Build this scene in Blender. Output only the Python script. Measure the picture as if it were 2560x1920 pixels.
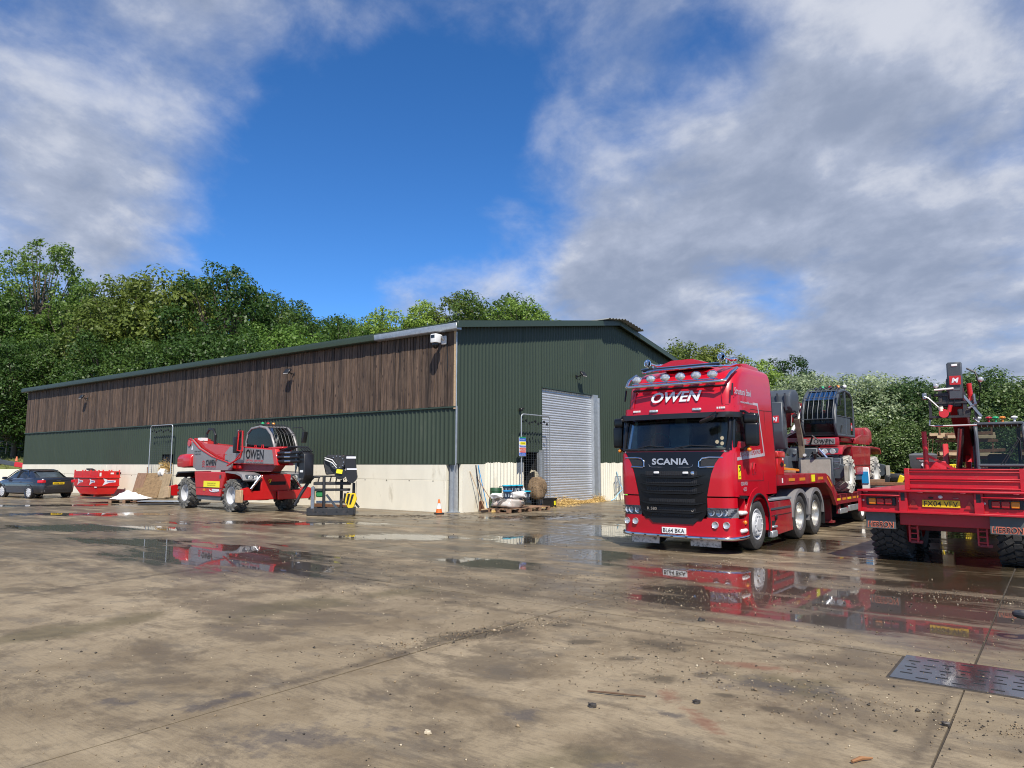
import bpy, bmesh, math, random
import numpy as np
from mathutils import Vector, Matrix, Euler
random.seed(7); np.random.seed(7)
scene = bpy.context.scene
for _o in list(bpy.data.objects): bpy.data.objects.remove(_o)
COL = scene.collection
R = math.radians

# ------------------------------------------------------------------ camera
cam = bpy.data.cameras.new('camera'); cam_o = bpy.data.objects.new('camera', cam); COL.objects.link(cam_o)
cam_o.location = (0, 0, 1.65); cam_o.rotation_euler = (R(90) + math.atan(200 / 1790), 0, 0)
cam.sensor_width = 36; cam.lens = 36 * 1790 / 2560; cam.clip_start = 0.05; cam.clip_end = 3000
scene.camera = cam_o

# ------------------------------------------------------------------ light
SUN_AZ, SUN_EL = (0.14, -0.990), R(50)          # behind the camera, a little to its right
sun = bpy.data.lights.new('sun', 'SUN'); sun.energy = 5.0; sun.angle = R(0.55); sun.color = (1.0, 0.93, 0.82)
sun_o = bpy.data.objects.new('sun', sun); COL.objects.link(sun_o)
_sd = Vector((SUN_AZ[0] * math.cos(SUN_EL), SUN_AZ[1] * math.cos(SUN_EL), math.sin(SUN_EL)))
sun_o.rotation_euler = (-_sd).to_track_quat('-Z', 'Y').to_euler(); sun_o.location = (5, -20, 30)
scene.view_settings.view_transform = 'Standard'; scene.view_settings.look = 'None'
scene.view_settings.gamma = 1; scene.view_settings.exposure = 0.38; scene.view_settings.use_curve_mapping = False
scene.render.engine = 'CYCLES'; scene.cycles.filter_width = 1.05

# ------------------------------------------------------------------ sky with broken cloud
world = bpy.data.worlds.new('World'); scene.world = world; world.use_nodes = True
def build_sky():
    nt = world.node_tree; N = nt.nodes; Lk = nt.links; N.clear()
    def nd(t, **k):
        n = N.new(t)
        for a, b in k.items(): setattr(n, a, b)
        return n
    def math_(op, a, b=None, clamp=False):
        n = nd('ShaderNodeMath', operation=op, use_clamp=clamp)
        for i, v in enumerate((a, b)):
            if v is None: continue
            if isinstance(v, (int, float)): n.inputs[i].default_value = v
            else: Lk.new(v, n.inputs[i])
        return n.outputs[0]
    sky = nd('ShaderNodeTexSky', sky_type='NISHITA', sun_disc=False)
    sky.sun_elevation = SUN_EL; sky.sun_rotation = math.atan2(SUN_AZ[0], SUN_AZ[1])
    sky.altitude = 100; sky.air_density = 0.62; sky.dust_density = 0.0; sky.ozone_density = 5.0
    tc = nd('ShaderNodeTexCoord'); sep = nd('ShaderNodeSeparateXYZ'); Lk.new(tc.outputs['Generated'], sep.inputs[0])
    zz = math_('ADD', math_('MAXIMUM', sep.outputs[2], 0.0), 0.32)
    cb = nd('ShaderNodeCombineXYZ')
    Lk.new(math_('DIVIDE', sep.outputs[0], zz), cb.inputs[0]); Lk.new(math_('DIVIDE', sep.outputs[1], zz), cb.inputs[1])
    def noise(scale, detail, rough, dist, off):
        mp = nd('ShaderNodeMapping'); mp.inputs['Location'].default_value = off; Lk.new(cb.outputs[0], mp.inputs[0])
        mp.inputs['Rotation'].default_value = (0, 0, R(35)); mp.inputs['Scale'].default_value = (1.0, 0.86, 1)
        n = nd('ShaderNodeTexNoise'); n.inputs['Scale'].default_value = scale; n.inputs['Detail'].default_value = detail
        n.inputs['Roughness'].default_value = rough; n.inputs['Distortion'].default_value = dist
        Lk.new(mp.outputs[0], n.inputs['Vector']); return n.outputs[0]
    n1 = noise(1.9, 12, 0.56, 0.2, (3.1, 1.7, 0)); n1b = noise(1.9, 12, 0.56, 0.2, (3.16, 1.62, 0)); n2 = noise(5.0, 8, 0.55, 0.3, (8.3, 2.2, 0)); n3 = noise(1.0, 4, 0.5, 0, (1.2, 5.5, 0))
    n4 = noise(6.0, 10, 0.60, 0.25, (2.7, 9.1, 0)); n4b = noise(6.0, 10, 0.60, 0.25, (2.75, 9.03, 0)); relief = math_('ADD', math_('SUBTRACT', n1, n1b), math_('MULTIPLY', math_('SUBTRACT', n4, n4b), 0.6)); cov = math_('ADD', math_('MULTIPLY', n1, 0.72), math_('MULTIPLY', n4, 0.32))
    for d, k, a in BANKS:
        dt = nd('ShaderNodeVectorMath', operation='DOT_PRODUCT'); Lk.new(tc.outputs['Generated'], dt.inputs[0])
        dt.inputs[1].default_value = Vector(d).normalized()
        e = math_('EXPONENT', math_('MULTIPLY', math_('SUBTRACT', dt.outputs['Value'], 1.0), k))
        cov = math_('ADD', cov, math_('MULTIPLY', e, a))
    mr = nd('ShaderNodeMapRange', interpolation_type='SMOOTHSTEP'); Lk.new(cov, mr.inputs[0])
    mr.inputs[1].default_value = 0.41; mr.inputs[2].default_value = 0.74; mr.inputs[3].default_value = 0.0; mr.inputs[4].default_value = 0.97
    # thick cloud is greyer, thin lit edges whiter
    th = nd('ShaderNodeMapRange', interpolation_type='SMOOTHSTEP'); Lk.new(math_('ADD', math_('SUBTRACT', math_('MULTIPLY', cov, 0.55), math_('MULTIPLY', relief, 1.05)), math_('ADD', math_('MULTIPLY', n2, 0.40), math_('MULTIPLY', n3, 0.25))), th.inputs[0])
    th.inputs[1].default_value = 0.42; th.inputs[2].default_value = 0.92
    ramp = nd('ShaderNodeValToRGB'); Lk.new(th.outputs[0], ramp.inputs[0])
    ramp.color_ramp.elements[0].position = 0.0; ramp.color_ramp.elements[0].color = (4.3, 4.5, 5.05, 1)
    ramp.color_ramp.elements[1].position = 1.0; ramp.color_ramp.elements[1].color = (1.9, 2.25, 3.05, 1)
    e = ramp.color_ramp.elements.new(0.45); e.color = (2.75, 3.1, 3.95, 1)
    hs = nd('ShaderNodeHueSaturation'); hs.inputs['Saturation'].default_value = 1.20; hs.inputs['Hue'].default_value = 0.502; hs.inputs['Value'].default_value = 1.28; Lk.new(sky.outputs[0], hs.inputs['Color'])
    mx = nd('ShaderNodeMixRGB'); Lk.new(mr.outputs[0], mx.inputs[0]); Lk.new(hs.outputs[0], mx.inputs[1]); Lk.new(ramp.outputs[0], mx.inputs[2])
    bg = nd('ShaderNodeBackground'); bg.inputs[1].default_value = 0.12; Lk.new(mx.outputs[0], bg.inputs[0])
    out = nd('ShaderNodeOutputWorld'); Lk.new(bg.outputs[0], out.inputs[0])
# (direction, tightness, amount): where the cloud thickens (+) or breaks to blue (-)
BANKS = [((-0.479, 0.748, 0.459), 17, 0.08), ((-0.281, 0.781, 0.558), 50, 0.13), ((-0.487, 0.817, 0.31), 111, 0.13), ((-0.249, 0.891, 0.381), 45, -0.22), ((-0.161, 0.853, 0.496), 100, -0.12),
         ((-0.343, 0.912, 0.222), 142, -0.22), ((-0.152, 0.945, 0.291), 111, -0.14), ((0.03, 0.90, 0.42), 45, -0.03), ((0.471, 0.788, 0.395), 10, 0.12), ((0.437, 0.89, 0.13), 18, 0.17), ((0.15, 0.96, 0.24), 120, 0.10),
         ((0.352, 0.909, 0.224), 600, -0.16), ((0.273, 0.804, 0.528), 200, -0.16), ((-0.127, 0.966, 0.227), 265, 0.20), ((0.21, 0.90, 0.38), 150, -0.05)]
build_sky()

# ------------------------------------------------------------------ mesh helpers
class B:
    def __init__(s): s.bm = bmesh.new()
    def _bev(s, verts, off, seg):
        es = list({e for v in verts for e in v.link_edges})
        bmesh.ops.bevel(s.bm, geom=es, offset=off, segments=seg, affect='EDGES', profile=0.6, clamp_overlap=True)
    def box(s, c, sz, rot=None, bev=0, seg=1):
        m = Matrix.Translation(c)
        if rot: m = m @ Euler(rot).to_matrix().to_4x4()
        r = bmesh.ops.create_cube(s.bm, size=1, matrix=m @ Matrix.Diagonal((sz[0], sz[1], sz[2], 1)))
        if bev: s._bev(r['verts'], bev, seg)
        return s
    def bar(s, p, q, w, h, bev=0):
        "box-section bar from p to q"
        p, q = Vector(p), Vector(q); d = q - p
        rot = d.to_track_quat('X', 'Z').to_matrix().to_4x4()
        m = Matrix.Translation((p + q) / 2) @ rot @ Matrix.Diagonal((d.length, w, h, 1))
        r = bmesh.ops.create_cube(s.bm, size=1, matrix=m)
        if bev: s._bev(r['verts'], bev, 1)
        return s
    def cyl(s, p, q, r, r2=None, n=12, caps=True):
        p, q = Vector(p), Vector(q); d = q - p
        m = Matrix.Translation((p + q) / 2) @ d.to_track_quat('Z', 'Y').to_matrix().to_4x4()
        bmesh.ops.create_cone(s.bm, cap_ends=caps, segments=n, radius1=r, radius2=r if r2 is None else r2, depth=d.length, matrix=m)
        return s
    def sph(s, c, r, n=12):
        r = (r, r, r) if isinstance(r, (int, float)) else r
        bmesh.ops.create_uvsphere(s.bm, u_segments=n, v_segments=max(4, n // 2 + 1), radius=1, matrix=Matrix.Translation(c) @ Matrix.Diagonal((*r, 1)))
        return s
    def loft(s, rings, closed=True, caps=True):
        vs = [[s.bm.verts.new(p) for p in r] for r in rings]
        n = len(vs[0])
        for a, b in zip(vs, vs[1:]):
            for i in range(n if closed else n - 1):
                j = (i + 1) % n
                try: s.bm.faces.new((a[i], a[j], b[j], b[i]))
                except ValueError: pass
        if caps and closed:
            s.bm.faces.new(vs[0][::-1]); s.bm.faces.new(vs[-1])
        return s
    def tube(s, pts, r, n=6, closed=False):
        P = [Vector(p) for p in pts]; rings = []; up = Vector((0.13, 0.31, 0.94))
        for i, p in enumerate(P):
            a = P[i - 1] if (i or closed) else P[i]; b = P[(i + 1) % len(P)] if (i < len(P) - 1 or closed) else P[i]
            d = (b - a).normalized(); x = d.cross(up)
            if x.length < 0.05: x = d.cross(Vector((1, 0, 0)))
            x.normalize(); y = d.cross(x); rr = r[i] if isinstance(r, (list, tuple)) else r
            rings.append([p + (x * math.cos(t) + y * math.sin(t)) * rr for t in [2 * math.pi * k / n for k in range(n)]])
        if closed: rings.append(rings[0])
        s.loft(rings, True, not closed); return s
    def prism(s, poly, plane, a, b, bev=0, seg=1):
        f = {'xz': lambda u, v, w: (u, w, v), 'yz': lambda u, v, w: (w, u, v), 'xy': lambda u, v, w: (u, v, w)}[plane]
        A = [s.bm.verts.new(f(u, v, a)) for u, v in poly]; C = [s.bm.verts.new(f(u, v, b)) for u, v in poly]
        n = len(poly); s.bm.faces.new(A[::-1]); s.bm.faces.new(C)
        for i in range(n): s.bm.faces.new((A[i], A[(i + 1) % n], C[(i + 1) % n], C[i]))
        if bev: s._bev(A + C, bev, seg)
        return s
    def lathe(s, prof, c, axis='y', n=20):
        rings = []
        for k in range(n):
            t = 2 * math.pi * k / n; ca, sa = math.cos(t), math.sin(t); ring = []
            for r, h in prof:
                v = {'y': (r * ca, h, r * sa), 'z': (r * ca, r * sa, h), 'x': (h, r * ca, r * sa)}[axis]
                ring.append((c[0] + v[0], c[1] + v[1], c[2] + v[2]))
            rings.append(ring)
        rings.append(rings[0]); s.loft(rings, False, False); return s
    def poly(s, pts):
        s.bm.faces.new([s.bm.verts.new(p) for p in pts]); return s
    def grid(s, rows):
        s.loft(rows, False, False); return s
    def mesh(s, smooth=38):
        bmesh.ops.remove_doubles(s.bm, verts=s.bm.verts, dist=1e-5)
        bmesh.ops.recalc_face_normals(s.bm, faces=s.bm.faces)
        me = bpy.data.meshes.new('m'); s.bm.to_mesh(me); s.bm.free()
        if smooth:
            me.polygons.foreach_set('use_smooth', [True] * len(me.polygons)); me.set_sharp_from_angle(angle=R(smooth))
        return me
    def done(s, name, mat, parent=None, smooth=38, **props):
        return obj(name, s.mesh(smooth), mat, parent, **props)
def obj(name, me, mat=None, parent=None, loc=None, rz=None, **props):
    o = bpy.data.objects.new(name, me); COL.objects.link(o)
    if mat is not None and len(me.materials) == 0: me.materials.append(mat)
    if parent is not None: o.parent = parent
    if loc: o.location = loc
    if rz: o.rotation_euler = (0, 0, rz)
    me.name = name
    for k, v in props.items(): o[k] = v
    return o
def thing(name, label, cat, loc=(0, 0, 0), rz=0.0, group=None, kind=None):
    o = bpy.data.objects.new(name, None); COL.objects.link(o); o.location = loc; o.rotation_euler = (0, 0, rz)
    o.empty_display_size = 0.1
    if label: o['label'] = label
    if cat: o['category'] = cat
    if group: o['group'] = group
    if kind: o['kind'] = kind
    return o
def tag(o, label, cat, group=None):
    o['label'] = label; o['category'] = cat
    if group: o['group'] = group
    return o
def np_mesh(name, V, F, smooth=False):
    me = bpy.data.meshes.new(name); V = np.asarray(V, np.float32); F = np.asarray(F, np.int32); k = F.shape[1]
    me.vertices.add(len(V)); me.vertices.foreach_set('co', V.ravel())
    me.loops.add(F.size); me.loops.foreach_set('vertex_index', F.ravel())
    me.polygons.add(len(F)); me.polygons.foreach_set('loop_start', np.arange(0, F.size, k, dtype=np.int32))
    if smooth: me.polygons.foreach_set('use_smooth', [True] * len(F))
    me.update(calc_edges=True); return me
_tc = {}
def text(s, w, h, at, right, up, mat, parent, name='lettering', ext=0.002, shear=0.0, bold=0.0, space=1.0, **props):
    "flat lettering filling a w x h frame centred at 'at', reading along 'right'"
    cu = bpy.data.curves.new('t', 'FONT'); cu.body = s; cu.size = 1; cu.align_x = 'CENTER'; cu.shear = shear; cu.offset = bold
    cu.space_character = space; cu.resolution_u = 3; cu.extrude = 0.0
    to = bpy.data.objects.new('t', cu); COL.objects.link(to)
    me = bpy.data.meshes.new_from_object(to); bpy.data.objects.remove(to); bpy.data.curves.remove(cu)
    n = len(me.vertices); co = np.empty(n * 3, np.float32); me.vertices.foreach_get('co', co); co = co.reshape(-1, 3)
    lo, hi = co.min(0), co.max(0); sz = np.maximum(hi - lo, 1e-6)
    uv = (co - (lo + hi) / 2) / sz * np.array([w, h, 1])
    r = Vector(right).normalized(); u = Vector(up).normalized(); nn = r.cross(u)
    out = np.array(at)[None, :] + uv[:, 0:1] * np.array(r) + uv[:, 1:2] * np.array(u) + np.array(nn) * ext
    me.vertices.foreach_set('co', out.astype(np.float32).ravel()); me.update(); me.materials.clear()
    return obj(name, me, mat, parent, **props)

# ------------------------------------------------------------------ materials
MATS = {}
def mat(name, col, rough=0.5, metal=0.0, var=0.12, scale=3.0, bump=0.0, bscale=40.0, dirt=None, spec=0.5, coat=0.0, emit=None, rvar=0.0, stretch=None, island=0.0, objrand=0.0):
    "procedural principled material: noise variation, optional dirt (colour, cover, scale), bump"
    m = bpy.data.materials.new(name); m.use_nodes = True; nt = m.node_tree; N = nt.nodes; Lk = nt.links
    b = N['Principled BSDF']; b.inputs['Roughness'].default_value = rough; b.inputs['Metallic'].default_value = metal
    b.inputs['Specular IOR Level'].default_value = spec; b.inputs['Coat Weight'].default_value = coat; b.inputs['Coat Roughness'].default_value = 0.06
    tc = N.new('ShaderNodeTexCoord'); mp = N.new('ShaderNodeMapping'); Lk.new(tc.outputs['Object'], mp.inputs[0])
    if stretch: mp.inputs['Scale'].default_value = stretch
    if objrand:
        oi = N.new('ShaderNodeObjectInfo'); cm = N.new('ShaderNodeVectorMath'); cm.operation = 'SCALE'; cm.inputs[0].default_value = (17, 31, 47)
        Lk.new(oi.outputs['Random'], cm.inputs['Scale']); Lk.new(cm.outputs[0], mp.inputs['Location'])
    nz = N.new('ShaderNodeTexNoise'); nz.inputs['Scale'].default_value = scale; nz.inputs['Detail'].default_value = 6; nz.inputs['Roughness'].default_value = 0.6
    Lk.new(mp.outputs[0], nz.inputs['Vector'])
    rp = N.new('ShaderNodeValToRGB'); Lk.new(nz.outputs[0], rp.inputs[0])
    c = Vector(col)
    rp.color_ramp.elements[0].position = 0.3; rp.color_ramp.elements[0].color = (*(c * (1 - var)), 1)
    rp.color_ramp.elements[1].position = 0.7; rp.color_ramp.elements[1].color = (*[min(1, x * (1 + var)) for x in c], 1)
    cur = rp.outputs[0]
    if island or objrand:
        if island: g = N.new('ShaderNodeNewGeometry'); src = g.outputs['Random Per Island']; amt = island
        else: src = oi.outputs['Random']; amt = objrand
        mr = N.new('ShaderNodeMapRange'); mr.inputs[3].default_value = 1 - amt; mr.inputs[4].default_value = 1 + amt; Lk.new(src, mr.inputs[0])
        vm = N.new('ShaderNodeVectorMath'); vm.operation = 'SCALE'; Lk.new(cur, vm.inputs[0]); Lk.new(mr.outputs[0], vm.inputs['Scale']); cur = vm.outputs[0]
    if dirt:
        dc, cover, ds = dirt
        n2 = N.new('ShaderNodeTexNoise'); n2.inputs['Scale'].default_value = ds; n2.inputs['Detail'].default_value = 9; n2.inputs['Roughness'].default_value = 0.68; Lk.new(mp.outputs[0], n2.inputs['Vector'])
        mr = N.new('ShaderNodeMapRange'); mr.interpolation_type = 'SMOOTHSTEP'; Lk.new(n2.outputs[0], mr.inputs[0])
        mr.inputs[1].default_value = 0.72 - cover * 0.5; mr.inputs[2].default_value = 0.92 - cover * 0.4
        mx = N.new('ShaderNodeMixRGB'); Lk.new(mr.outputs[0], mx.inputs[0]); Lk.new(cur, mx.inputs[1]); mx.inputs[2].default_value = (*dc, 1); cur = mx.outputs[0]
        r2 = N.new('ShaderNodeMapRange'); Lk.new(mr.outputs[0], r2.inputs[0]); r2.inputs[3].default_value = rough; r2.inputs[4].default_value = max(rough, 0.75); Lk.new(r2.outputs[0], b.inputs['Roughness'])
        if coat:
            r3 = N.new('ShaderNodeMapRange'); Lk.new(mr.outputs[0], r3.inputs[0]); r3.inputs[3].default_value = coat; r3.inputs[4].default_value = coat * 0.15; Lk.new(r3.outputs[0], b.inputs['Coat Weight'])
    Lk.new(cur, b.inputs['Base Color'])
    if bump:
        n3 = N.new('ShaderNodeTexNoise'); n3.inputs['Scale'].default_value = bscale; n3.inputs['Detail'].default_value = 5; Lk.new(mp.outputs[0], n3.inputs['Vector'])
        bp = N.new('ShaderNodeBump'); bp.inputs['Strength'].default_value = bump; bp.inputs['Distance'].default_value = 0.02; Lk.new(n3.outputs[0], bp.inputs['Height']); Lk.new(bp.outputs[0], b.inputs['Normal'])
    if emit:
        b.inputs['Emission Color'].default_value = (*emit[0], 1); b.inputs['Emission Strength'].default_value = emit[1]
    MATS[name] = m; return m
def glass_mat(name, tint, clear, rough=0.02, ior=1.55):
    "pane: fresnel reflection over a tinted see-through layer"
    m = bpy.data.materials.new(name); m.use_nodes = True; nt = m.node_tree; N = nt.nodes; Lk = nt.links; N.clear()
    out = N.new('ShaderNodeOutputMaterial'); tr = N.new('ShaderNodeBsdfTransparent'); tr.inputs[0].default_value = (*tint, 1)
    df = N.new('ShaderNodeBsdfDiffuse'); df.inputs[0].default_value = (0.03, 0.035, 0.035, 1)
    m1 = N.new('ShaderNodeMixShader'); m1.inputs[0].default_value = clear; Lk.new(df.outputs[0], m1.inputs[1]); Lk.new(tr.outputs[0], m1.inputs[2])
    gl = N.new('ShaderNodeBsdfGlossy'); gl.inputs['Roughness'].default_value = rough
    fr = N.new('ShaderNodeFresnel'); fr.inputs[0].default_value = ior
    m2 = N.new('ShaderNodeMixShader'); Lk.new(fr.outputs[0], m2.inputs[0]); Lk.new(m1.outputs[0], m2.inputs[1]); Lk.new(gl.outputs[0], m2.inputs[2]); Lk.new(m2.outputs[0], out.inputs[0])
    MATS[name] = m; return m
DUST = (0.20, 0.16, 0.115)
RED = mat('red_paint', (0.44, 0.003, 0.013), 0.30, 0, 0.05, 2, coat=0.45, dirt=((0.24, 0.03, 0.028), 0.20, 3.5))
REDD = mat('red_paint_dusty', (0.32, 0.008, 0.020), 0.36, 0, 0.10, 2, coat=0.3, dirt=((0.20, 0.055, 0.045), 0.55, 1.6))
REDT = mat('red_plant_paint', (0.46, 0.009, 0.010), 0.33, 0, 0.07, 2, coat=0.4, dirt=((0.28, 0.05, 0.04), 0.22, 3))
REDW = mat('red_worn_trailer_paint', (0.42, 0.006, 0.016), 0.42, 0, 0.12, 3, coat=0.12, dirt=((0.30, 0.085, 0.06), 0.34, 5), stretch=(1, 1, 2.5))
MAR = mat('maroon_trailer_paint', (0.20, 0.016, 0.024), 0.5, 0, 0.2, 3, dirt=((0.17, 0.075, 0.06), 0.4, 4))
GREYP = mat('grey_plant_paint', (0.20, 0.195, 0.20), 0.40, 0, 0.05, 2, coat=0.2, dirt=(DUST, 0.12, 4))
SLATE = mat('slate_grey_paint', (0.055, 0.066, 0.080), 0.42, 0, 0.12, 3, dirt=((0.16, 0.145, 0.12), 0.26, 5))
BLK = mat('black_plastic', (0.012, 0.012, 0.014), 0.42, 0, 0.15, 4, dirt=((0.07, 0.06, 0.05), 0.12, 6))
BLKG = mat('gloss_black_plastic', (0.005, 0.005, 0.006), 0.30, 0, 0.1, 4, coat=0.12, spec=0.35, dirt=((0.03, 0.026, 0.022), 0.12, 7))
IRON = mat('black_painted_steel', (0.020, 0.021, 0.024), 0.5, 0, 0.25, 5, dirt=((0.10, 0.07, 0.05), 0.36, 9), bump=0.15)
RUB = mat('tyre_rubber', (0.035, 0.034, 0.034), 0.75, 0, 0.2, 6, dirt=((0.085, 0.075, 0.062), 0.45, 9), bump=0.2)
RUBD = mat('dusty_tyre_rubber', (0.085, 0.085, 0.082), 0.85, 0, 0.15, 6, dirt=((0.20, 0.19, 0.165), 0.55, 10), bump=0.3)
RUBW = mat('chalky_tyre_rubber', (0.40, 0.385, 0.35), 0.9, 0, 0.15, 6, dirt=((0.13, 0.115, 0.095), 0.34, 9), bump=0.4)
LETM = mat('brushed_lettering', (0.55, 0.55, 0.56), 0.38, 0.6, 0.06, 4)
DBOOM = mat('dark_red_boom_paint', (0.070, 0.004, 0.006), 0.5, 0, 0.15, 3, dirt=((0.03, 0.014, 0.012), 0.35, 5))
CHR = mat('chrome', (0.75, 0.76, 0.78), 0.10, 1.0, 0.05, 4)
ALU = mat('aluminium_rim', (0.62, 0.61, 0.58), 0.32, 0.85, 0.1, 5, dirt=((0.25, 0.22, 0.18), 0.25, 7))
RIMG = mat('pale_grey_rim', (0.46, 0.47, 0.49), 0.45, 0.0, 0.08, 5, dirt=((0.22, 0.21, 0.19), 0.3, 8))
RIMC = mat('chalky_rim', (0.55, 0.55, 0.53), 0.7, 0.0, 0.1, 5, dirt=((0.30, 0.29, 0.27), 0.4, 6))
GALV = mat('galvanised_steel', (0.40, 0.43, 0.46), 0.42, 0.55, 0.14, 7, dirt=((0.24, 0.24, 0.23), 0.25, 3))
STEEL = mat('bare_steel', (0.33, 0.33, 0.34), 0.35, 0.9, 0.15, 5)
RUST = mat('rusty_steel', (0.16, 0.075, 0.04), 0.8, 0.1, 0.3, 9, dirt=((0.05, 0.03, 0.02), 0.35, 12), bump=0.3)
WHT = mat('white_plastic', (0.72, 0.72, 0.71), 0.4, 0, 0.04, 3)
SILV = mat('silver_vinyl', (0.50, 0.52, 0.56), 0.35, 0.3, 0.05, 3)
WHTV = mat('white_vinyl', (0.66, 0.67, 0.72), 0.35, 0, 0.03, 3)
INK = mat('black_vinyl', (0.008, 0.008, 0.009), 0.4, 0, 0.0, 3)
REDV = mat('red_vinyl', (0.46, 0.022, 0.03), 0.4, 0, 0.03, 3)
YEL = mat('yellow_paint', (0.70, 0.50, 0.02), 0.45, 0, 0.08, 4, dirt=((0.2, 0.13, 0.05), 0.15, 8))
PLTY = mat('plate_yellow', (0.72, 0.48, 0.012), 0.4, 0, 0.03, 4)
YELF = mat('signal_yellow_vinyl', (0.80, 0.72, 0.02), 0.4, 0, 0.02, 4)
AMB = mat('amber_lens', (0.62, 0.20, 0.01), 0.2, 0, 0.05, 8, coat=0.5)
REDL = mat('red_lens', (0.36, 0.010, 0.014), 0.2, 0, 0.05, 8, coat=0.5)
GRNL = mat('green_lens', (0.02, 0.32, 0.12), 0.2, 0, 0.05, 8, coat=0.5)
ORR = mat('orange_reflective_tape', (0.60, 0.22, 0.02), 0.4, 0, 0.1, 8)
LENS = mat('headlamp_lens', (0.52, 0.53, 0.54), 0.14, 0.45, 0.45, 26, coat=0.8)
GLS = glass_mat('tinted_glass', (0.40, 0.48, 0.48), 0.85, ior=1.32)
GLSW = glass_mat('windscreen_glass', (0.80, 0.88, 0.88), 0.92, ior=1.45)
GLSD = mat('dark_glass', (0.012, 0.015, 0.017), 0.04, 0, 0.1, 2, coat=0.3)
DARK = mat('dark_interior', (0.010, 0.010, 0.011), 0.8, 0, 0.2, 4)
TRIM = mat('cab_interior_trim', (0.26, 0.27, 0.265), 0.7, 0, 0.2, 4)
TIMB = mat('sawn_timber', (0.42, 0.30, 0.18), 0.75, 0, 0.2, 5, stretch=(1, 6, 6), bump=0.1)
PALT = mat('pallet_timber', (0.22, 0.13, 0.08), 0.85, 0, 0.25, 6, objrand=0.2)
CONC = mat('precast_concrete', (0.70, 0.665, 0.55), 0.85, 0, 0.06, 1.6, dirt=((0.40, 0.36, 0.27), 0.30, 1.6), bump=0.12, bscale=60, stretch=(1, 1, 0.35))
CONCD = mat('weathered_concrete', (0.30, 0.28, 0.24), 0.9, 0, 0.15, 3, dirt=((0.15, 0.13, 0.10), 0.4, 2.5), bump=0.2)
CLAD = mat('green_cladding', (0.037, 0.052, 0.037), 0.5, 0, 0.08, 0.6, spec=0.3, dirt=((0.065, 0.080, 0.060), 0.28, 1.0), stretch=(1, 1, 0.25))
CLADT = mat('green_flashing', (0.030, 0.047, 0.031), 0.45, 0, 0.06, 1.0)
BLUE = mat('blue_plastic', (0.02, 0.25, 0.55), 0.35, 0, 0.08, 5)
CYAN = mat('cyan_lid_plastic', (0.03, 0.42, 0.58), 0.35, 0, 0.08, 5)
STRAW = mat('straw', (0.55, 0.38, 0.14), 0.8, 0, 0.2, 6, island=0.35)
HAY = mat('dry_hay', (0.19, 0.13, 0.075), 0.9, 0, 0.6, 34, island=0.45, bump=0.6, bscale=50)
GRASS = mat('bank_grass', (0.10, 0.115, 0.028), 0.9, 0, 0.3, 3, island=0.3)
SOIL = mat('bare_soil', (0.10, 0.080, 0.055), 0.95, 0, 0.3, 1.5, bump=0.3, bscale=8)
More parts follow.
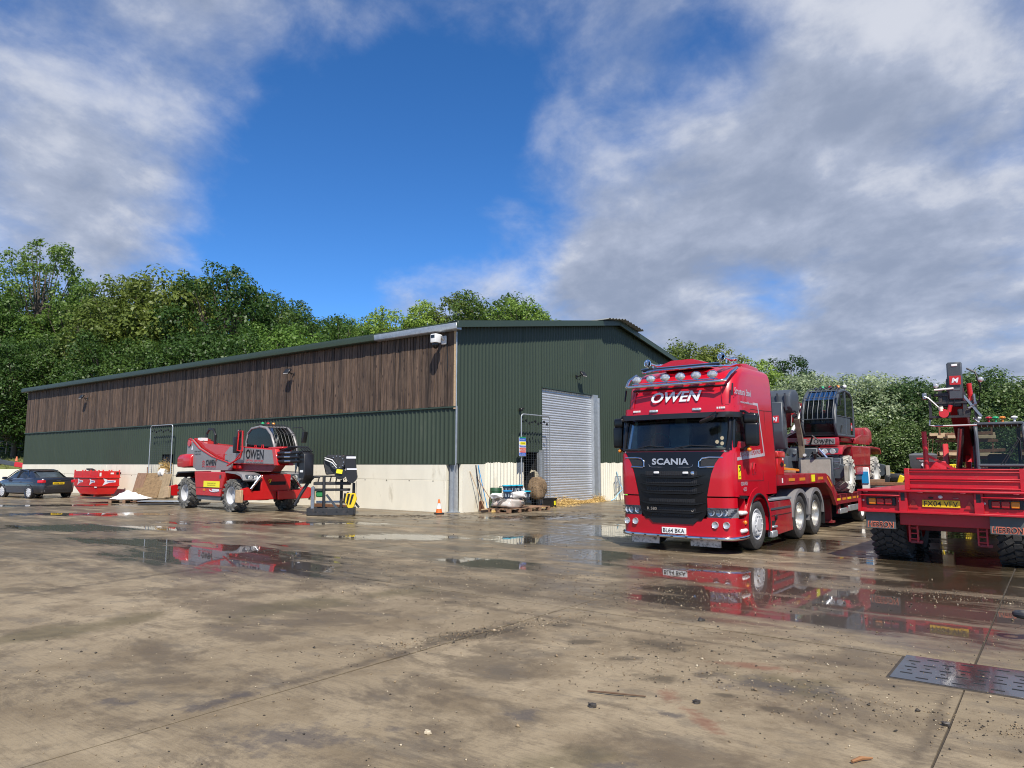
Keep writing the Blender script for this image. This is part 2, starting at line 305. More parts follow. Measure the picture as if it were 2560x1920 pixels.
# ------------------------------------------------------------------ ground
def yard_material():
    m = bpy.data.materials.new('wet_yard_concrete'); m.use_nodes = True; nt = m.node_tree; N = nt.nodes; Lk = nt.links
    b = N['Principled BSDF']
    geo = N.new('ShaderNodeNewGeometry'); P = geo.outputs['Position']
    def val(v, s):
        if isinstance(v, (int, float)): s.default_value = v
        else: Lk.new(v, s)
    def mth(op, a, c=None, clamp=False):
        n = N.new('ShaderNodeMath'); n.operation = op; n.use_clamp = clamp; val(a, n.inputs[0])
        if c is not None: val(c, n.inputs[1])
        return n.outputs[0]
    def noise(scale, detail=6, rough=0.6, sc=(1, 1, 1), rot=0, dist=0.0, loc=(0, 0, 0)):
        mp = N.new('ShaderNodeMapping'); mp.vector_type = 'TEXTURE'; Lk.new(P, mp.inputs[0]); mp.inputs['Scale'].default_value = sc; mp.inputs['Rotation'].default_value = (0, 0, rot); mp.inputs['Location'].default_value = loc
        n = N.new('ShaderNodeTexNoise'); n.inputs['Scale'].default_value = scale; n.inputs['Detail'].default_value = detail; n.inputs['Roughness'].default_value = rough; n.inputs['Distortion'].default_value = dist
        Lk.new(mp.outputs[0], n.inputs['Vector']); return n.outputs[0]
    def sm(x, lo, hi, a=0.0, c=1.0):
        n = N.new('ShaderNodeMapRange'); n.interpolation_type = 'SMOOTHSTEP'; Lk.new(x, n.inputs[0])
        n.inputs[1].default_value = lo; n.inputs[2].default_value = hi; n.inputs[3].default_value = a; n.inputs[4].default_value = c; return n.outputs[0]
    def ell(x, y, a, c, rot=0.0):
        mp = N.new('ShaderNodeMapping'); mp.vector_type = 'TEXTURE'; Lk.new(P, mp.inputs[0])
        mp.inputs['Location'].default_value = (x, y, 0); mp.inputs['Rotation'].default_value = (0, 0, R(rot)); mp.inputs['Scale'].default_value = (a, c, 1)
        l = N.new('ShaderNodeVectorMath'); l.operation = 'LENGTH'; Lk.new(mp.outputs[0], l.inputs[0])
        return mth('SUBTRACT', 1.0, l.outputs['Value'])
    def mix(f, c1, c2):
        n = N.new('ShaderNodeMixRGB'); val(f, n.inputs[0])
        for i, c in ((1, c1), (2, c2)):
            if isinstance(c, tuple): n.inputs[i].default_value = (*c, 1)
            else: Lk.new(c, n.inputs[i])
        return n.outputs[0]
    E = R(-37.2)      # the way the slabs were brushed
    big = noise(0.28, 4); mid = noise(1.3, 7, 0.62); fine = noise(26, 5, 0.7); brush = noise(9, 4, 0.6, (4.0, 0.16, 1), E); streak = noise(0.9, 6, 0.6, (3.2, 0.55, 1), E, 0.3)
    col = mix(sm(big, 0.35, 0.65), (0.222, 0.173, 0.106), (0.312, 0.249, 0.160))
    col = mix(sm(mid, 0.42, 0.66, 0, 0.62), col, (0.120, 0.086, 0.047)); col = mix(sm(noise(4.5, 8, 0.7), 0.50, 0.68, 0, 0.45), col, (0.095, 0.068, 0.038))
    blot0 = noise(0.8, 12, 0.74, (1.4, 0.8, 1), E, 0.5, (3, 7, 0)); col = mix(sm(blot0, 0.48, 0.60, 0, 0.62), col, (0.098, 0.070, 0.038)); col = mix(sm(noise(2.2, 8, 0.7, (1.3, 0.8, 1), E, 0.3, (9, 1, 0)), 0.52, 0.64, 0, 0.45), col, (0.105, 0.088, 0.066)); col = mix(sm(brush, 0.45, 0.70, 0, 0.28), col, (0.105, 0.082, 0.055))
    col = mix(sm(fine, 0.50, 0.78, 0, 0.5), col, (0.085, 0.066, 0.046))
    col = mix(sm(fine, 0.34, 0.22, 0, 0.5), col, (0.36, 0.30, 0.20)); gr = noise(150, 3, 0.7); col = mix(sm(gr, 0.58, 0.70, 0, 0.6), col, (0.055, 0.042, 0.028)); col = mix(sm(gr, 0.40, 0.30, 0, 0.45), col, (0.40, 0.34, 0.24))
    # algae-green, oil and brick-red stains
    alg = ell(-2.6, 8.6, 1.6, 0.7, 50)
    for e in ((-4.5, 7.3, 1.6, 0.5, 55), (-1.5, 9.5, 0.8, 0.5, 40), (0.2, 4.2, 0.5, 0.3, 0), (2.1, 5.6, 0.8, 0.35, -30)): alg = mth('MAXIMUM', alg, ell(*e))
    col = mix(sm(mth('ADD', alg, mth('MULTIPLY', mth('SUBTRACT', mid, 0.5), 2.4)), 0.1, 0.9, 0, 0.55), col, (0.085, 0.070, 0.030))
    jd = ell(-1.2, 6.25, 3.0, 0.10, 50.8)
    for e in ((0.9, 7.6, 4.5, 0.09, -37.2), (2.7, 4.8, 2.0, 0.07, 52.8), (-3.5, 11.4, 4.5, 0.12, -37.2), (-5.3, 11.0, 4.5, 0.14, 60)): jd = mth('MAXIMUM', jd, ell(*e))
    col = mix(sm(mth('ADD', jd, mth('MULTIPLY', mth('SUBTRACT', noise(3.4, 8, 0.7), 0.5), 3.4)), 0.1, 0.9, 0, 0.5), col, (0.050, 0.036, 0.022))
    oil = ell(-1.35, 4.55, 0.62, 0.42, 20)
    for e in ((-0.72, 4.70, 0.18, 0.14, 0), (0.10, 4.95, 0.26, 0.16, -30), (-2.0, 5.3, 0.7, 0.16, 52), (1.05, 4.95, 0.22, 0.11, -35), (1.9, 5.6, 0.9, 0.35, -25), (-2.75, 5.2, 0.25, 0.2, 0), (0.55, 4.15, 0.2, 0.1, 0)): oil = mth('MAXIMUM', oil, ell(*e))
    oilm = sm(mth('ADD', oil, mth('MULTIPLY', mth('SUBTRACT', noise(5, 7, 0.7), 0.5), 3.2)), 0.25, 0.95, 0, 0.62)
    col = mix(oilm, col, (0.052, 0.046, 0.049))
    redm = mth('MAXIMUM', ell(1.12, 5.35, 0.16, 0.22, 10), mth('MAXIMUM', ell(1.24, 4.85, 0.12, 0.40, 15), ell(2.0, 6.1, 0.5, 0.15, -20)))
    col = mix(sm(mth('ADD', redm, mth('MULTIPLY', mth('SUBTRACT', noise(7, 6, 0.7), 0.5), 2.5)), 0.2, 0.9, 0, 0.6), col, (0.15, 0.05, 0.027))
    # dark damp blots in the foreground
    blot = ell(1.55, 5.85, 0.17, 0.11, 0)
    for e in ((1.15, 5.75, 0.28, 0.18, -20), (1.55, 5.35, 0.16, 0.08, 0), (0.65, 6.9, 0.22, 0.16, 0), (0.95, 6.3, 0.25, 0.12, 0), (0.5, 7.6, 0.25, 0.2, 0), (1.8, 5.05, 0.2, 0.1, -20), (1.35, 6.8, 0.5, 0.3, -30), (-0.35, 7.2, 0.9, 0.3, 35)): blot = mth('MAXIMUM', blot, ell(*e))
    blotm = sm(mth('ADD', blot, mth('MULTIPLY', mth('SUBTRACT', noise(6, 6, 0.65), 0.5), 2.2)), 0.1, 0.8, 0, 0.7)
    col = mix(blotm, col, (0.045, 0.034, 0.020))
    # standing water: hollows in the slabs, ragged by noise
    pud = ell(-5.4, 13.3, 3.3, 1.9, -35)
    for e in PUDDLES: pud = mth('MAXIMUM', pud, ell(*e))
    rag = mth('ADD', mth('MULTIPLY', mth('SUBTRACT', streak, 0.5), 2.0), mth('MULTIPLY', mth('SUBTRACT', noise(3.0, 9, 0.70, (2.2, 0.7, 1), E), 0.5), 2.0))
    pm = sm(mth('ADD', pud, rag), 0.12, 0.50)
    # general film of rain beyond the drier foreground
    sp = N.new('ShaderNodeSeparateXYZ'); Lk.new(P, sp.inputs[0])
    far = sm(mth('ADD', mth('MULTIPLY', sp.outputs[0], 0.35), sp.outputs[1]), 6.5, 12.0)
    wet = mth('MULTIPLY', far, sm(mth('ADD', streak, mth('MULTIPLY', mid, 0.35)), 0.52, 0.78))
    wet = mth('MAXIMUM', mth('MAXIMUM', wet, mth('MULTIPLY', sm(blot0, 0.48, 0.62), 0.38)), sm(mth('ADD', pud, rag), -0.55, 0.25))
    col = mix(mth('MULTIPLY', wet, 0.75), col, mix(0.62, col, (0.045, 0.034, 0.019)))
    col = mix(mth('MULTIPLY', pm, 0.80), col, (0.032, 0.024, 0.012))
    Lk.new(col, b.inputs['Base Color'])
    b.inputs['Roughness'].default_value = 0.72
    val(mth('MULTIPLY', mth('SUBTRACT', 1.0, mth('MULTIPLY', wet, 0.45)), mth('SUBTRACT', 0.78, mth('MULTIPLY', pm, 0.2))), b.inputs['Roughness'])
    coat = mth('MAXIMUM', mth('MULTIPLY', wet, 0.40), pm); Lk.new(coat, b.inputs['Coat Weight'])
    b.inputs['Coat IOR'].default_value = 1.36
    cr = mth('SUBTRACT', mth('ADD', 0.012, mth('MULTIPLY', mth('SUBTRACT', 1.0, pm), 0.20)), 0.0); Lk.new(cr, b.inputs['Coat Roughness'])
    bp = N.new('ShaderNodeBump'); bp.inputs['Distance'].default_value = 0.012
    h = mth('ADD', mth('MULTIPLY', brush, 0.4), mth('ADD', mth('MULTIPLY', fine, 0.5), mth('MULTIPLY', noise(90, 3, 0.6), 0.25)))
    Lk.new(h, bp.inputs['Height']); val(mth('MULTIPLY', mth('SUBTRACT', 1.0, pm), 0.32), bp.inputs['Strength']); Lk.new(bp.outputs[0], b.inputs['Normal'])
    # faint wind ripple on the water
    b2 = N.new('ShaderNodeBump'); b2.inputs['Distance'].default_value = 0.004; b2.inputs['Strength'].default_value = 0.05; Lk.new(noise(5, 3, 0.5, (1.5, 0.5, 1), E), b2.inputs['Height']); Lk.new(b2.outputs[0], b.inputs['Coat Normal'])
    return m
PUDDLES = [(-8.2, 15.6, 2.6, 1.0, -10), (-3.9, 12.2, 2.6, 0.9, -35), (-11.0, 19.0, 4.0, 1.2, -5), (-7.0, 20.5, 4.0, 0.9, -5), (-2.6, 16.5, 2.0, 0.8, -10),
           (-0.4, 12.3, 1.2, 0.8, -30), (0.6, 16.0, 1.6, 1.5, 0), (2.4, 18.5, 1.8, 2.2, 0), (1.6, 13.2, 1.0, 1.4, 0), (0.9, 22.5, 2.4, 1.4, 10),
           (3.3, 10.8, 2.0, 1.5, -35), (4.4, 9.0, 2.6, 1.9, -37), (4.0, 7.6, 1.6, 0.75, -37), (6.3, 10.2, 2.0, 1.5, -37), (7.6, 12.6, 1.9, 2.6, -37),
           (2.6, 9.2, 1.4, 1.1, -37), (5.6, 15.0, 1.5, 2.0, -30), (-14.0, 24.0, 4.0, 1.0, 0), (-19.0, 29.0, 5.0, 1.0, 10), (9.5, 17.5, 1.6, 3.0, -37)]
YARD = yard_material()
ground = obj('ground', np_mesh('ground', [(-900, -60, -0.16), (900, -60, -0.16), (900, 1500, -0.16), (-900, 1500, -0.16)], [(0, 1, 2, 3)]), SOIL, kind='structure')
JOINT = mat('slab_joint_dirt', (0.045, 0.036, 0.027), 0.9, 0, 0.3, 8)
GE, GG = Vector((0.796, -0.605, 0)), Vector((0.605, 0.796, 0))          # slab grid axes
yard = thing('concrete_yard', None, None, kind='structure')
obj('slab_bed', np_mesh('slab_bed', [tuple(GE * a + GG * c + Vector((0, 0, -0.012))) for a, c in ((-62, -14), (42, -14), (42, 70), (-62, 70))], [(0, 1, 2, 3)]), JOINT, yard)
def slab_edge_mesh(w, l, seed):
    rnd = random.Random(seed); b = B(); pts = []
    def side(p, q, n):
        for k in range(n):
            t = k / n; o = rnd.uniform(-0.006, 0.006) if k else 0
            d = Vector((q[0] - p[0], q[1] - p[1])); nn = Vector((-d.y, d.x)).normalized()
            pts.append((p[0] + d.x * t + nn.x * o, p[1] + d.y * t + nn.y * o))
    g = 0.010; c = [(g, g), (w - g, g), (w - g, l - g), (g, l - g)]
    for i in range(4): side(c[i], c[(i + 1) % 4], 7)
    b.prism(pts, 'xy', -0.15, 0.0); return b.mesh(0)
ES = [-60, -54, -48, -42, -36, -29.8, -23.5, -17.2, -10.9, -4.63, -0.67, 3.3, 7.3, 12.0, 18.0, 24.0, 30.0, 36.0, 41.0]
GS = [-13.5, -6.0, 0.9, 7.15, 13.3, 19.6, 25.8, 32.0, 38.2, 44.5, 51.0, 57.5, 64.0]
BC, BYAW = Vector((-1.89, 24.5, 0)), math.atan2(0.8043, 0.5943)            # barn corner, barn yaw
def in_barn(p):
    q = p - BC; x = q.x * 0.5943 + q.y * 0.8043; y = -q.x * 0.8043 + q.y * 0.5943
    return 7 < x < 17 and 7 < y < 30
_sl = {}
for i in range(len(ES) - 1):
    for j in range(len(GS) - 1):
        p = GE * ES[i] + GG * GS[j]; w, l = ES[i + 1] - ES[i], GS[j + 1] - GS[j]
        mid_ = p + GE * w / 2 + GG * l / 2
        if mid_.y < -6 or in_barn(mid_) or abs(mid_.x) > 14 + mid_.y * 0.85: continue
        near = mid_.y < 14
        key = (round(w, 2), round(l, 2), (i * 31 + j) if near else 0)
        if key not in _sl: _sl[key] = slab_edge_mesh(w, l, i * 31 + j)
        o = obj('slab', _sl[key], YARD, yard, loc=tuple(p + Vector((0, 0, random.uniform(-0.0015, 0.0015)))), rz=math.atan2(GE.y, GE.x))

# steel grate plate over the drain channel
def drain_cover():
    t = thing('drain_cover', 'wet steel drain cover plates with rows of slots set in the concrete', 'drain cover', tuple(GE * -1.17 + GG * 6.40), math.atan2(GE.y, GE.x))
    wetst = mat('wet_steel_plate', (0.035, 0.034, 0.033), 0.14, 0.1, 0.3, 3, dirt=((0.075, 0.060, 0.042), 0.46, 2.4), coat=0.7)
    slot = mat('slot_shadow', (0.006, 0.006, 0.006), 0.9); ribm = mat('plate_rib_steel', (0.045, 0.045, 0.047), 0.35, 0.4, 0.2, 6)
    for k in range(3):
        x0 = k * 1.16; pl = B().box((x0 + 0.575, 0.40, 0.0), (1.15, 0.80, 0.010), bev=0.002).done('plate', wetst, t); B().box((x0 + 0.578, 0.40, -0.004), (1.20, 0.86, 0.010)).done('rim_gap', JOINT, pl)
        rb = B(); sl = B(); rnd = random.Random(k)
        for a in range(9):
            for c in range(7):
                x, y = x0 + 0.09 + a * 0.122, 0.09 + c * 0.104
                if (a + c) % 2: rb.box((x, y, 0.0065), (0.085, 0.010, 0.004))
                elif 1 < c < 5: sl.box((x + rnd.uniform(-.01, .01), y, 0.0055), (0.030, 0.020, 0.002))
        rb.done('tread_ribs', ribm, pl, kind='stuff'); sl.done('drain_slots', slot, pl, kind='stuff')
drain_cover()

# hillside behind the barn and grass bank at the left
def hill():
    V = []; F = []; nx, ny = 60, 30
    for j in range(ny + 1):
        for i in range(nx + 1):
            x = -190 + 330 * i / nx; y = 40 + 150 * (j / ny) ** 1.3
            s = max(0.0, y - (66 + max(0, x + 8) * 0.10)); h = -0.3 + min(14, s * 0.26) + 0.5 * math.sin(x * 0.13 + y * 0.09)
            if s <= 0: h = -0.3
            V.append((x, y, h))
    for j in range(ny):
        for i in range(nx): a = j * (nx + 1) + i; F.append((a, a + 1, a + nx + 2, a + nx + 1))
    return obj('hillside', np_mesh('hillside', V, F, True), mat('woodland_floor', (0.035, 0.032, 0.016), 0.95, 0, 0.4, 0.4), kind='structure')
hill()
def bank():
    V = []; F = []; nx, ny = 40, 8
    for j in range(ny + 1):
        for i in range(nx + 1):
            x = -95 + 62 * i / nx; y = 62.4 + 10 * j / ny; V.append((x, y, 1.05 + 1.9 * (j / ny) ** 0.8 + 0.08 * math.sin(i * 1.7 + j)))
    for j in range(ny):
        for i in range(nx): a = j * (nx + 1) + i; F.append((a, a + 1, a + nx + 2, a + nx + 1))
    obj('grass_bank', np_mesh('grass_bank', V, F, True), GRASS, kind='structure')
    n = 5000; x = np.random.uniform(-95, -34, n); t = np.random.uniform(0, 1, n); y = 62.4 + 10 * t; z = 1.05 + 1.9 * t ** 0.8
    h = np.random.uniform(.12, .35, n); a = np.random.uniform(0, 6.28, n); w = 0.05; V = np.zeros((n, 3, 3))
    V[:, 0] = np.stack([x - w * np.cos(a), y - w * np.sin(a), z], 1); V[:, 1] = np.stack([x + w * np.cos(a), y + w * np.sin(a), z], 1); V[:, 2] = np.stack([x + np.random.uniform(-.1, .1, n), y, z + h], 1)
    g = obj('grass', np_mesh('grass', V.reshape(-1, 3), np.arange(n * 3).reshape(-1, 3)), GRASS, kind='stuff'); g['label'] = 'rough green grass on the bank behind the low wall'; g['category'] = 'grass'
bank()
lw = thing('retaining_wall', 'low pale concrete retaining wall below the grass bank, left of barn', 'wall', (-95, 62.2, 0), 0)
for k in range(10): B().box((3 + k * 6, 0, 0.6), (5.985, 0.25, 1.2), bev=0.02).done('wall_panel', CONC, lw)
def wire_fence():
    t = thing('wire_fence', 'wooden post and wire fence along the top of the grass bank', 'fence', (-60, 70.5, 2.55))
    for k in range(11): B().box((k * 2.6, 0, 0.65), (0.11, 0.11, 1.5), rot=(0, random.uniform(-.03, .03), 0), bev=0.01).done('post', TIMB, t)
    for z in (0.35, 0.7, 1.05, 1.3): B().cyl((0, -0.07, z), (26, -0.07, z), 0.012, n=5).done('wire', GALV, t)
wire_fence()

# ------------------------------------------------------------------ the barn; local x along the gable, local y along the long wall
BL, BW, EZ, RZ, RX = 36.7, 22.8, 6.40, 8.24, 11.4
barn = thing('steel_barn', 'long green clad barn with dark timber upper wall and pale concrete base', 'barn', tuple(BC), BYAW)
def roof_z(x): return EZ + (RZ - EZ) * (x / RX if x < RX else (BW - x) / (BW - RX))
def corrugated(axis, a0, a1, zlo, zhi, off, sign, pitch=0.2, rib=0.03, m=CLAD, name='cladding_panel', ribw=0.045):
    "vertical ribbed sheet: axis 'x' (gable) or 'y' (long wall); sign = outward direction of the other axis; zlo/zhi numbers or functions"
    lo = zlo if callable(zlo) else (lambda t: zlo); hi = zhi if callable(zhi) else (lambda t: zhi)
    prof = []; k = math.floor(a0 / pitch)
    while k * pitch < a1:
        c = (k + 0.5) * pitch
        for t, d in ((c - ribw, 0), (c - ribw * 0.5, rib), (c + ribw * 0.5, rib), (c + ribw, 0)):
            if a0 < t < a1: prof.append((t, d))
        k += 1
    prof = [(a0, 0)] + prof + [(a1, 0)]
    V = []; F = []
    for i, (t, d) in enumerate(prof):
        o = sign * (off + d)
        for z in (lo(t), hi(t)): V.append((t, o, z) if axis == 'x' else (o, t, z))
        if i: F.append((2 * i - 2, 2 * i, 2 * i + 1, 2 * i - 1))
    return obj(name, np_mesh(name, V, F), m, barn)
# long wall: cladding in bays, doorway at y 18.35..19.45
for a, c, zl in ((0.05, 6, 1.65), (6, 12, 1.65), (12, 18.35, 1.65), (18.35, 19.45, 2.13), (19.45, 25, 1.65), (25, 31, 1.65), (31, BL, 1.65)):
    corrugated('y', a, c, zl, 3.60, 0.0, -1, rib=0.032)
B().box((-0.028, BL / 2, 3.60), (0.10, BL, 0.05)).done('drip_flashing', CLADT, barn)
B().box((-0.012, 9.2, 1.645), (0.085, 18.2, 0.03)).done('drip_flashing', CLADT, barn); B().box((-0.012, 28.1, 1.645), (0.085, 17.2, 0.03)).done('drip_flashing', CLADT, barn)
def timber_material():
    m = bpy.data.materials.new('weathered_dark_boards'); m.use_nodes = True; nt = m.node_tree; N = nt.nodes; Lk = nt.links; b = N['Principled BSDF']
    tc = N.new('ShaderNodeTexCoord'); oi = N.new('ShaderNodeObjectInfo'); sc = N.new('ShaderNodeVectorMath'); sc.operation = 'SCALE'; sc.inputs[0].default_value = (13, 29, 53); Lk.new(oi.outputs['Random'], sc.inputs['Scale'])
    ad = N.new('ShaderNodeVectorMath'); Lk.new(tc.outputs['Object'], ad.inputs[0]); Lk.new(sc.outputs[0], ad.inputs[1])
    def nz(scale, s, det=5):
        mp = N.new('ShaderNodeMapping'); mp.inputs['Scale'].default_value = s; Lk.new(ad.outputs[0], mp.inputs[0]); n = N.new('ShaderNodeTexNoise'); n.inputs['Scale'].default_value = scale; n.inputs['Detail'].default_value = det; n.inputs['Roughness'].default_value = 0.65; Lk.new(mp.outputs[0], n.inputs['Vector']); return n.outputs[0]
    grain = nz(14, (1, 2.2, 0.10)); patch = nz(1.6, (1, 1, 0.6))
    vo = N.new('ShaderNodeTexVoronoi'); vo.inputs['Scale'].default_value = 4.2; vo.inputs['Randomness'].default_value = 1.0; mp = N.new('ShaderNodeMapping'); mp.inputs['Scale'].default_value = (1, 1.25, 0.55); Lk.new(ad.outputs[0], mp.inputs[0]); Lk.new(mp.outputs[0], vo.inputs['Vector'])
    r = N.new('ShaderNodeValToRGB'); Lk.new(grain, r.inputs[0]); el = r.color_ramp.elements; el[0].position = 0.30; el[0].color = (0.020, 0.013, 0.010, 1); el[1].position = 0.74; el[1].color = (0.150, 0.098, 0.064, 1); e = el.new(0.5); e.color = (0.060, 0.038, 0.026, 1)
    mr = N.new('ShaderNodeMapRange'); Lk.new(oi.outputs['Random'], mr.inputs[0]); mr.inputs[3].default_value = 0.55; mr.inputs[4].default_value = 1.65
    s2 = N.new('ShaderNodeVectorMath'); s2.operation = 'SCALE'; Lk.new(r.outputs[0], s2.inputs[0]); Lk.new(mr.outputs[0], s2.inputs['Scale'])
    mx = N.new('ShaderNodeMixRGB'); mx.inputs[2].default_value = (0.140, 0.096, 0.066, 1); m2 = N.new('ShaderNodeMapRange'); Lk.new(patch, m2.inputs[0]); m2.inputs[1].default_value = 0.5; m2.inputs[2].default_value = 0.8; m2.inputs[4].default_value = 0.6; Lk.new(m2.outputs[0], mx.inputs[0]); Lk.new(s2.outputs[0], mx.inputs[1])
    kn = N.new('ShaderNodeMixRGB'); kn.inputs[2].default_value = (0.016, 0.009, 0.007, 1); m3 = N.new('ShaderNodeMapRange'); m3.interpolation_type = 'SMOOTHSTEP'; Lk.new(vo.outputs['Distance'], m3.inputs[0]); m3.inputs[1].default_value = 0.20; m3.inputs[2].default_value = 0.07; m3.inputs[3].default_value = 0; m3.inputs[4].default_value = 0.9; Lk.new(m3.outputs[0], kn.inputs[0]); Lk.new(mx.outputs[0], kn.inputs[1])
    Lk.new(kn.outputs[0], b.inputs['Base Color']); b.inputs['Roughness'].default_value = 0.75
    bp = N.new('ShaderNodeBump'); bp.inputs['Strength'].default_value = 0.5; bp.inputs['Distance'].default_value = 0.01; Lk.new(grain, bp.inputs['Height']); Lk.new(bp.outputs[0], b.inputs['Normal'])
    return m
WOOD = timber_material()
_bm = [B().box((0, 0, 0), (0.024, 0.122 + k * 0.008, 2.70), bev=0.003).mesh(0) for k in range(3)]
nb = 243
for k in range(nb):
    y = 0.10 + (BL - 0.14) * (k + 0.5) / nb
    obj('timber_board', random.choice(_bm), WOOD, barn, loc=(-0.035 - random.uniform(0, 0.022), y, 4.975 + random.uniform(-0.012, 0.012)))
obj('board_backing', np_mesh('board_backing', [(0.02, 0, 3.6), (0.02, BL, 3.6), (0.02, BL, 6.35), (0.02, 0, 6.35)], [(0, 1, 2, 3)]), DARK, barn)
# concrete base panels, two courses with a visible joint
ys = [0.42, 6.2, 12.2, 18.35]
for a, c in list(zip(ys, ys[1:])) + [(19.45, 25.2), (25.2, 31.2), (31.2, BL)]:
    B().box((-0.05 + 0.075, (a + c) / 2, 0.545), (0.15, c - a - 0.016, 1.09), bev=0.006).done('concrete_panel', CONC, barn)
    B().box((-0.05 + 0.075, (a + c) / 2, 1.367), (0.15, c - a - 0.016, 0.54), bev=0.006).done('concrete_panel', CONC, barn)
    for q in range(int((c - a) / 1.15)):
        B().cyl((-0.056, a + 0.6 + q * 1.15, 1.06), (-0.02, a + 0.6 + q * 1.15, 1.06), 0.022, n=8).done('lifting_socket', INK, barn)
# corner column (galvanised H section) and corner trims
B().box((0.10, 0.10, 0.83), (0.20, 0.012, 1.62)).box((0.10, 0.30, 0.83), (0.20, 0.012, 1.62)).box((0.10, 0.2, 0.83), (0.012, 0.2, 1.62)).box((0.10, 0.2, 0.02), (0.34, 0.34, 0.03)).done('corner_column', GALV, barn)
B().box((-0.062, 0.045, 4.9), (0.03, 0.09, 2.75)).done('corner_trim', TIMB, barn); B().box((-0.04, -0.02, 2.65), (0.04, 0.05, 1.95)).done('corner_trim', GALV, barn)
B().cyl((-0.075, -0.035, 1.6), (-0.075, -0.035, 6.2), 0.02, n=8).done('corner_pipe', GALV, barn)
# gable: cladding round the openings
DR0, DR1, DRZ = 5.22, 9.15, 4.72
for a, c, zl in ((0.0, 3.88, 1.66), (3.88, 4.95, 2.12), (4.95, DR0, 1.66), (DR0, 9.55, DRZ), (9.55, 15.5, 1.66), (15.5, BW, 1.66)):
    cuts = [a] + ([RX] if a < RX < c else []) + [c]
    for p, q in zip(cuts, cuts[1:]): corrugated('x', p, q, zl, lambda t: roof_z(t) + 0.03, 0.0, -1)
B().box((1.9, 0.02, 0.82), (3.3, 0.16, 1.64)).done('concrete_panel', CONC, barn)
for a, c in ((1.50, 3.85), (9.62, 13.4), (13.4, 17.2), (17.2, BW)):
    corrugated('x', a, c, 0.0, lambda t: 1.70 + 0.02 * math.sin(t * 40), 0.075, -1, pitch=0.2, rib=0.045, m=CONC, name='ribbed_concrete_panel', ribw=0.06)
    B().box(((a + c) / 2, 0.02, 0.82), (c - a, 0.18, 1.66)).done('concrete_core', CONC, barn)
# roof sheets, eave gutter, verge flashing, ridge
for sx in (0, 1):
    pts = [(-0.34, roof_z(0) - 0.055 + 0.10), (RX, RZ + 0.10)] if sx == 0 else [(RX, RZ + 0.10), (BW + 0.34, EZ - 0.055 + 0.10)]
    (xa, za), (xb, zb) = pts
    B().prism([(xa, za), (xb, zb), (xb, zb + 0.06), (xa, za + 0.06)], 'xz', -0.26, BL + 0.2).done('roof_sheet', CLADT, barn)
def gut(y0, y1, m, n):
    B().prism([(-0.37, EZ - 0.14), (-0.34, EZ - 0.17), (-0.10, EZ - 0.17), (-0.10, EZ + 0.04), (-0.37, EZ + 0.055)], 'xz', y0, y1, bev=0.008).done(n, m, barn)
gut(-0.27, 3.80, GALV, 'gutter'); gut(3.81, BL + 0.2, CLADT, 'gutter')
for (xa, za), (xb, zb) in (((-0.36, roof_z(0) - 0.06), (RX, RZ)), ((RX, RZ), (BW + 0.36, EZ - 0.06))):
    B().prism([(xa, za - 0.06), (xb, zb - 0.06), (xb, zb + 0.17), (xa, za + 0.17)], 'xz', -0.335, -0.265, bev=0.01).done('verge_flashing', CLADT, barn)
    B().prism([(xa, za + 0.171), (xb, zb + 0.171), (xb, zb + 0.185), (xa, za + 0.185)], 'xz', -0.335, 0.1).done('verge_cap', CLADT, barn)
rc = B()
for k in range(12):
    x = RX - 1.7 + k * 0.30
    rc.loft([[(x, -0.62, RZ + 0.17 - abs(x - RX) * 0.13), (x + 0.15, -0.62, RZ + 0.23 - abs(x + 0.15 - RX) * 0.13), (x + 0.30, -0.62, RZ + 0.17 - abs(x + 0.3 - RX) * 0.13)],
             [(x, BL, RZ + 0.17 - abs(x - RX) * 0.13), (x + 0.15, BL, RZ + 0.23 - abs(x + 0.15 - RX) * 0.13), (x + 0.30, BL, RZ + 0.17 - abs(x + 0.3 - RX) * 0.13)]], False, False)
rc.done('ridge_vent_sheet', mat('grey_ridge_sheet', (0.20, 0.21, 0.20), 0.7, 0, 0.15, 3), barn)
# far walls so that the barn is a closed building
obj('rear_wall', np_mesh('rear_wall', [(0, BL, 0), (BW, BL, 0), (BW, BL, EZ), (RX, BL, RZ), (0, BL, EZ)], [(0, 1, 2, 3, 4)]), CLAD, barn)
obj('side_wall', np_mesh('side_wall', [(BW, 0, 0), (BW, BL, 0), (BW, BL, EZ), (BW, 0, EZ)], [(0, 1, 2, 3)]), CLAD, barn)
# roller door of interlocking slats
rd = B().box(((DR0 + DR1) / 2, 0.075, 2.40), (DR1 - DR0, 0.01, 4.64)).done('roller_door', GALV, barn)
ns = 46; ph = 4.66 / ns; prof = [(0, 0.0), (0.012, 0.10), (0.024, 0.3), (0.027, 0.5), (0.024, 0.7), (0.012, 0.92), (0.0, 1.0)]
DOORM = mat('galvanised_door_slat', (0.60, 0.62, 0.65), 0.32, 0.55, 0.08, 2.0, objrand=0.10, dirt=((0.45, 0.45, 0.44), 0.25, 1.5))
sm_ = np_mesh('slat', [(x, 0.06 - d, h * ph) for x in (DR0, DR1) for d, h in prof], [(i, i + 7, i + 8, i + 1) for i in range(6)], True)
for k in range(ns): obj('slat', sm_, DOORM, rd, loc=(0, 0, 0.06 + k * ph))
B().box((DR1 + 0.20, -0.03, 2.36), (0.40, 0.16, 4.72)).box((DR1 + 0.44, 0.0, 2.3), (0.08, 0.30, 4.6)).done('door_post', GALV, barn)
B().box((DR0 - 0.12, -0.04, 1.1), (0.20, 0.14, 2.2)).done('door_post', GALV, barn)
B().box(((DR0 + 9.55) / 2, -0.045, DRZ), (9.55 - DR0 + 0.1, 0.03, 0.05)).done('door_head_trim', CLADT, barn)
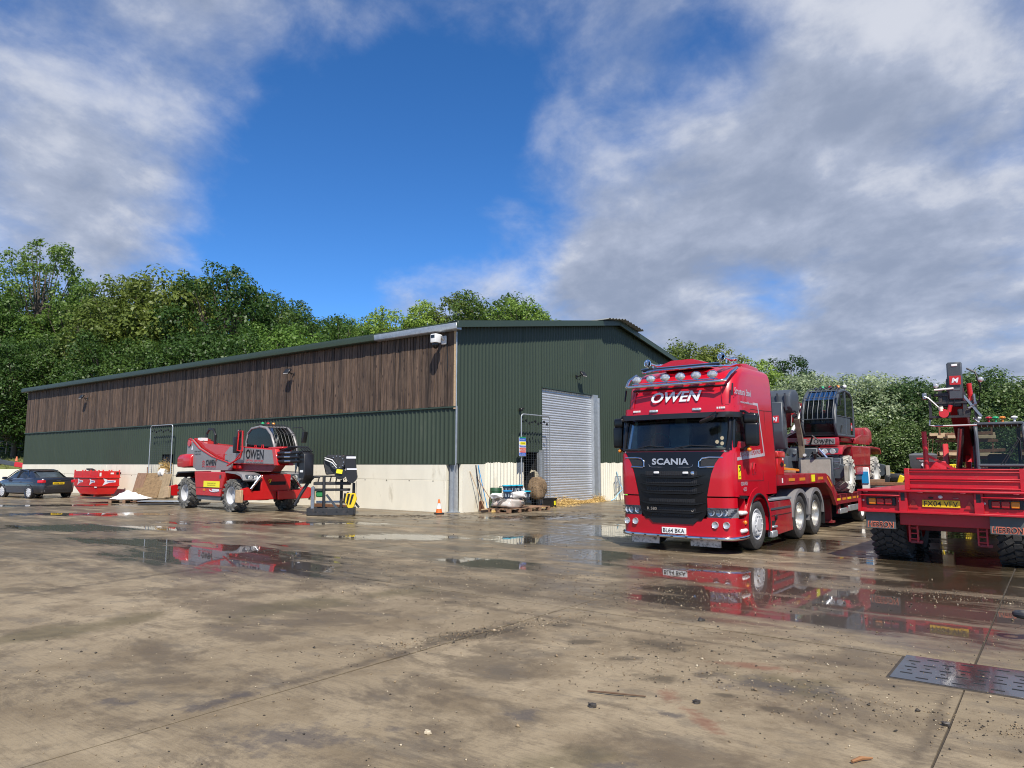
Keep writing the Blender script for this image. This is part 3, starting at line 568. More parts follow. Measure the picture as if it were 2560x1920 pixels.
B().box((9.58, -0.045, 3.2), (0.03, 0.06, 3.05)).done('door_jamb_trim', GALV, barn)
# dark openings: reveal boxes behind the two personnel doorways
for nm, cx_, cy_, sx_, sy_ in (('doorway_lining', 4.41, 0.9, 1.06, 1.5), ('doorway_lining', 0.9, 18.9, 1.5, 1.09)):
    b = B(); z1 = 2.12
    if sy_ > sx_: b.box((cx_ - sx_ / 2 - 0.02, cy_, z1 / 2), (0.04, sy_, z1)).box((cx_ + sx_ / 2 + 0.02, cy_, z1 / 2), (0.04, sy_, z1)).box((cx_, cy_ + sy_ / 2, z1 / 2), (sx_, 0.04, z1)).box((cx_, cy_, z1 + 0.02), (sx_, sy_, 0.04))
    else: b.box((cx_, cy_ - sy_ / 2 - 0.02, z1 / 2), (sx_, 0.04, z1)).box((cx_, cy_ + sy_ / 2 + 0.02, z1 / 2), (sx_, 0.04, z1)).box((cx_ + sx_ / 2, cy_, z1 / 2), (0.04, sy_, z1)).box((cx_, cy_, z1 + 0.02), (sx_, sy_, 0.04))
    b.done(nm, DARK, barn)
B().box((4.95, -0.02, 1.05), (0.12, 0.12, 2.1)).done('door_jamb', GALV, barn)
B().box((0.35, 19.36, 1.05), (0.6, 0.05, 2.05)).done('steel_door_leaf', SLATE, barn); B().box((0.30, 19.30, 1.05), (0.06, 0.05, 2.1)).done('door_jamb', GALV, barn)
# loose strip on the concrete: water stain is in the panel; a second shed far behind
gs = thing('green_shed', 'small olive green ribbed shed glimpsed behind the lorry trailer', 'shed', (17.8, 45, 0), R(12))
V = []; F = []
for k in range(61):
    for z in (0, 5.2): V.append((k * 0.125, -0.03 * (k % 2), z))
    if k: F.append((2 * k - 2, 2 * k, 2 * k + 1, 2 * k - 1))
SHG = mat('olive_cladding', (0.075, 0.10, 0.05), 0.5, 0, 0.08, 1)
obj('front_wall', np_mesh('front_wall', V, F), SHG, gs); B().box((3.75, 3.0, 2.58), (7.48, 5.9, 5.16)).done('shed_body', SHG, gs); B().box((3.75, 2.9, 5.27), (7.9, 6.5, 0.12)).done('roof_sheet', CLADT, gs)
# ------------------------------------------------------------------ wheels
def wheel(parent, c, rad, w, side, rim_r, tyre=None, rim=None, lugs=0, style='dish', name='wheel', flare=0.0):
    "tyre (mesh) with a rim sub-part; side = +1/-1 gives the outer face along y"
    s = side; x, y, z = c; h = w / 2
    b = B(); r0 = rad - (0.035 if lugs else 0)
    b.lathe([(rim_r, -h * 0.8), (rim_r + 0.05, -h), (r0 * 0.86, -h * 1.02), (r0 * 0.97, -h * 0.86), (r0, -h * 0.6), (r0, h * 0.6), (r0 * 0.97, h * 0.86), (r0 * 0.86, h * 1.02), (rim_r + 0.05, h), (rim_r, h * 0.8)], c, 'y', 36)
    if lugs == 0:
        for q in (-0.45, -0.15, 0.15, 0.45):
            b.lathe([(r0 - 0.004, h * (q - 0.025)), (r0 + 0.006, h * (q - 0.10)), (r0 + 0.006, h * (q - 0.02))], c, 'y', 36)
    else:
        for k in range(lugs):
            for sg in (-1, 1):
                t = 2 * math.pi * (k + (0.5 if sg > 0 else 0)) / lugs
                m = Matrix.Translation(c) @ Matrix.Rotation(t, 4, 'Y') @ Matrix.Translation((0, sg * h * 0.50, r0 + 0.010)) @ Matrix.Rotation(sg * R(38), 4, 'Z')
                bmesh.ops.create_cube(b.bm, size=1, matrix=m @ Matrix.Diagonal((0.075, w * 0.62, 0.06, 1)))
                m = Matrix.Translation(c) @ Matrix.Rotation(t + 0.12 * sg * 0, 4, 'Y') @ Matrix.Translation((0.0, sg * h * 0.97, r0 - 0.05)) 
                bmesh.ops.create_cube(b.bm, size=1, matrix=m @ Matrix.Diagonal((0.07, 0.05, 0.13, 1)))
    o = b.done(name, tyre or RUB, parent)
    q = B()
    if style == 'dish':      # deep dished drive/plant rim
        q.lathe([(rim_r + 0.012, s * h * 0.84), (rim_r, s * h * 0.90), (rim_r - 0.03, s * h * 0.80), (rim_r - 0.05, s * h * 0.15), (rim_r * 0.55, s * h * 0.05), (rim_r * 0.45, s * h * 0.10), (rim_r * 0.42, s * h * 0.32), (0.0, s * h * 0.36)], c, 'y', 28)
    else:                    # steer rim bulging outward
        q.lathe([(rim_r + 0.012, s * h * 0.84), (rim_r, s * h * 0.92), (rim_r - 0.025, s * h * 0.82), (rim_r - 0.04, s * h * 0.55), (rim_r * 0.80, s * h * 0.60), (rim_r * 0.72, s * h * 1.02), (rim_r * 0.45, s * h * 1.06), (rim_r * 0.40, s * h * 1.16), (0.0, s * h * 1.18)], c, 'y', 28)
    nn = 10
    for k in range(nn):
        t = 2 * math.pi * k / nn; rr = rim_r * (0.36 if style == 'dish' else 0.60); yy = s * h * (0.16 if style == 'dish' else 1.03)
        p = Vector((x + rr * math.cos(t), y + yy, z + rr * math.sin(t))); q.cyl(p, p + Vector((0, s * 0.03, 0)), 0.014, n=6)
    q.done('rim', rim or ALU, o)
    if style == 'dish': B().lathe([(rim_r * 0.9, -s * h * 0.2), (0.001, -s * h * 0.2)], c, 'y', 20).done('rim_back', DARK, o)
    return o
def arch(b, c, r0, r1, y0, y1, a0, a1, n=14):
    rings = []
    for k in range(n + 1):
        t = R(a0 + (a1 - a0) * k / n); cs, sn = math.cos(t), math.sin(t)
        rings.append([(c[0] + r * cs, y, c[1] + r * sn) for r, y in ((r0, y0), (r1, y0), (r1, y1), (r0, y1))])
    b.loft(rings); return b

# ------------------------------------------------------------------ red tractor unit; local x forward, front axle at x = 0, seen left side at +y
TR_O, TR_YAW = (3.82, 14.876, 0), math.atan2(-0.783, -0.622)
truck = thing('tractor_unit', 'red lorry cab with black grille and row of roof spotlights', 'lorry', (TR_O[0] + 0.055 * 0.783, TR_O[1] - 0.055 * 0.622, 0), TR_YAW); truck.scale = (1, 0.955, 1)
_Z = [0.27, 1.05, 1.35, 1.60, 1.90, 2.22, 2.55, 2.72, 2.95, 3.15, 3.30, 3.42, 3.52, 3.585]
_X = [1.27, 1.33, 1.34, 1.335, 1.30, 1.21, 1.12, 1.10, 1.06, 1.01, 0.92, 0.78, 0.55, 0.25]
_H = [1.235, 1.245, 1.245, 1.245, 1.24, 1.225, 1.21, 1.205, 1.20, 1.195, 1.185, 1.17, 1.135, 1.04]
def tx(z): return float(np.interp(z, _Z, _X))
def th_(z): return float(np.interp(z, _Z, _H))
RC = 0.27; BOW = 0.07
def fx(y, z):
    "front surface of the cab at (y, z)"
    hw = th_(z); a = abs(y); s = hw - RC
    base = tx(z) - BOW * min(a, s) ** 2 / s ** 2
    if a > s: base -= RC - math.sqrt(max(0.0, RC * RC - (a - s) ** 2))
    return base
def ring(z, xr=-1.08, xoff=0.0, yoff=0.0, side=True):
    hw = th_(z); s = hw - RC; pts = []
    fr = [-s + 2 * s * k / 10 for k in range(11)]
    cor = [s + RC * math.sin(R(a)) for a in (18, 36, 54, 72, 90)]
    for y in [-c for c in cor[::-1]] + fr + cor: pts.append((fx(y, z) + xoff, y, z))
    x0 = pts[0][0]
    L_ = [(xr, -hw, z), (xr * 0.6 + x0 * 0.4, -hw, z), (xr * 0.25 + x0 * 0.75, -hw, z)]
    Rr = [(a, hw, zz) for a, _, zz in L_[::-1]]
    return L_ + pts + Rr
def cab_shell():
    zs = [1.05, 1.2, 1.35, 1.6, 1.9, 2.22, 2.55, 2.72, 2.95, 3.15, 3.30, 3.42, 3.52, 3.585]; b = B()
    rings = [ring(z) for z in zs]; n = len(rings[0]); vs = [[b.bm.verts.new(p) for p in r] for r in rings]
    for j in range(len(zs) - 1):
        for i in range(n):
            k = (i + 1) % n
            if 1.89 < zs[j] < 2.5 and 5 <= i < n - 6: continue      # windscreen opening
            b.bm.faces.new((vs[j][i], vs[j][k], vs[j + 1][k], vs[j + 1][i]))
    b.bm.faces.new(vs[-1]); return b.done('cab', RED, truck, smooth=45)
cab = cab_shell()
def band(z0, z1, i0, i1, off, nz=3, b=None):
    "strip of the cab surface between two heights, pushed out by off"
    b = b or B(); rows = []
    for k in range(nz + 1):
        z = z0 + (z1 - z0) * k / nz; r = ring(z)[i0:i1]; rows.append([(x + off * (0.9 if abs(y) < 1.1 else 0.5), y * (1 + off * 0.5), zz) for x, y, zz in r])
    back = [[(x - 0.03, y, z) for x, y, z in rows[-1]], [(x - 0.03, y, z) for x, y, z in rows[0]]]
    rings = rows + back + [rows[0]]
    b.loft(rings, False, False)
    return b
band(1.905, 2.55, 5, len(ring(2)) - 5, 0.0).done('windscreen', GLSW, cab)
def patch(ylo, yhi, z0, z1, off, ny=10, nz=8, th=0.02, b=None):
    b = b or B(); rows = []
    for k in range(nz + 1):
        z = z0 + (z1 - z0) * k / nz; a, c = ylo(z), yhi(z)
        ys = [a + (c - a) * i / ny for i in range(ny + 1)]
        rows.append([(fx(ys[0], z) - th, ys[0], z)] + [(fx(y, z) + off, y, z) for y in ys] + [(fx(ys[-1], z) - th, ys[-1], z)])
    f, l = rows[0], rows[-1]
    rows = [[(x if i in (0, len(f) - 1) else x - off - th, y, z) for i, (x, y, z) in enumerate(f)]] + rows + [[(x if i in (0, len(l) - 1) else x - off - th, y, z) for i, (x, y, z) in enumerate(l)]]
    b.loft(rows, False, False); return b
# interior seen through the windscreen
inn = B().box((0.05, 0, 1.86), (2.1, 2.36, 0.06)).box((-0.95, 0, 2.6), (0.05, 2.3, 1.5)).box((0.0, 0, 2.75), (2.0, 2.2, 0.04)); inn.done('interior', DARK, cab)
B().prism([(1.22, 1.86), (1.20, 1.93), (0.85, 1.99), (0.70, 1.86)], 'xz', -1.12, 1.12, bev=0.02).done('dashboard', TRIM, cab)
B().tube([(0.66 + 0.08 * math.sin(t), -0.55 + 0.22 * math.cos(t), 2.07 + 0.20 * math.sin(t)) for t in [2 * math.pi * k / 18 for k in range(18)]], 0.016, 6, True).cyl((0.62, -0.55, 2.05), (0.85, -0.55, 1.92), 0.05).done('steering_wheel', BLK, cab)
for y in (-0.55, 0.6): B().box((-0.25, y, 2.16), (0.16, 0.50, 0.66), rot=(0, -0.12, 0), bev=0.05, seg=2).box((-0.30, y, 2.56), (0.12, 0.28, 0.20), bev=0.04).done('seat', TRIM, cab)
B().prism([(0.98, 1.96), (0.95, 2.5), (0.97, 2.5), (1.0, 1.96)], 'xz', -1.06, -0.93).done('curtain', mat('pale_curtain', (0.20, 0.24, 0.22), 0.9), cab)
for k, (y, z) in enumerate(((0.93, 2.06), (1.03, 2.03), (1.02, 2.13))): B().cyl((fx(y, z) + 0.004, y, z), (fx(y, z) + 0.010, y, z), 0.036, n=14).done('tax_disc', mat('disc_paper%d' % k, (0.42, 0.36, 0.24), 0.6), cab)
# black frame, wipers
B().tube([(fx(y, 1.93) + 0.012, y, 1.925) for y in np.linspace(-1.16, 1.16, 15)], 0.030, 6).done('scuttle_panel', BLK, cab)
for y0, y1 in ((-0.75, -0.15), (0.1, 0.9)):
    B().tube([(fx(y, z) + 0.03, y, z) for y, z in ((y0, 1.95), (y0 * 0.6 + y1 * 0.4, 2.00), (y1, 1.975))], 0.012, 5).bar((fx(y0, 1.9) + 0.03, y0, 1.91), (fx(y0, 2.0) + 0.03, y0 * 0.6 + y1 * 0.4, 2.0), 0.02, 0.012).done('wiper', BLK, cab)
for s in (-1, 1):
    B().tube([(fx(s * y, z) - 0.0, s * y, z) for y, z in ((1.12, 1.9), (1.14, 2.1), (1.135, 2.35), (1.12, 2.56))], 0.045, 8).done('pillar_trim', BLKG, cab)
# sun visor and red ledge above the windscreen
band(2.52, 2.62, 3, len(ring(2)) - 3, 0.17, 2).done('sun_visor', BLK, cab)
led = band(2.60, 2.755, 2, len(ring(2)) - 2, 0.10, 3).done('visor_ledge', RED, cab)
for y in (-0.42, 0.52): B().box((fx(y, 2.68) + 0.105, y, 2.685), (0.03, 0.20, 0.055), bev=0.015).done('marker_lamp', LENS, led)
for y in (-0.83, 1.0):
    for k in range(4): B().box((fx(y, 2.7) + 0.10, y + k * 0.045 - 0.07, 2.70), (0.02, 0.03, 0.035)).done('marker_light', WHT, led)
text('OWEN', 1.10, 0.215, (fx(0.03, 2.97) + 0.0, 0.03, 2.955), (-0.02, 1, 0), (-0.18, 0, 1), WHTV, cab, shear=0.28, bold=0.028, ext=0.028)
# crease under the light bar
B().tube([(fx(y, 3.14) + 0.012, y, 3.14) for y in np.linspace(-1.03, 1.03, 13)], 0.018, 6).done('roof_seam', BLK, cab)
for s in (-1, 1): B().tube([(fx(s * 0.9, z) + 0.006, s * (1.0 - (z - 2.76) * 0.15), z) for z in (2.78, 2.95, 3.12)], 0.010, 6).done('panel_crease', RED, cab)
# roof light bar with six spot lamps, upper bar with two horns, beacon box
lb = B().tube([(fx(0.9, 3.3) - 0.25, -1.14, 3.50), (0.93, -1.13, 3.36), (1.10, -1.10, 3.22), (1.16, -0.98, 3.20)] + [(1.18 - 0.04 * y * y, y, 3.20) for y in np.linspace(-0.8, 0.8, 7)] + [(1.16, 0.98, 3.20), (1.10, 1.10, 3.22), (0.93, 1.13, 3.36), (fx(0.9, 3.3) - 0.25, 1.14, 3.50)], 0.032, 10).done('light_bar', CHR, truck)
B().tube([(1.15 - 0.04 * y * y, y, 3.255) for y in np.linspace(-0.95, 0.95, 9)], 0.014, 6).done('light_bar_rail', CHR, lb)
for k in range(6):
    y = -0.84 + 1.68 * k / 5; x = 1.13 - 0.04 * y * y
    sp = B().lathe([(0.0, -0.11), (0.06, -0.10), (0.11, -0.03), (0.118, 0.03), (0.105, 0.035)], (0, 0, 0), 'x', 20)
    for v in sp.bm.verts: v.co.z *= 0.66; v.co.y *= 0.92; v.co += Vector((x - 0.01, y, 3.345))
    so = sp.cyl((x - 0.04, y, 3.21), (x - 0.04, y, 3.28), 0.015).done('spot_lamp', CHR, lb)
    g = B().lathe([(0.0, 0.055), (0.06, 0.048), (0.105, 0.028)], (0, 0, 0), 'x', 20)
    for v in g.bm.verts: v.co.z *= 0.66; v.co.y *= 0.92; v.co += Vector((x - 0.01, y, 3.345))
    g.done('lens', LENS, so)
ub = B().tube([(0.42, -1.0, 3.60), (0.55, -0.96, 3.555), (0.75, -0.9, 3.54)] + [(0.86, y, 3.54) for y in (-0.6, 0, 0.6)] + [(0.75, 0.9, 3.54), (0.55, 0.96, 3.555), (0.32, 1.0, 3.62)], 0.026, 8).tube([(0.80, y, 3.60) for y in (-0.9, 0, 0.85)], 0.014, 6).done('roof_rail', CHR, truck)
B().box((0.80, -0.02, 3.575), (0.05, 1.75, 0.03)).done('rail_tread', BLK, ub)
for y in (-0.72, 0.93):
    B().lathe([(0.018, -0.50), (0.022, -0.25), (0.035, -0.08), (0.085, 0.02), (0.07, 0.022), (0.03, -0.06)], (0.84, y, 3.70), 'x', 16).cyl((0.62, y, 3.60), (0.62, y, 3.70), 0.015).box((0.40, y + 0.05, 3.70), (0.13, 0.16, 0.06), bev=0.02).done('air_horn', CHR, ub)
B().loft([[(x, y * w, z) for y, z in ((-0.55, 3.56), (-0.50, 3.66), (-0.25, 3.735), (0.25, 3.735), (0.50, 3.66), (0.55, 3.56))] for x, w in ((0.72, 0.95), (0.62, 1.0), (0.05, 1.0), (-0.05, 0.95))]).done('beacon_pod', RED, truck)
B().prism([(-0.15, 3.55), (-0.05, 3.66), (-0.35, 3.70), (-1.02, 3.665), (-1.06, 3.55)], 'xz', -0.98, 0.98, bev=0.05, seg=2).done('roof_deflector', RED, truck)
# grille: black field, recessed mesh, slats
GL = lambda z: -float(np.interp(z, [0.60, 0.72, 1.05, 1.45, 1.70, 1.86], [0.60, 0.70, 0.74, 0.83, 0.93, 1.08]))
grille = patch(GL, lambda z: -GL(z), 0.60, 1.88, 0.012, 12, 10).done('grille_panel', BLKG, truck)
MESHM = mat('grille_mesh', (0.016, 0.016, 0.018), 0.6, 0, 0.5, 60)
for z, hw, hh in ((1.475, 0.56, 0.075), (1.325, 0.55, 0.075), (1.175, 0.54, 0.075), (0.965, 0.50, 0.07), (0.80, 0.50, 0.06), (0.69, 0.45, 0.05)):
    m_ = patch(lambda q: -hw, lambda q: hw, z - hh / 2, z + hh / 2, 0.018, 6, 2).done('grille_mesh', MESHM, grille)
    v = B()
    for k in range(26): v.box((fx(0, z) + 0.012 - BOW * (hw * (k - 12.5) / 13) ** 2, hw * (k - 12.5) / 13, z), (0.02, 0.006, hh * 0.9))
    v.done('mesh_bars', BLK, m_, kind='stuff')
for z, hw in ((1.41, 0.70), (1.258, 0.69), (1.105, 0.68), (0.905, 0.72), (0.745, 0.66)):
    b = B(); rows = []
    for k in range(13):
        y = -hw + 2 * hw * k / 12; e = 1 - max(0, (abs(y) - hw * 0.72) / (hw * 0.28)) * 0.8; zz = z + max(0, (abs(y) - hw * 0.72)) * 0.18
        x0 = fx(y, z); rows.append([(x0 + 0.008, y, zz + 0.03 * e), (x0 + 0.055 * e + 0.01, y, zz + 0.012 * e), (x0 + 0.055 * e + 0.01, y, zz - 0.02 * e), (x0 + 0.008, y, zz - 0.035 * e)])
    b.loft(rows).done('grille_slat', BLKG, grille)
text('SCANIA', 0.80, 0.122, (fx(0.08, 1.69) + 0.0, 0.0, 1.695), (0, 1, 0), (-0.06, 0, 1), LETM, grille, bold=0.03, space=1.02, ext=0.028)
B().tube([(fx(y, 1.58) + 0.016, y, z) for y, z in ((-0.48, 1.64), (-0.46, 1.60), (-0.42, 1.59), (0.42, 1.59), (0.46, 1.60), (0.48, 1.64))], 0.006, 5).done('badge_trough', STEEL, grille)
for s in (-1, 1):
    pts = [(1.06, 1.77), (0.80, 1.775), (0.66, 1.755), (0.605, 1.70), (0.59, 1.605), (0.62, 1.585), (0.90, 1.60)]
    B().tube([(fx(s * y, z) + 0.020, s * y, z) for y, z in pts], 0.016, 6).done('chrome_vent_surround', CHR, grille)
    patch(lambda z: min(s * 0.64, s * 0.98), lambda z: max(s * 0.64, s * 0.98), 1.615, 1.745, 0.016, 4, 2).done('vent_mesh', MESHM, grille)
for y in (-0.30, 0.33): B().box((fx(y, 1.485) + 0.032, y, 1.485), (0.03, 0.115, 0.042), bev=0.008).done('grille_lamp', WHT, grille)
B().sph((fx(0.46, 1.475) + 0.02, 0.465, 1.475), (0.02, 0.040, 0.046), 12).done('badge', CHR, grille)
text('R 580', 0.22, 0.055, (fx(-0.4, 0.80) + 0.03, -0.42, 0.80), (0.04, 1, 0), (0, 0, 1), CHR, grille, bold=0.01, ext=0.024)
B().prism([(0.415, 0.80), (0.445, 0.73), (0.475, 0.80), (0.445, 0.775)], 'yz', fx(0.45, 0.78) + 0.03, fx(0.45, 0.78) + 0.045).done('badge', CHR, grille)
# bumper: lower red ring with grille notch, headlamps, fogs, plate
zs = [0.25, 0.29, 0.40, 0.60, 0.64]
bump = B()
bump.loft([[(x, y, z) for x, y, z in ring(z, xr=0.64)] for z in zs]); bumper = bump.done('bumper', RED, truck, smooth=45)
for s in (-1, 1):
    cheek = patch(lambda z: (GL(z) - 0.004 if s > 0 else -th_(z) + 0.02) if s < 0 else -GL(z) + 0.004, lambda z: (GL(z) - 0.004) if s < 0 else th_(z) - 0.02, 1.06, 1.86, 0.022, 8, 8).done('cheek_panel', RED, truck)
    lo = patch(lambda z: -th_(z) + 0.01 if s < 0 else 0.70, lambda z: -0.70 if s < 0 else th_(z) - 0.01, 0.64, 0.665, 0.0, 6, 1).done('lamp_sill', RED, truck)
    up = patch(lambda z: -th_(z) + 0.01 if s < 0 else 0.735, lambda z: -0.735 if s < 0 else th_(z) - 0.01, 0.845, 1.03, 0.010, 6, 2).done('lamp_brow', RED, truck)
    hl = patch(lambda z: -1.235 if s < 0 else 0.715, lambda z: -0.715 if s < 0 else 1.235, 0.665, 0.845, -0.015, 6, 2).done('headlamp', MATS.get('lamp_bowl') or mat('lamp_bowl', (0.30, 0.30, 0.31), 0.22, 0.5, 0.3, 14), truck)
    for yy, rr in ((0.80, 0.066), (0.945, 0.072), (1.05, 0.06)):
        y = s * yy; p = Vector((fx(y, 0.755) - 0.01, y, 0.755)); o_ = B().lathe([(0.0, 0.004), (rr * 0.6, 0.010), (rr * 0.9, 0.016), (rr, 0.0)], p, 'x', 18).done('reflector', LENS, hl)
    patch(lambda z: -1.10 if s < 0 else 0.725, lambda z: -0.725 if s < 0 else 1.10, 0.675, 0.835, 0.006, 8, 2).done('lamp_glass', glass_mat('headlamp_glass', (0.9, 0.92, 0.95), 0.95), hl)
    for k in range(5): B().box((fx(s * (1.13 + k * 0.02), 0.7) - 0.005, s * (1.135 + k * 0.019), 0.70 + k * 0.028), (0.05, 0.06, 0.008)).done('side_louvre', BLK, hl)
    for yy in (0.86, 1.07):
        y = s * yy; p = (fx(y, 0.54) - 0.015, y, 0.535); B().lathe([(0.0, 0.02), (0.04, 0.028), (0.056, 0.034), (0.062, 0.04), (0.066, 0.01)], p, 'x', 18).done('fog_lamp', LENS, bumper)
patch(lambda z: -0.56 + (0.64 - z) * 1.1, lambda z: 0.56 - (0.64 - z) * 1.1, 0.525, 0.64, 0.016, 6, 2).done('bumper_step', BLK, bumper)
pl = B().box((tx(0.40) + 0.012, 0.02, 0.395), (0.02, 0.52, 0.115), bev=0.004).done('number_plate', WHT, truck)
text('BL64 BKA', 0.46, 0.078, (tx(0.40) + 0.020, 0.02, 0.395), (0, 1, 0), (0, 0, 1), INK, pl, bold=0.012, ext=0.006)
nb_ = B().tube([(0.70, -1.29, 0.31), (0.98, -1.28, 0.30), (1.18, -1.16, 0.295)] + [(fx(y, 0.3) + 0.05, y, 0.29) for y in np.linspace(-0.95, 0.95, 9)] + [(1.18, 1.16, 0.295), (0.98, 1.28, 0.30), (0.70, 1.29, 0.31)], 0.033, 10).done('bull_bar', CHR, truck)
for k in range(7): y = -0.9 + k * 0.3; B().box((fx(y, 0.3) + 0.083, y, 0.292), (0.008, 0.05, 0.018)).done('bar_led', BLK, nb_)
SPL = mat('mud_splashed_white', (0.55, 0.53, 0.48), 0.6, 0, 0.1, 4, dirt=((0.04, 0.035, 0.03), 0.55, 16))
for y in (-0.68, 0.62): B().box((1.16, y, 0.185), (0.02, 0.62, 0.13)).done('front_mud_flap', SPL, truck)
# lower cab side, wheel arch, steps (both sides)
for s in (-1, 1):
    ya, yb = (s * 0.86, s * 1.255)
    arch(B(), (0, 0.50), 0.585, 0.70, ya, yb, -18, 196).done('wheel_arch', RED, truck)
    B().tube([(0.57 * math.cos(R(a)), s * 1.262, 0.50 + 0.575 * math.sin(R(a))) for a in range(-15, 196, 14)], 0.016, 6).done('arch_lip', BLK, truck)
    B().prism([(0.66, 0.88), (0.72, 1.08), (-1.05, 1.08), (-0.98, 1.02), (-0.62, 0.98), (-0.35, 1.15), (0.35, 1.15)], 'xz', s * 0.9, s * 1.235, bev=0.01).done('cab_sill', RED, truck)
    B().prism([(0.56, 0.30), (0.70, 0.30), (0.72, 1.0), (0.60, 0.90)], 'xz', s * 0.9, s * 1.225).done('step_panel', RED, truck)
    for z in (0.42, 0.745): B().box((0.80, s * 1.20, z), (0.30, 0.16, 0.07), bev=0.025).done('step_tread', WHT, truck)
    B().box((0.74, s * 1.16, 0.56), (0.16, 0.14, 0.17)).done('step_well', BLK, truck); B().sph((0.72, s * 1.245, 0.565), 0.04, 10).done('side_indicator', AMB, truck)
    B().prism([(0.98, 1.075), (0.62, 1.06), (0.55, 1.0), (0.85, 1.01)], 'xz', s * 1.19, s * 1.256).done('cheek_vent', BLK, truck)
    B().box((-0.2, s * 0.6, 0.85), (1.6, 0.5, 0.35)).done('wheel_well', DARK, truck)
    # door glass, seams, handle
    pts = [(1.0, 2.60), (0.6, 2.65), (-0.22, 2.66), (-0.26, 2.60), (-0.22, 2.25), (-0.10, 2.17), (0.35, 2.13), (0.62, 1.98), (1.08, 1.96)]
    dg = B().prism(pts, 'xz', s * 1.17, s * 1.232, bev=0.004).done('door_glass', GLSD, cab)
    B().bar((0.50, s * 1.237, 1.97), (0.50, s * 1.225, 2.65), 0.035, 0.012).done('quarter_light_bar', BLK, dg)
    for p, q in (((-0.33, 1.33), (-0.33, 2.72)), ((-0.33, 2.72), (0.98, 2.72)), ((1.02, 1.34), (-0.33, 1.32)), ((-0.62, 1.08), (-0.62, 2.72)), ((-1.08, 2.74), (-0.33, 2.72))):
        B().bar((p[0], s * (th_(p[1]) + 0.0005), p[1]), (q[0], s * (th_(q[1]) + 0.0005), q[1]), 0.006, 0.010).done('panel_seam', DARK, cab)
    B().tube([(0.24, s * 1.25, 1.46), (0.26, s * 1.268, 1.55), (0.21, s * 1.272, 1.66), (0.13, s * 1.268, 1.66), (0.10, s * 1.25, 1.50)], 0.018, 8).done('door_handle', RED, cab)
    B().prism([(0.06, 1.44), (0.28, 1.44), (0.27, 1.68), (0.12, 1.69)], 'xz', s * 1.24, s * 1.2475).done('handle_recess', REDD, cab)
    B().tube([(-1.10, s * 1.19, 1.1), (-1.10, s * 1.19, 2.2), (-1.10, s * 1.15, 3.1), (-1.10, s * 1.08, 3.42), (-1.10, s * 0.9, 3.56)], 0.05, 6).done('rear_gap_seal', BLK, cab)
    B().bar((1.03, s * 1.19, 2.93), (0.97, s * 1.185, 3.16), 0.025, 0.03).done('roof_grab_handle', BLK, cab)
    # mirrors
    mr_ = B().box((0.80, s * 1.47, 2.20), (0.17, 0.27, 0.44), rot=(0, 0, s * 0.25), bev=0.055, seg=3).box((0.80, s * 1.45, 2.50), (0.17, 0.27, 0.20), rot=(0, 0, s * 0.25), bev=0.06, seg=3).tube([(0.80, s * 1.22, 1.92), (0.86, s * 1.34, 1.93), (0.84, s * 1.42, 1.99)], 0.035, 8).tube([(0.82, s * 1.2, 2.64), (0.84, s * 1.35, 2.63), (0.82, s * 1.42, 2.58)], 0.025, 8).done('wing_mirror', BLKG, truck)
    B().sph((0.86, s * 1.43, 1.915), (0.05, 0.045, 0.038), 12).done('mirror_indicator', AMB, mr_)
    B().box((0.705, s * 1.44, 2.20), (0.01, 0.20, 0.36), rot=(0, 0, s * 0.25)).done('mirror_glass', CHR, mr_)
B().tube([(1.14, 0.95, 2.60), (1.34, 0.98, 2.60), (1.42, 0.90, 2.52)], 0.02, 6).box((1.42, 0.84, 2.47), (0.15, 0.30, 0.07), rot=(0.35, 0.3, 0.2), bev=0.03, seg=2).done('kerb_mirror', BLKG, truck)
# side lettering on the near side
yS = lambda z: th_(z) + 0.001
text('Structural Steel', 0.88, 0.13, (0.50, yS(3.03), 3.03), (-1, 0, 0.0), (0, -0.04, 1), SILV, cab, shear=0.3, bold=0.012, ext=0.004)
text('www.owenfab.co.uk', 0.66, 0.05, (0.33, yS(2.83), 2.835), (-1, 0, 0), (0, -0.05, 1), SILV, cab, bold=0.02, ext=0.004)
text('OWEN FABRICATIONS', 1.08, 0.085, (0.32, yS(1.85), 1.865), (-1, 0, 0.07), (0, 0, 1), SILV, cab, bold=0.03, ext=0.004)
text('0208 903', 0.33, 0.07, (0.72, yS(1.28), 1.285), (-1, 0, 0), (0, 0, 1), SILV, cab, bold=0.01, ext=0.006)
text('4323', 0.17, 0.07, (0.72, yS(1.17), 1.18), (-1, 0, 0), (0, 0, 1), SILV, cab, bold=0.01, ext=0.02)
for k in range(11):
    a = 1.00 - k * 0.128; B().prism([(a, 1.715 + (1 - a) * 0.065), (a - 0.115, 1.722 + (1 - a) * 0.065), (a - 0.10, 1.785 + (1 - a) * 0.065), (a + 0.0, 1.77 + (1 - a) * 0.065)], 'xz', 1.2405, 1.2475).done('silver_stripe', SILV, cab)
st = B().prism([(-0.235, 2.86), (-0.275, 2.86), (-0.47, 1.81), (-0.42, 1.81)], 'xz', 0, 0.002)
for v in st.bm.verts: v.co.y += yS(v.co.z)
st.done('silver_stripe', SILV, cab)
for k in range(3):
    B().prism([(-0.03 - k * 0.075, 2.81), (-0.09 - k * 0.075, 2.81), (-0.10 - k * 0.075, 2.86), (-0.04 - k * 0.075, 2.86)], 'xz', 1.197, 1.206).done('silver_stripe', SILV, cab)
stk = B().box((0.93, 1.249, 1.50), (0.13, 0.004, 0.26)).done('warning_sticker', YELF, cab); B().prism([(0.98, 1.60), (0.90, 1.56), (0.98, 1.50), (0.875, 1.53), (0.875, 1.62)], 'xz', 1.2515, 1.253).done('sticker_mark', INK, stk)
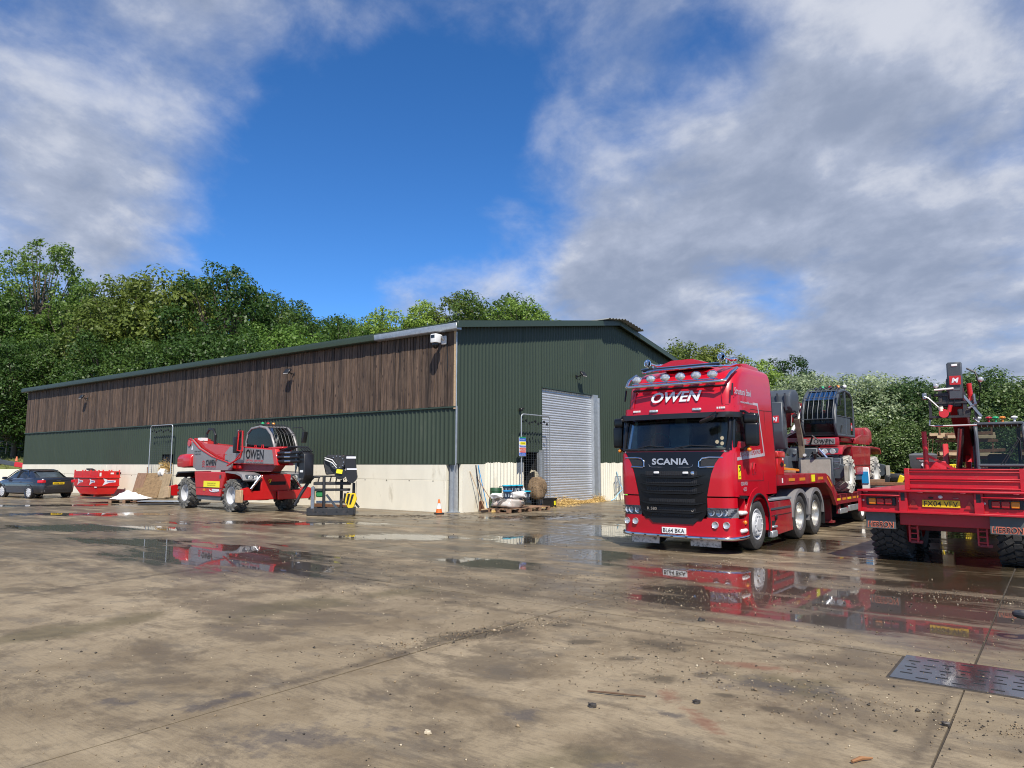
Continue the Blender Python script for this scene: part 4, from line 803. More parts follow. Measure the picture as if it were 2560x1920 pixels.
text('ANGLES MORTS', 0.10, 0.025, (0.93, 1.2515, 1.415), (-1, 0, 0), (0, 0, 1), INK, stk, bold=0.01, ext=0.001)
# chassis, side skirts, catwalk, rear guards
B().box((-2.0, 0.42, 0.78), (5.6, 0.09, 0.26)).box((-2.0, -0.42, 0.78), (5.6, 0.09, 0.26)).box((-1.5, 0, 0.62), (1.2, 1.9, 0.5)).box((-2.9, 0, 0.98), (1.0, 0.9, 0.10)).box((-4.6, 0, 0.7), (0.12, 1.9, 0.3)).done('chassis', DARK, truck)
for s in (-1, 1):
    sk = B().prism([(-0.66, 0.32), (-0.62, 0.88), (-2.02, 0.90), (-2.10, 0.80), (-2.16, 0.23), (-1.2, 0.20)], 'xz', s * 1.0, s * 1.215, bev=0.012).done('side_skirt', REDD, truck)
    B().bar((-0.70, s * 1.219, 0.735), (-2.02, s * 1.219, 0.745), 0.016, 0.04).done('skirt_groove', SLATE, sk)
    B().bar((-0.72, s * 1.217, 0.60), (-2.06, s * 1.217, 0.61), 0.01, 0.012).done('skirt_groove', DARK, sk)
    B().prism([(-0.74, 0.50), (-1.05, 0.50), (-0.92, 0.38), (-0.74, 0.36)], 'xz', s * 1.20, s * 1.222).done('step_recess', DARK, sk); B().box((-0.88, s * 1.22, 0.385), (0.26, 0.10, 0.045), bev=0.01).box((-0.88, s * 1.20, 0.24), (0.30, 0.12, 0.14), bev=0.02).done('access_step', GALV, sk)
    B().sph((-1.02, s * 1.235, 0.565), (0.05, 0.03, 0.06), 10).done('filler_cap', BLK, sk)
    B().box((-1.35, s * 1.05, 0.925), (1.45, 0.36, 0.05), bev=0.01).done('catwalk', GALV, truck)
    for xw in (-2.70, -3.90):
        wheel(truck, (xw, s * 1.04, 0.485), 0.485, 0.34, s, 0.30, RUB, ALU, style='dish')
        g_ = arch(B(), (xw, 0.50), 0.545, 0.60, s * 0.80, s * 1.23, 2, 178, 12); arch(g_, (xw, 0.50), 0.52, 0.602, s * 1.19, s * 1.24, 0, 180, 12).done('rear_mudguard', GREYP, truck)
    B().box((-3.30, s * 1.18, 0.62), (0.05, 0.10, 0.5)).done('mudguard_stay', GREYP, truck); B().box((-4.50, s * 1.10, 0.50), (0.03, 0.28, 0.55)).done('rear_mud_flap', BLK, truck)
    wheel(truck, (0, s * 1.065, 0.485), 0.485, 0.32, s, 0.29, RUB, RIMG, style='steer')
for q in range(5): B().tube([(-1.12, -0.3 + q * 0.15, 1.6), (-1.4, -0.3 + q * 0.15, 1.25), (-1.7, -0.2 + q * 0.1, 1.12), (-1.95, 0, 1.2)], 0.02, 6).done('air_line', BLK, truck)

# ------------------------------------------------------------------ low-loader trailer behind the lorry (same axes)
low = thing('low_loader_trailer', 'maroon low loader trailer coupled to the lorry, orange reflective strips along it', 'trailer', TR_O, TR_YAW)
gn = B()
for s in (-1, 1): gn.prism([(-1.30, 1.20), (-1.30, 1.42), (-4.85, 1.42), (-5.15, 1.34), (-5.85, 0.88), (-5.85, 0.60), (-5.70, 0.60), (-5.30, 0.98), (-4.8, 1.20)], 'xz', s * 1.14, s * 1.22)
gn.box((-3.1, 0, 1.385), (3.6, 2.28, 0.06)); gn.prism([(-4.9, 1.36), (-4.9, 1.42), (-5.9, 0.86), (-5.9, 0.78)], 'xz', -1.13, 1.13); gn.done('gooseneck', REDD, low)
B().box((-1.50, 0.72, 1.66), (0.42, 1.0, 0.50), bev=0.02).box((-1.50, 0.72, 1.85), (0.46, 1.04, 0.14), bev=0.02).done('headboard_locker', REDT, low)
B().prism([(-1.55, 1.58), (-1.42, 1.64), (-1.55, 1.70), (-1.68, 1.64)], 'xz', 1.222, 1.226).done('diamond_mark', INK, low); B().box((-1.62, 1.225, 1.78), (0.05, 0.006, 0.10)).box((-1.55, 1.223, 1.30), (0.05, 0.006, 0.10)).done('reflector', WHT, low)
for x in (-2.15, -2.9, -4.35): B().box((x - 0.02, 1.225, 1.31), (0.40, 0.006, 0.065)).done('reflective_strip', ORR, low)
B().box((-3.75, 1.227, 1.32), (0.26, 0.006, 0.16)).done('warning_sticker', YELF, low)
B().prism([(-4.95, 1.36), (-5.35, 1.12), (-5.35, 1.06), (-4.95, 1.30)], 'xz', 1.2205, 1.226).done('reflective_strip', ORR, low)
dk = B().box((-9.6, 0, 0.815), (7.6, 2.44, 0.07)).box((-9.6, 0.6, 0.66), (7.5, 0.14, 0.26)).box((-9.6, -0.6, 0.66), (7.5, 0.14, 0.26)); dk.box((-9.6, 1.19, 0.735), (7.6, 0.06, 0.23)).box((-9.6, -1.19, 0.735), (7.6, 0.06, 0.23)).done('deck', MAR, low)
for k in range(14): B().box((-5.95 - k * 0.52, 1.2235, 0.74), (0.36, 0.006, 0.055)).done('reflective_strip', ORR if k % 2 else YEL, low)
for k in range(12): B().box((-6.1 - k * 0.6, 1.224, 0.75), (0.035, 0.012, 0.20)).done('rope_ring', MAR, low)
B().box((-6.55, 1.15, 0.42), (0.70, 0.08, 0.13), bev=0.01).done('side_guard', GALV, low); B().box((-7.75, 1.16, 0.46), (1.35, 0.06, 0.16), bev=0.01).done('side_guard', GALV, low)
for x in (-6.25, -7.0, -7.3, -8.3): B().box((x, 1.12, 0.54), (0.10, 0.08, 0.36)).done('guard_bracket', MAR, low)
B().box((-6.1, 0.9, 0.45), (0.14, 0.14, 0.55)).box((-6.1, 0.9, 0.15), (0.26, 0.26, 0.05)).done('landing_leg', MAR, low)
for s in (-1, 1):
    for x in (-8.75, -9.85, -10.95): wheel(low, (x, s * 1.02, 0.375), 0.375, 0.26, s, 0.22, RUB, WHT, style='dish')
B().box((-9.05, 1.20, 1.20), (0.05, 0.22, 0.70), rot=(0, 0.05, 0), bev=0.02).done('marker_board', WHT, low); B().box((-9.02, 1.20, 1.26), (0.05, 0.18, 0.34), rot=(0, 0.05, 0)).done('marker_face', BLUE, low)
# timbers, chains and tools lying on the gooseneck
gear = [((-2.0, 0.95, 1.46), (-3.6, 0.65, 1.52), TIMB, 'timber baulk'), ((-2.1, 0.75, 1.58), (-3.7, 0.90, 1.50), ORR, 'orange handled bar'), ((-2.0, 0.5, 1.50), (-3.3, 0.95, 1.47), PALT, 'dark plank'), ((-1.95, 1.0, 1.62), (-3.0, 0.8, 1.62), YEL, 'yellow strap bar')]
def tw(x, y, z):
    c, s = math.cos(TR_YAW), math.sin(TR_YAW); return (TR_O[0] + c * x - s * y, TR_O[1] + s * x + c * y, z)
for k, (p, q, m_, nm) in enumerate(gear):
    o = B().bar(tw(*p), tw(*q), 0.07, 0.06, bev=0.01).done('loose_' + nm.split()[-1], m_); tag(o, nm + ' lying loose on the gooseneck behind the lorry cab', nm.split()[-1])
# ------------------------------------------------------------------ rotating telehandlers; local x forward, mid-wheelbase at origin, right side at -y
def tele_cab(parent, frame_m, y0, y1, glass=GLS, bars=True, nbar=7, x0=0.30):
    P = [(0.0, 1.66), (0.0, 2.45), (0.10, 2.78), (0.38, 2.97), (1.00, 3.02), (1.45, 2.95), (1.80, 2.70), (2.02, 2.30), (2.08, 1.98), (1.98, 1.66)]
    P = [(x + x0, z) for x, z in P]
    cab_ = B(); 
    for y in (y0, y1): cab_.tube([(x, y, z) for x, z in P], 0.048, 8, True)
    cab_.box((x0 + 0.02, (y0 + y1) / 2, 2.05), (0.06, y1 - y0, 0.8)).box((x0 + 1.0, (y0 + y1) / 2, 1.70), (1.95, y1 - y0, 0.10))
    cab_.prism([(x + x0, z) for x, z in ((0.36, 2.985), (1.0, 3.05), (1.42, 2.985), (1.36, 2.95), (0.4, 2.94))], 'xz', y0, y1, bev=0.01)
    c = cab_.done('cab', frame_m, parent)
    for a, q in ((3, 4), (4, 5), (5, 6), (6, 7), (7, 8), (8, 9)):
        if a < 5: continue
        (xa, za), (xb, zb) = P[a], P[q]
        B().grid([[(xa, y0 + 0.03, za), (xa, y1 - 0.03, za)], [(xb, y0 + 0.03, zb), (xb, y1 - 0.03, zb)]]).done('front_glass', glass, c)
    for y in (y0, y1): B().prism([(x * 0.97 + (x0 + 1.0) * 0.03, z) for x, z in P], 'xz', y - 0.004, y + 0.004).done('side_glass', glass, c)
    for y, w in ((y1, 1),): B().prism([(x0 + 0.45, 1.66), (x0 + 0.42, 2.2), (x0 + 1.92, 2.2), (x0 + 2.02, 1.95), (x0 + 1.94, 1.66)], 'xz', y - 0.01, y + 0.025).tube([(x0 + 0.98, y + 0.02, 1.7), (x0 + 0.95, y + 0.02, 2.97)], 0.03).done('door', frame_m, c)
    (B().box((x0 + 0.55, (y0 + y1) / 2, 2.05), (0.5, 0.48, 0.14), bev=0.04).box((x0 + 0.35, (y0 + y1) / 2, 2.42), (0.14, 0.46, 0.70), rot=(0, -0.1, 0), bev=0.05).box((x0 + 0.30, (y0 + y1) / 2, 2.82), (0.10, 0.25, 0.16), bev=0.03)).done('seat', BLK, c)
    B().tube([(x0 + 1.25 + 0.07 * math.sin(t), (y0 + y1) / 2 + 0.19 * math.cos(t), 2.22 + 0.17 * math.sin(t)) for t in [2 * math.pi * k / 14 for k in range(14)]], 0.014, 5, True).cyl((x0 + 1.25, (y0 + y1) / 2, 2.2), (x0 + 1.5, (y0 + y1) / 2, 1.72), 0.05).box((x0 + 1.6, (y0 + y1) / 2, 1.85), (0.25, 0.5, 0.3), bev=0.05).done('steering_column', BLK, c)
    if bars:
        G_ = [(x + x0, z) for x, z in ((0.55, 3.10), (1.05, 3.12), (1.50, 3.03), (1.88, 2.76), (2.10, 2.36), (2.15, 2.12))]
        for k in range(nbar):
            y = y0 + (y1 - y0) * (k + 0.25) / (nbar - 0.5); B().tube([(x, y, z) for x, z in G_], 0.011, 6).done('guard_bar', IRON if frame_m is GREYP else SLATE, c)
        for j in (0, 3, 5): B().tube([(G_[j][0], y0 - 0.02, G_[j][1]), (G_[j][0], y1 + 0.02, G_[j][1])], 0.011, 6).done('guard_rail', IRON if frame_m is GREYP else SLATE, c)
    for k, m_ in enumerate((GRNL, REDL, AMB)):
        y = y0 + 0.25 + 0.22 * k; B().cyl((x0 + 0.70, y, 3.04), (x0 + 0.70, y, 3.10), 0.03, n=8).done('beacon_stem', BLK, c); B().sph((x0 + 0.70, y, 3.15), (0.065, 0.065, 0.06), 10).done('beacon', m_, c)
    return c
def chevrons(parent, x, y, z, s, right, n):
    for k in range(3):
        zz = z + k * s * 0.9; r_ = Vector(right); a = Vector((x, y, zz)) + Vector(n) * 0.004
        u = Vector((0, 0, 1)); pts = [a - r_ * s, a + u * s * 0.6, a + r_ * s, a + r_ * s - u * s * 0.35, a + u * s * 0.25, a - r_ * s - u * s * 0.35]
        B().poly(pts).done('chevron', REDV, parent)
def telehandler(label, loc, rz, c):
    t = thing('telehandler', label, 'telehandler', loc, rz, 'rotating telehandlers in the yard'); t.scale = (c.get('sc', 1.0),) * 3
    wb, rad, red = c['wb'], c['rad'], c['red']; fa, ra = wb / 2, -wb / 2; sp = c['paint']; fen = c['fender']
    B().box((0, 0, 0.78), (wb + 1.5, 0.8, 0.5), bev=0.03).box((0, 0, 0.47), (wb * 0.5, 1.5, 0.2)).done('chassis', DARK, t)
    for x in (fa, ra):
        B().cyl((x, -1.0, rad), (x, 1.0, rad), 0.13, n=10).box((x, 0, rad), (0.4, 0.45, 0.4), bev=0.05).done('axle', IRON, t)
        for s in (-1, 1): wheel(t, (x, s * 0.98, rad), rad, 0.44, s, rad * 0.54, c['tyre'], c['rim'], lugs=16, style='dish')
    for s in (-1, 1):
        by = (s * 0.55, s * 1.20)
        sb = B().prism([(-1.02, 1.37), (1.43, 1.37), (1.10, 0.50), (-0.80, 0.50)], 'xz', *by, bev=0.025).done('side_body', red, t)
        B().prism([(1.10, 0.50), (-0.80, 0.50), (-0.72, 0.36), (1.02, 0.36)], 'xz', s * 0.6, s * 1.16).done('lower_tank', SLATE, t)
        yv = s * 1.207
        B().bar((-0.88, yv, 0.80), (1.20, yv, 0.80), 0.006, 0.012).done('body_seam', DARK, sb)
        if s < 0 and c.get('sticker'):
            sk = B().box((0.05 + 0.35, yv, 0.93), (1.22, 0.006, 0.22)).done('warning_sticker', YELF, sb)
            text('WARNING KEEP CLEAR', 0.66, 0.04, (0.40, yv - 0.004, 0.96), (1, 0, 0), (0, 0, 1), INK, sk); text('MACHINE SLEWS', 0.62, 0.04, (0.40, yv - 0.004, 0.89), (1, 0, 0), (0, 0, 1), INK, sk)
            B().box((1.05, yv, 1.20), (0.13, 0.006, 0.12)).done('vent', SLATE, sb); B().box((-0.15, yv, 0.72), (0.16, 0.02, 0.07)).done('side_marker', AMB, sb)
            B().tube([(0.25, yv, 0.72), (0.4, yv, 0.67), (0.7, yv, 0.66), (1.0, yv, 0.70)], 0.014, 5).box((0.72, yv, 0.73), (0.52, 0.006, 0.06)).done('stripe_decal', WHTV, sb)
        B().prism([(ra - 0.78, 1.20), (ra - 0.62, 1.36), (-1.02, 1.39), (-1.02, 1.345), (ra - 0.55, 1.31), (ra - 0.74, 1.14)], 'xz', s * 0.55, s * 1.22, bev=0.01).done('fender', BLK if fen is not red else red, t)
        B().prism([(1.40, 1.39), (fa + 0.45, 1.37), (fa + 0.80, 1.30), (fa + 0.95, 1.10), (fa + 0.90, 1.08), (fa + 0.70, 1.24), (fa + 0.4, 1.31), (1.42, 1.34)], 'xz', s * 0.55, s * 1.22, bev=0.01).done('fender', fen, t)
        hb = B().box((fa + 0.86, s * 0.86, 1.17), (0.14, 0.52, 0.24), bev=0.05, seg=2).done('lamp_pod', SLATE, t)
        for y in (0.76, 0.97): B().lathe([(0.0, 0.02), (0.07, 0.015), (0.085, 0.0)], (fa + 0.935, s * y, 1.18), 'x', 14).done('headlamp', LENS, hb)
    # stabilisers front and rear
    for e, x in ((1, fa + 0.90), (-1, ra - 0.90)):
        st = B().box((x, 0, 0.98), (0.10, 1.15, 0.62), bev=0.03).done('stabiliser_plate', c['stab'], t)
        B().box((x + 0.055 * e, 0.05, 0.98), (0.01, 0.62, 0.12)).done('slot', DARK, st)
        B().tube([(x + e * 0.06, -0.3, 1.06), (x + e * 0.12, -0.32, 1.12), (x + e * 0.12, -0.24, 1.12), (x + e * 0.06, -0.26, 1.0)], 0.016, 6).done('towing_shackle', YEL, st)
        for s in (-1, 1):
            arm = B().prism([(s * 0.0, 0.42), (s * 1.22, 0.42), (s * 1.36, 0.55), (s * 1.30, 0.80), (s * 1.05, 0.86), (s * 0.90, 0.72), (s * 0.0, 0.72)], 'yz', x + e * 0.02 + s * 0.07, x + e * 0.14 + s * 0.07, bev=0.015).done('stabiliser_arm', c['stab'], t)
            B().cyl((x + e * 0.1, s * 0.62, 1.25), (x + e * 0.1, s * 0.98, 0.80), 0.05, n=10).done('stabiliser_ram', CHR if e > 0 else SLATE, arm)
            B().box((x + e * 0.12 + s * 0.07, s * 1.36, 0.57), (0.30, 0.10, 0.42), rot=(0.0, 0, 0.1), bev=0.008).done('timber_pad', TIMB if not c.get('chalk') else CONCD, arm)
    # turret
    B().cyl((0, 0, 1.1), (0, 0, 1.44), 0.62, n=24).done('slew_ring', IRON, t)
    tu = B().prism([(-1.6, 1.48), (-1.6, 1.62), (1.5, 1.62), (1.5, 1.48)], 'xz', -0.70, 0.95, bev=0.02).box((-1.2, 0.5, 1.78), (1.2 * c.get('cw', 1.0) + 0.1, 0.85, 0.36), bev=0.06, seg=2).done('turret', red, t)
    pp = [(-2.46, 2.50), (-2.40, 2.60), (-2.24, 2.64), (-2.10, 2.60), (-1.45, 2.25), (-0.35, 1.93), (1.12, 1.66), (1.06, 1.42), (-1.60, 1.41), (-1.92, 1.55), (-1.95, 2.03), (-2.52, 2.03)]
    sp_ = B().prism(pp, 'xz', -0.86, -0.78, bev=0.008).done('side_plate', sp, tu); B().prism(pp, 'xz', -0.16, -0.09, bev=0.008).done('side_plate', red, tu)
    B().tube([(x, -0.865, z) for x, z in pp[1:7]], 0.022, 6).done('plate_edge', red, sp_)
    B().cyl((-2.26, -0.90, 2.46), (-2.26, -0.05, 2.46), 0.13, n=16).done('boom_pivot', red, tu)
    kc = c.get('cw', 1.0)
    cw = B(); cw.loft([[(x, y, z) for y, z in ((-w, zl), (-w * 1.0, zm), (-w * 0.9, zh), (w * 0.9, zh), (w, zm), (w, zl))] for x, w, zl, zm, zh in ((-1.92, 0.98, 1.55, 1.90, 2.03), (-1.92 - 0.58 * kc, 0.99, 1.50, 1.92, 2.05), (-1.92 - 1.18 * kc, 0.95, 1.53, 1.88, 2.02), (-1.92 - 1.40 * kc, 0.85, 1.62, 1.83, 1.95))]); cw._bev(list(cw.bm.verts), 0.05, 2); cw.done('counterweight', red, tu, smooth=60)
    if c.get('boom') == 'long':
        text('OWEN', 0.80, 0.22, (-0.42, -0.872, 1.70), (1, 0, 0), (0, 0, 1), INK, sp_, bold=0.03); text('LIFTING SERVICES', 0.80, 0.055, (-0.42, -0.872, 1.555), (1, 0, 0), (0, 0, 1), REDV, sp_, bold=0.02)
        text('CRANE HIRE  CONTRACT LIFTING', 0.78, 0.035, (-0.42, -0.872, 1.475), (1, 0, 0), (0, 0, 1), INK, sp_); chevrons(sp_, -1.02, -0.868, 1.55, 0.10, (1, 0, 0), (0, -1, 0))
        text('07885 444676', 0.55, 0.055, (-1.55, -0.872, 2.13), (1, 0, 0), (0, 0, 1), INK, sp_, bold=0.01); text('01636 821447', 0.52, 0.055, (-1.55, -0.872, 2.03), (1, 0, 0), (0, 0, 1), INK, sp_, bold=0.01)
        B().prism([(-2.10, 2.20), (-1.95, 2.20), (-2.02, 2.36)], 'xz', -0.872, -0.868).done('warning_triangle', WHTV, sp_)
        bm_ = B().prism([(-2.36, 2.36), (-2.30, 2.60), (-2.15, 2.66), (-1.2, 2.42), (0.72, 2.30), (3.90, 2.13), (4.06, 1.62), (0.55, 1.66), (-0.3, 1.90), (-1.6, 2.15)], 'xz', -0.74, -0.20, bev=0.012).done('boom', red, t)
        bp_ = B().prism([(0.42, 2.06), (0.76, 2.28), (3.74, 2.115), (3.90, 1.655), (0.40, 1.71)], 'xz', -0.75, -0.741).done('boom_panel', sp, bm_)
        text('OWEN', 1.22, 0.34, (2.55, -0.752, 1.98), (1, 0, -0.03), (0, 0, 1), INK, bp_, bold=0.03); text('LIFTING SERVICES', 1.2, 0.065, (2.55, -0.752, 1.765), (1, 0, -0.02), (0, 0, 1), REDV, bp_, bold=0.02); text('CRANE HIRE  CONTRACT LIFTING', 1.2, 0.05, (2.55, -0.752, 1.685), (1, 0, -0.01), (0, 0, 1), INK, bp_)
        B().prism([(3.70, 2.16), (3.92, 2.15), (4.10, 1.60), (3.88, 1.60)], 'xz', -0.77, -0.17, bev=0.01).done('boom_collar', red, bm_); B().box((3.7, -0.45, 2.19), (0.9, 0.4, 0.07), bev=0.02).done('boom_top_cover', red, bm_)
        B().prism([(0.2, 1.66), (3.8, 1.62), (3.5, 1.40), (0.4, 1.40)], 'xz', -0.62, -0.28).done('boom_underframe', MAR, bm_)
        ib = B().box((4.6, -0.47, 1.86), (1.2, 0.36, 0.38), bev=0.02).done('inner_boom', IRON, bm_)
        for q, (y, z) in enumerate(((-0.70, 2.02), (-0.72, 1.88), (-0.70, 1.74))): B().cyl((4.0, y, z), (5.3, y, z), 0.045, n=8).done('ram', BLK, ib); B().cyl((4.5, y - 0.03, z), (4.85, y - 0.03, z), 0.035, n=8).done('ram_end', CHR, ib)
        for q in range(4): B().tube([(4.05, -0.66 + q * 0.1, 2.08), (4.6, -0.62 + q * 0.1, 2.22), (5.15, -0.62 + q * 0.1, 2.20), (5.4, -0.60 + q * 0.1, 2.05)], 0.022, 6).done('hose', BLK, ib)
        hd = B().prism([(4.95, 2.06), (5.30, 2.08), (5.50, 1.96), (5.52, 1.30), (5.40, 1.02), (5.22, 1.02), (5.16, 1.55), (4.95, 1.66)], 'xz', -0.64, -0.30, bev=0.012).done('boom_head', BLK, bm_)
        B().box((5.36, -0.648, 1.42), (0.16, 0.012, 0.07)).done('decal', WHT, hd); B().cyl((5.3, -0.70, 1.15), (5.3, -0.24, 1.15), 0.05, n=10).done('head_pin', STEEL, hd); B().cyl((5.12, -0.70, 1.95), (5.12, -0.24, 1.95), 0.045, n=10).done('head_pin', STEEL, hd); B().prism([(5.02, 1.35), (5.12, 1.6), (5.14, 1.95), (5.02, 1.9)], 'xz', -0.68, -0.645).done('head_plate', SLATE, hd)
        B().tube([(-1.75, -0.45, 2.45), (-1.75, -0.45, 2.82), (-1.55, -0.45, 3.0), (-1.2, -0.45, 2.98), (-1.02, -0.45, 2.75), (-1.05, -0.45, 2.4)], 0.05, 8).done('hose_loop', BLK, tu)
        for q in range(3): B().tube([(-1.9 + q * 0.1, -0.6, 2.6), (-1.5 + q * 0.1, -0.72, 2.35), (-0.9, -0.72 + q * 0.05, 2.1), (-0.2, -0.72, 1.82)], 0.02, 6).done('hose', BLK, tu)
        B().box((-1.75, -0.60, 2.60), (0.3, 0.25, 0.12)).done('valve_box', WHT, tu)
        # access handrail, its mirror and the sight mirror
        hr = B().tube([(1.03, -0.95, 1.60), (1.93, -0.95, 1.88), (2.04, -0.95, 2.1), (2.04, -0.95, 2.80), (1.74, -0.95, 2.80), (1.72, -0.95, 2.12), (2.02, -0.95, 2.1)], 0.032, 8).tube([(0.98, -0.95, 1.58), (1.48, -0.95, 1.73), (1.93, -0.95, 2.02)], 0.02, 6).done('handrail', red, t)
        B().box((1.64, -0.95, 2.32), (0.14, 0.24, 0.58), bev=0.04, seg=2).box((1.67, -0.9, 2.72), (0.10, 0.16, 0.30), bev=0.03).done('side_mirror', BLK, hr)
        for x in (0.0, 0.5): B().tube([(x, -0.88, 1.75), (x + 0.08, -0.88, 2.0), (x + 0.3, -0.88, 2.0)], 0.012, 5).done('hose_guard', red, tu)
        for x in (1.75, 2.25): B().tube([(x - 0.07, -0.3, 2.20), (x - 0.05, -0.3, 2.32), (x + 0.05, -0.3, 2.32), (x + 0.07, -0.3, 2.20)], 0.018, 6).done('lifting_eye', red, bm_)
        B().tube([(2.0, 1.02, 2.98), (2.5, 1.10, 2.98), (2.65, 1.10, 2.85)], 0.018, 6).box((2.68, 1.10, 2.62), (0.10, 0.22, 0.42), rot=(0, 0.15, 0.3), bev=0.04, seg=2).done('sight_mirror', BLK, t)
    else:
        bm_ = B().prism([(-2.36, 2.36), (-2.30, 2.60), (-2.15, 2.66), (-1.2, 2.62), (2.0, 2.72), (2.05, 2.28), (-0.3, 2.10), (-1.6, 2.15)], 'xz', -0.74, -0.20, bev=0.012).done('boom', red, t)
        B().prism([(1.9, 2.30), (2.0, 2.74), (2.7, 2.74), (2.9, 2.2), (2.2, 1.9)], 'xz', -0.70, -0.24, bev=0.02).done('boom_collar', red, bm_)
        hd = B(); hd.loft([[(x, y, z) for y in (-1.02, 0.10) for z in ((zl, zh) if y < 0 else (zh, zl))] for x, zl, zh in ((2.5, 2.35, 2.86), (2.75, 2.30, 2.98), (3.1, 2.32, 2.96), (3.35, 2.42, 2.80))]); hd._bev(list(hd.bm.verts), 0.06, 2); hd = hd.done('boom_head', SLATE, bm_, smooth=60)
        for k in range(5): B().box((3.36, -0.9 + k * 0.22, 2.6), (0.05, 0.05, 0.5), rot=(0, 0.2, 0)).done('head_rib', SLATE, hd)
        pt = B().prism([(3.15, 2.60), (3.42, 2.60), (3.46, 1.75), (3.30, 1.25), (3.05, 1.25), (3.1, 1.9)], 'xz', -0.62, -0.10, bev=0.03).done('quick_hitch', SLATE, bm_)
        B().box((3.455, -0.32, 2.10), (0.012, 0.24, 0.20)).done('badge_field', REDV, pt); text('M', 0.17, 0.13, (3.462, -0.32, 2.10), (0, 1, 0), (0, 0, 1), WHTV, pt, bold=0.05, shear=0.2)
        B().prism([(3.2, 2.1), (3.3, 2.1), (2.95, 1.35), (2.95, 0.75), (2.85, 0.75), (2.85, 1.4)], 'xz', 0.16, 0.30, bev=0.015).done('fork_arm', mat('muddy_steel', (0.17, 0.14, 0.10), 0.8, 0.2, 0.3, 8), bm_)
        B().cyl((1.9, 0.0, 2.45), (3.05, 0.02, 1.75), 0.045, n=10).done('ram', WHT, bm_)
        for q in range(4): B().tube([(2.4, -0.1 + q * 0.06, 2.6), (2.8, 0.1, 2.3 - q * 0.08), (3.1, 0.05, 2.2), (3.2, 0.05, 1.9)], 0.02, 6).done('hose', BLK, bm_)
        # front gear: winch housing and dusty steel pad frame ahead of the chassis
        wg = B().box((fa + 1.15, -0.55, 0.75), (0.9, 1.0, 0.62), bev=0.08, seg=2).prism([(fa + 1.0, 0.9), (fa + 1.0, 1.25), (fa + 1.15, 1.34), (fa + 1.32, 1.25), (fa + 1.32, 0.9)], 'xz', -0.12, 0.10, bev=0.02).cyl((fa + 1.16, 0.08, 1.2), (fa + 1.16, 0.16, 1.2), 0.07).done('winch_housing', SLATE, t)
        for k in range(7): B().box((fa + 1.61, -0.9 + k * 0.11, 0.85), (0.02, 0.03, 0.35)).done('housing_rib', SLATE, wg)
        pf = B().box((fa + 1.30, 0.62, 0.62), (0.16, 0.92, 0.78), bev=0.02).done('pad_frame', SLATE, t); B().box((fa + 1.385, 0.62, 0.62), (0.02, 0.80, 0.66), bev=0.01).done('dusty_pad', CONCD, pf)
        B().tube([(fa + 1.35, 1.1, 0.9), (fa + 1.38, 1.25, 0.88), (fa + 1.38, 1.24, 0.72), (fa + 1.35, 1.1, 0.70)], 0.02, 6).done('towing_eye', STEEL, pf)
        B().prism([(fa + 0.6, 0.35), (fa + 0.75, 1.0), (fa + 1.0, 1.0), (fa + 1.1, 0.4)], 'xz', 0.95, 1.2, bev=0.02).cyl((fa + 0.9, 1.2, 0.55), (fa + 0.9, 1.28, 0.55), 0.09).done('stabiliser_bracket', SLATE, t)
        rk = random.Random(3)
        for q in range(14):
            a_ = Vector((rk.uniform(1.7, 2.9), rk.uniform(-0.7, 1.0), rk.uniform(0.7, 1.35))); b_ = a_ + Vector((rk.uniform(-0.3, 0.5), rk.uniform(-0.4, 0.4), rk.uniform(-0.4, 0.3)))
            B().tube([a_, (a_ + b_) / 2 + Vector((0.1, 0, rk.uniform(0.05, 0.25))), b_], rk.choice((0.014, 0.02, 0.028)), 6).done('hydraulic_hose', (BLK, BLK, STEEL)[q % 3], t)
        for q in range(6): B().cyl((2.55 + 0.08 * q, -0.9 + 0.3 * q, 0.95), (2.75 + 0.08 * q, -0.85 + 0.3 * q, 1.08 + 0.06 * (q % 2)), 0.05, n=10).done('valve_body', (SLATE, STEEL, BLK)[q % 3], t)
        sg = B().box((2.43, 0.60, 1.47), (0.10, 1.06, 0.24), bev=0.05, seg=2).done('nose_panel', red, t); sf = B().box((2.485, 0.60, 1.47), (0.012, 0.86, 0.17), bev=0.004).done('name_board', GREYP, sg)
        text('OWEN', 0.54, 0.125, (2.492, 0.72, 1.475), (0, 1, 0), (0, 0, 1), INK, sf, bold=0.01, space=1.12); chevrons(sf, 2.492, 0.30, 1.42, 0.055, (0, 1, 0), (1, 0, 0))
        B().prism([(-1.6, 1.45), (-1.6, 1.75), (-0.6, 1.75), (0.25, 1.60), (0.25, 1.45)], 'xz', 0.98, 1.05, bev=0.01).done('rear_cowl', red, tu)
        B().tube([(fa + 0.95, 0.6, 1.36), (fa + 0.95, 0.6, 1.48), (fa + 0.95, 0.7, 1.5), (fa + 0.95, 0.72, 1.36)], 0.014, 6).tube([(fa + 0.95, 0.8, 1.36), (fa + 0.95, 0.8, 1.48), (fa + 0.95, 0.9, 1.5), (fa + 0.95, 0.92, 1.36)], 0.014, 6).done('lamp_guard', BLK, t)
        B().tube([(2.2, 1.1, 2.86), (2.35, 1.18, 2.86), (2.35, 1.18, 2.5), (2.28, 1.1, 2.5)], 0.02, 6).done('mirror_arm', BLK, t)
        B().sph((1.0, 1.0, 3.16), 0.06, 10).done('work_lamp', WHT, t); B().sph((2.1, -0.02, 2.5), 0.06, 10).done('work_lamp', WHT, t)
    cb = tele_cab(t, c['cab'], 0.12, 1.02)
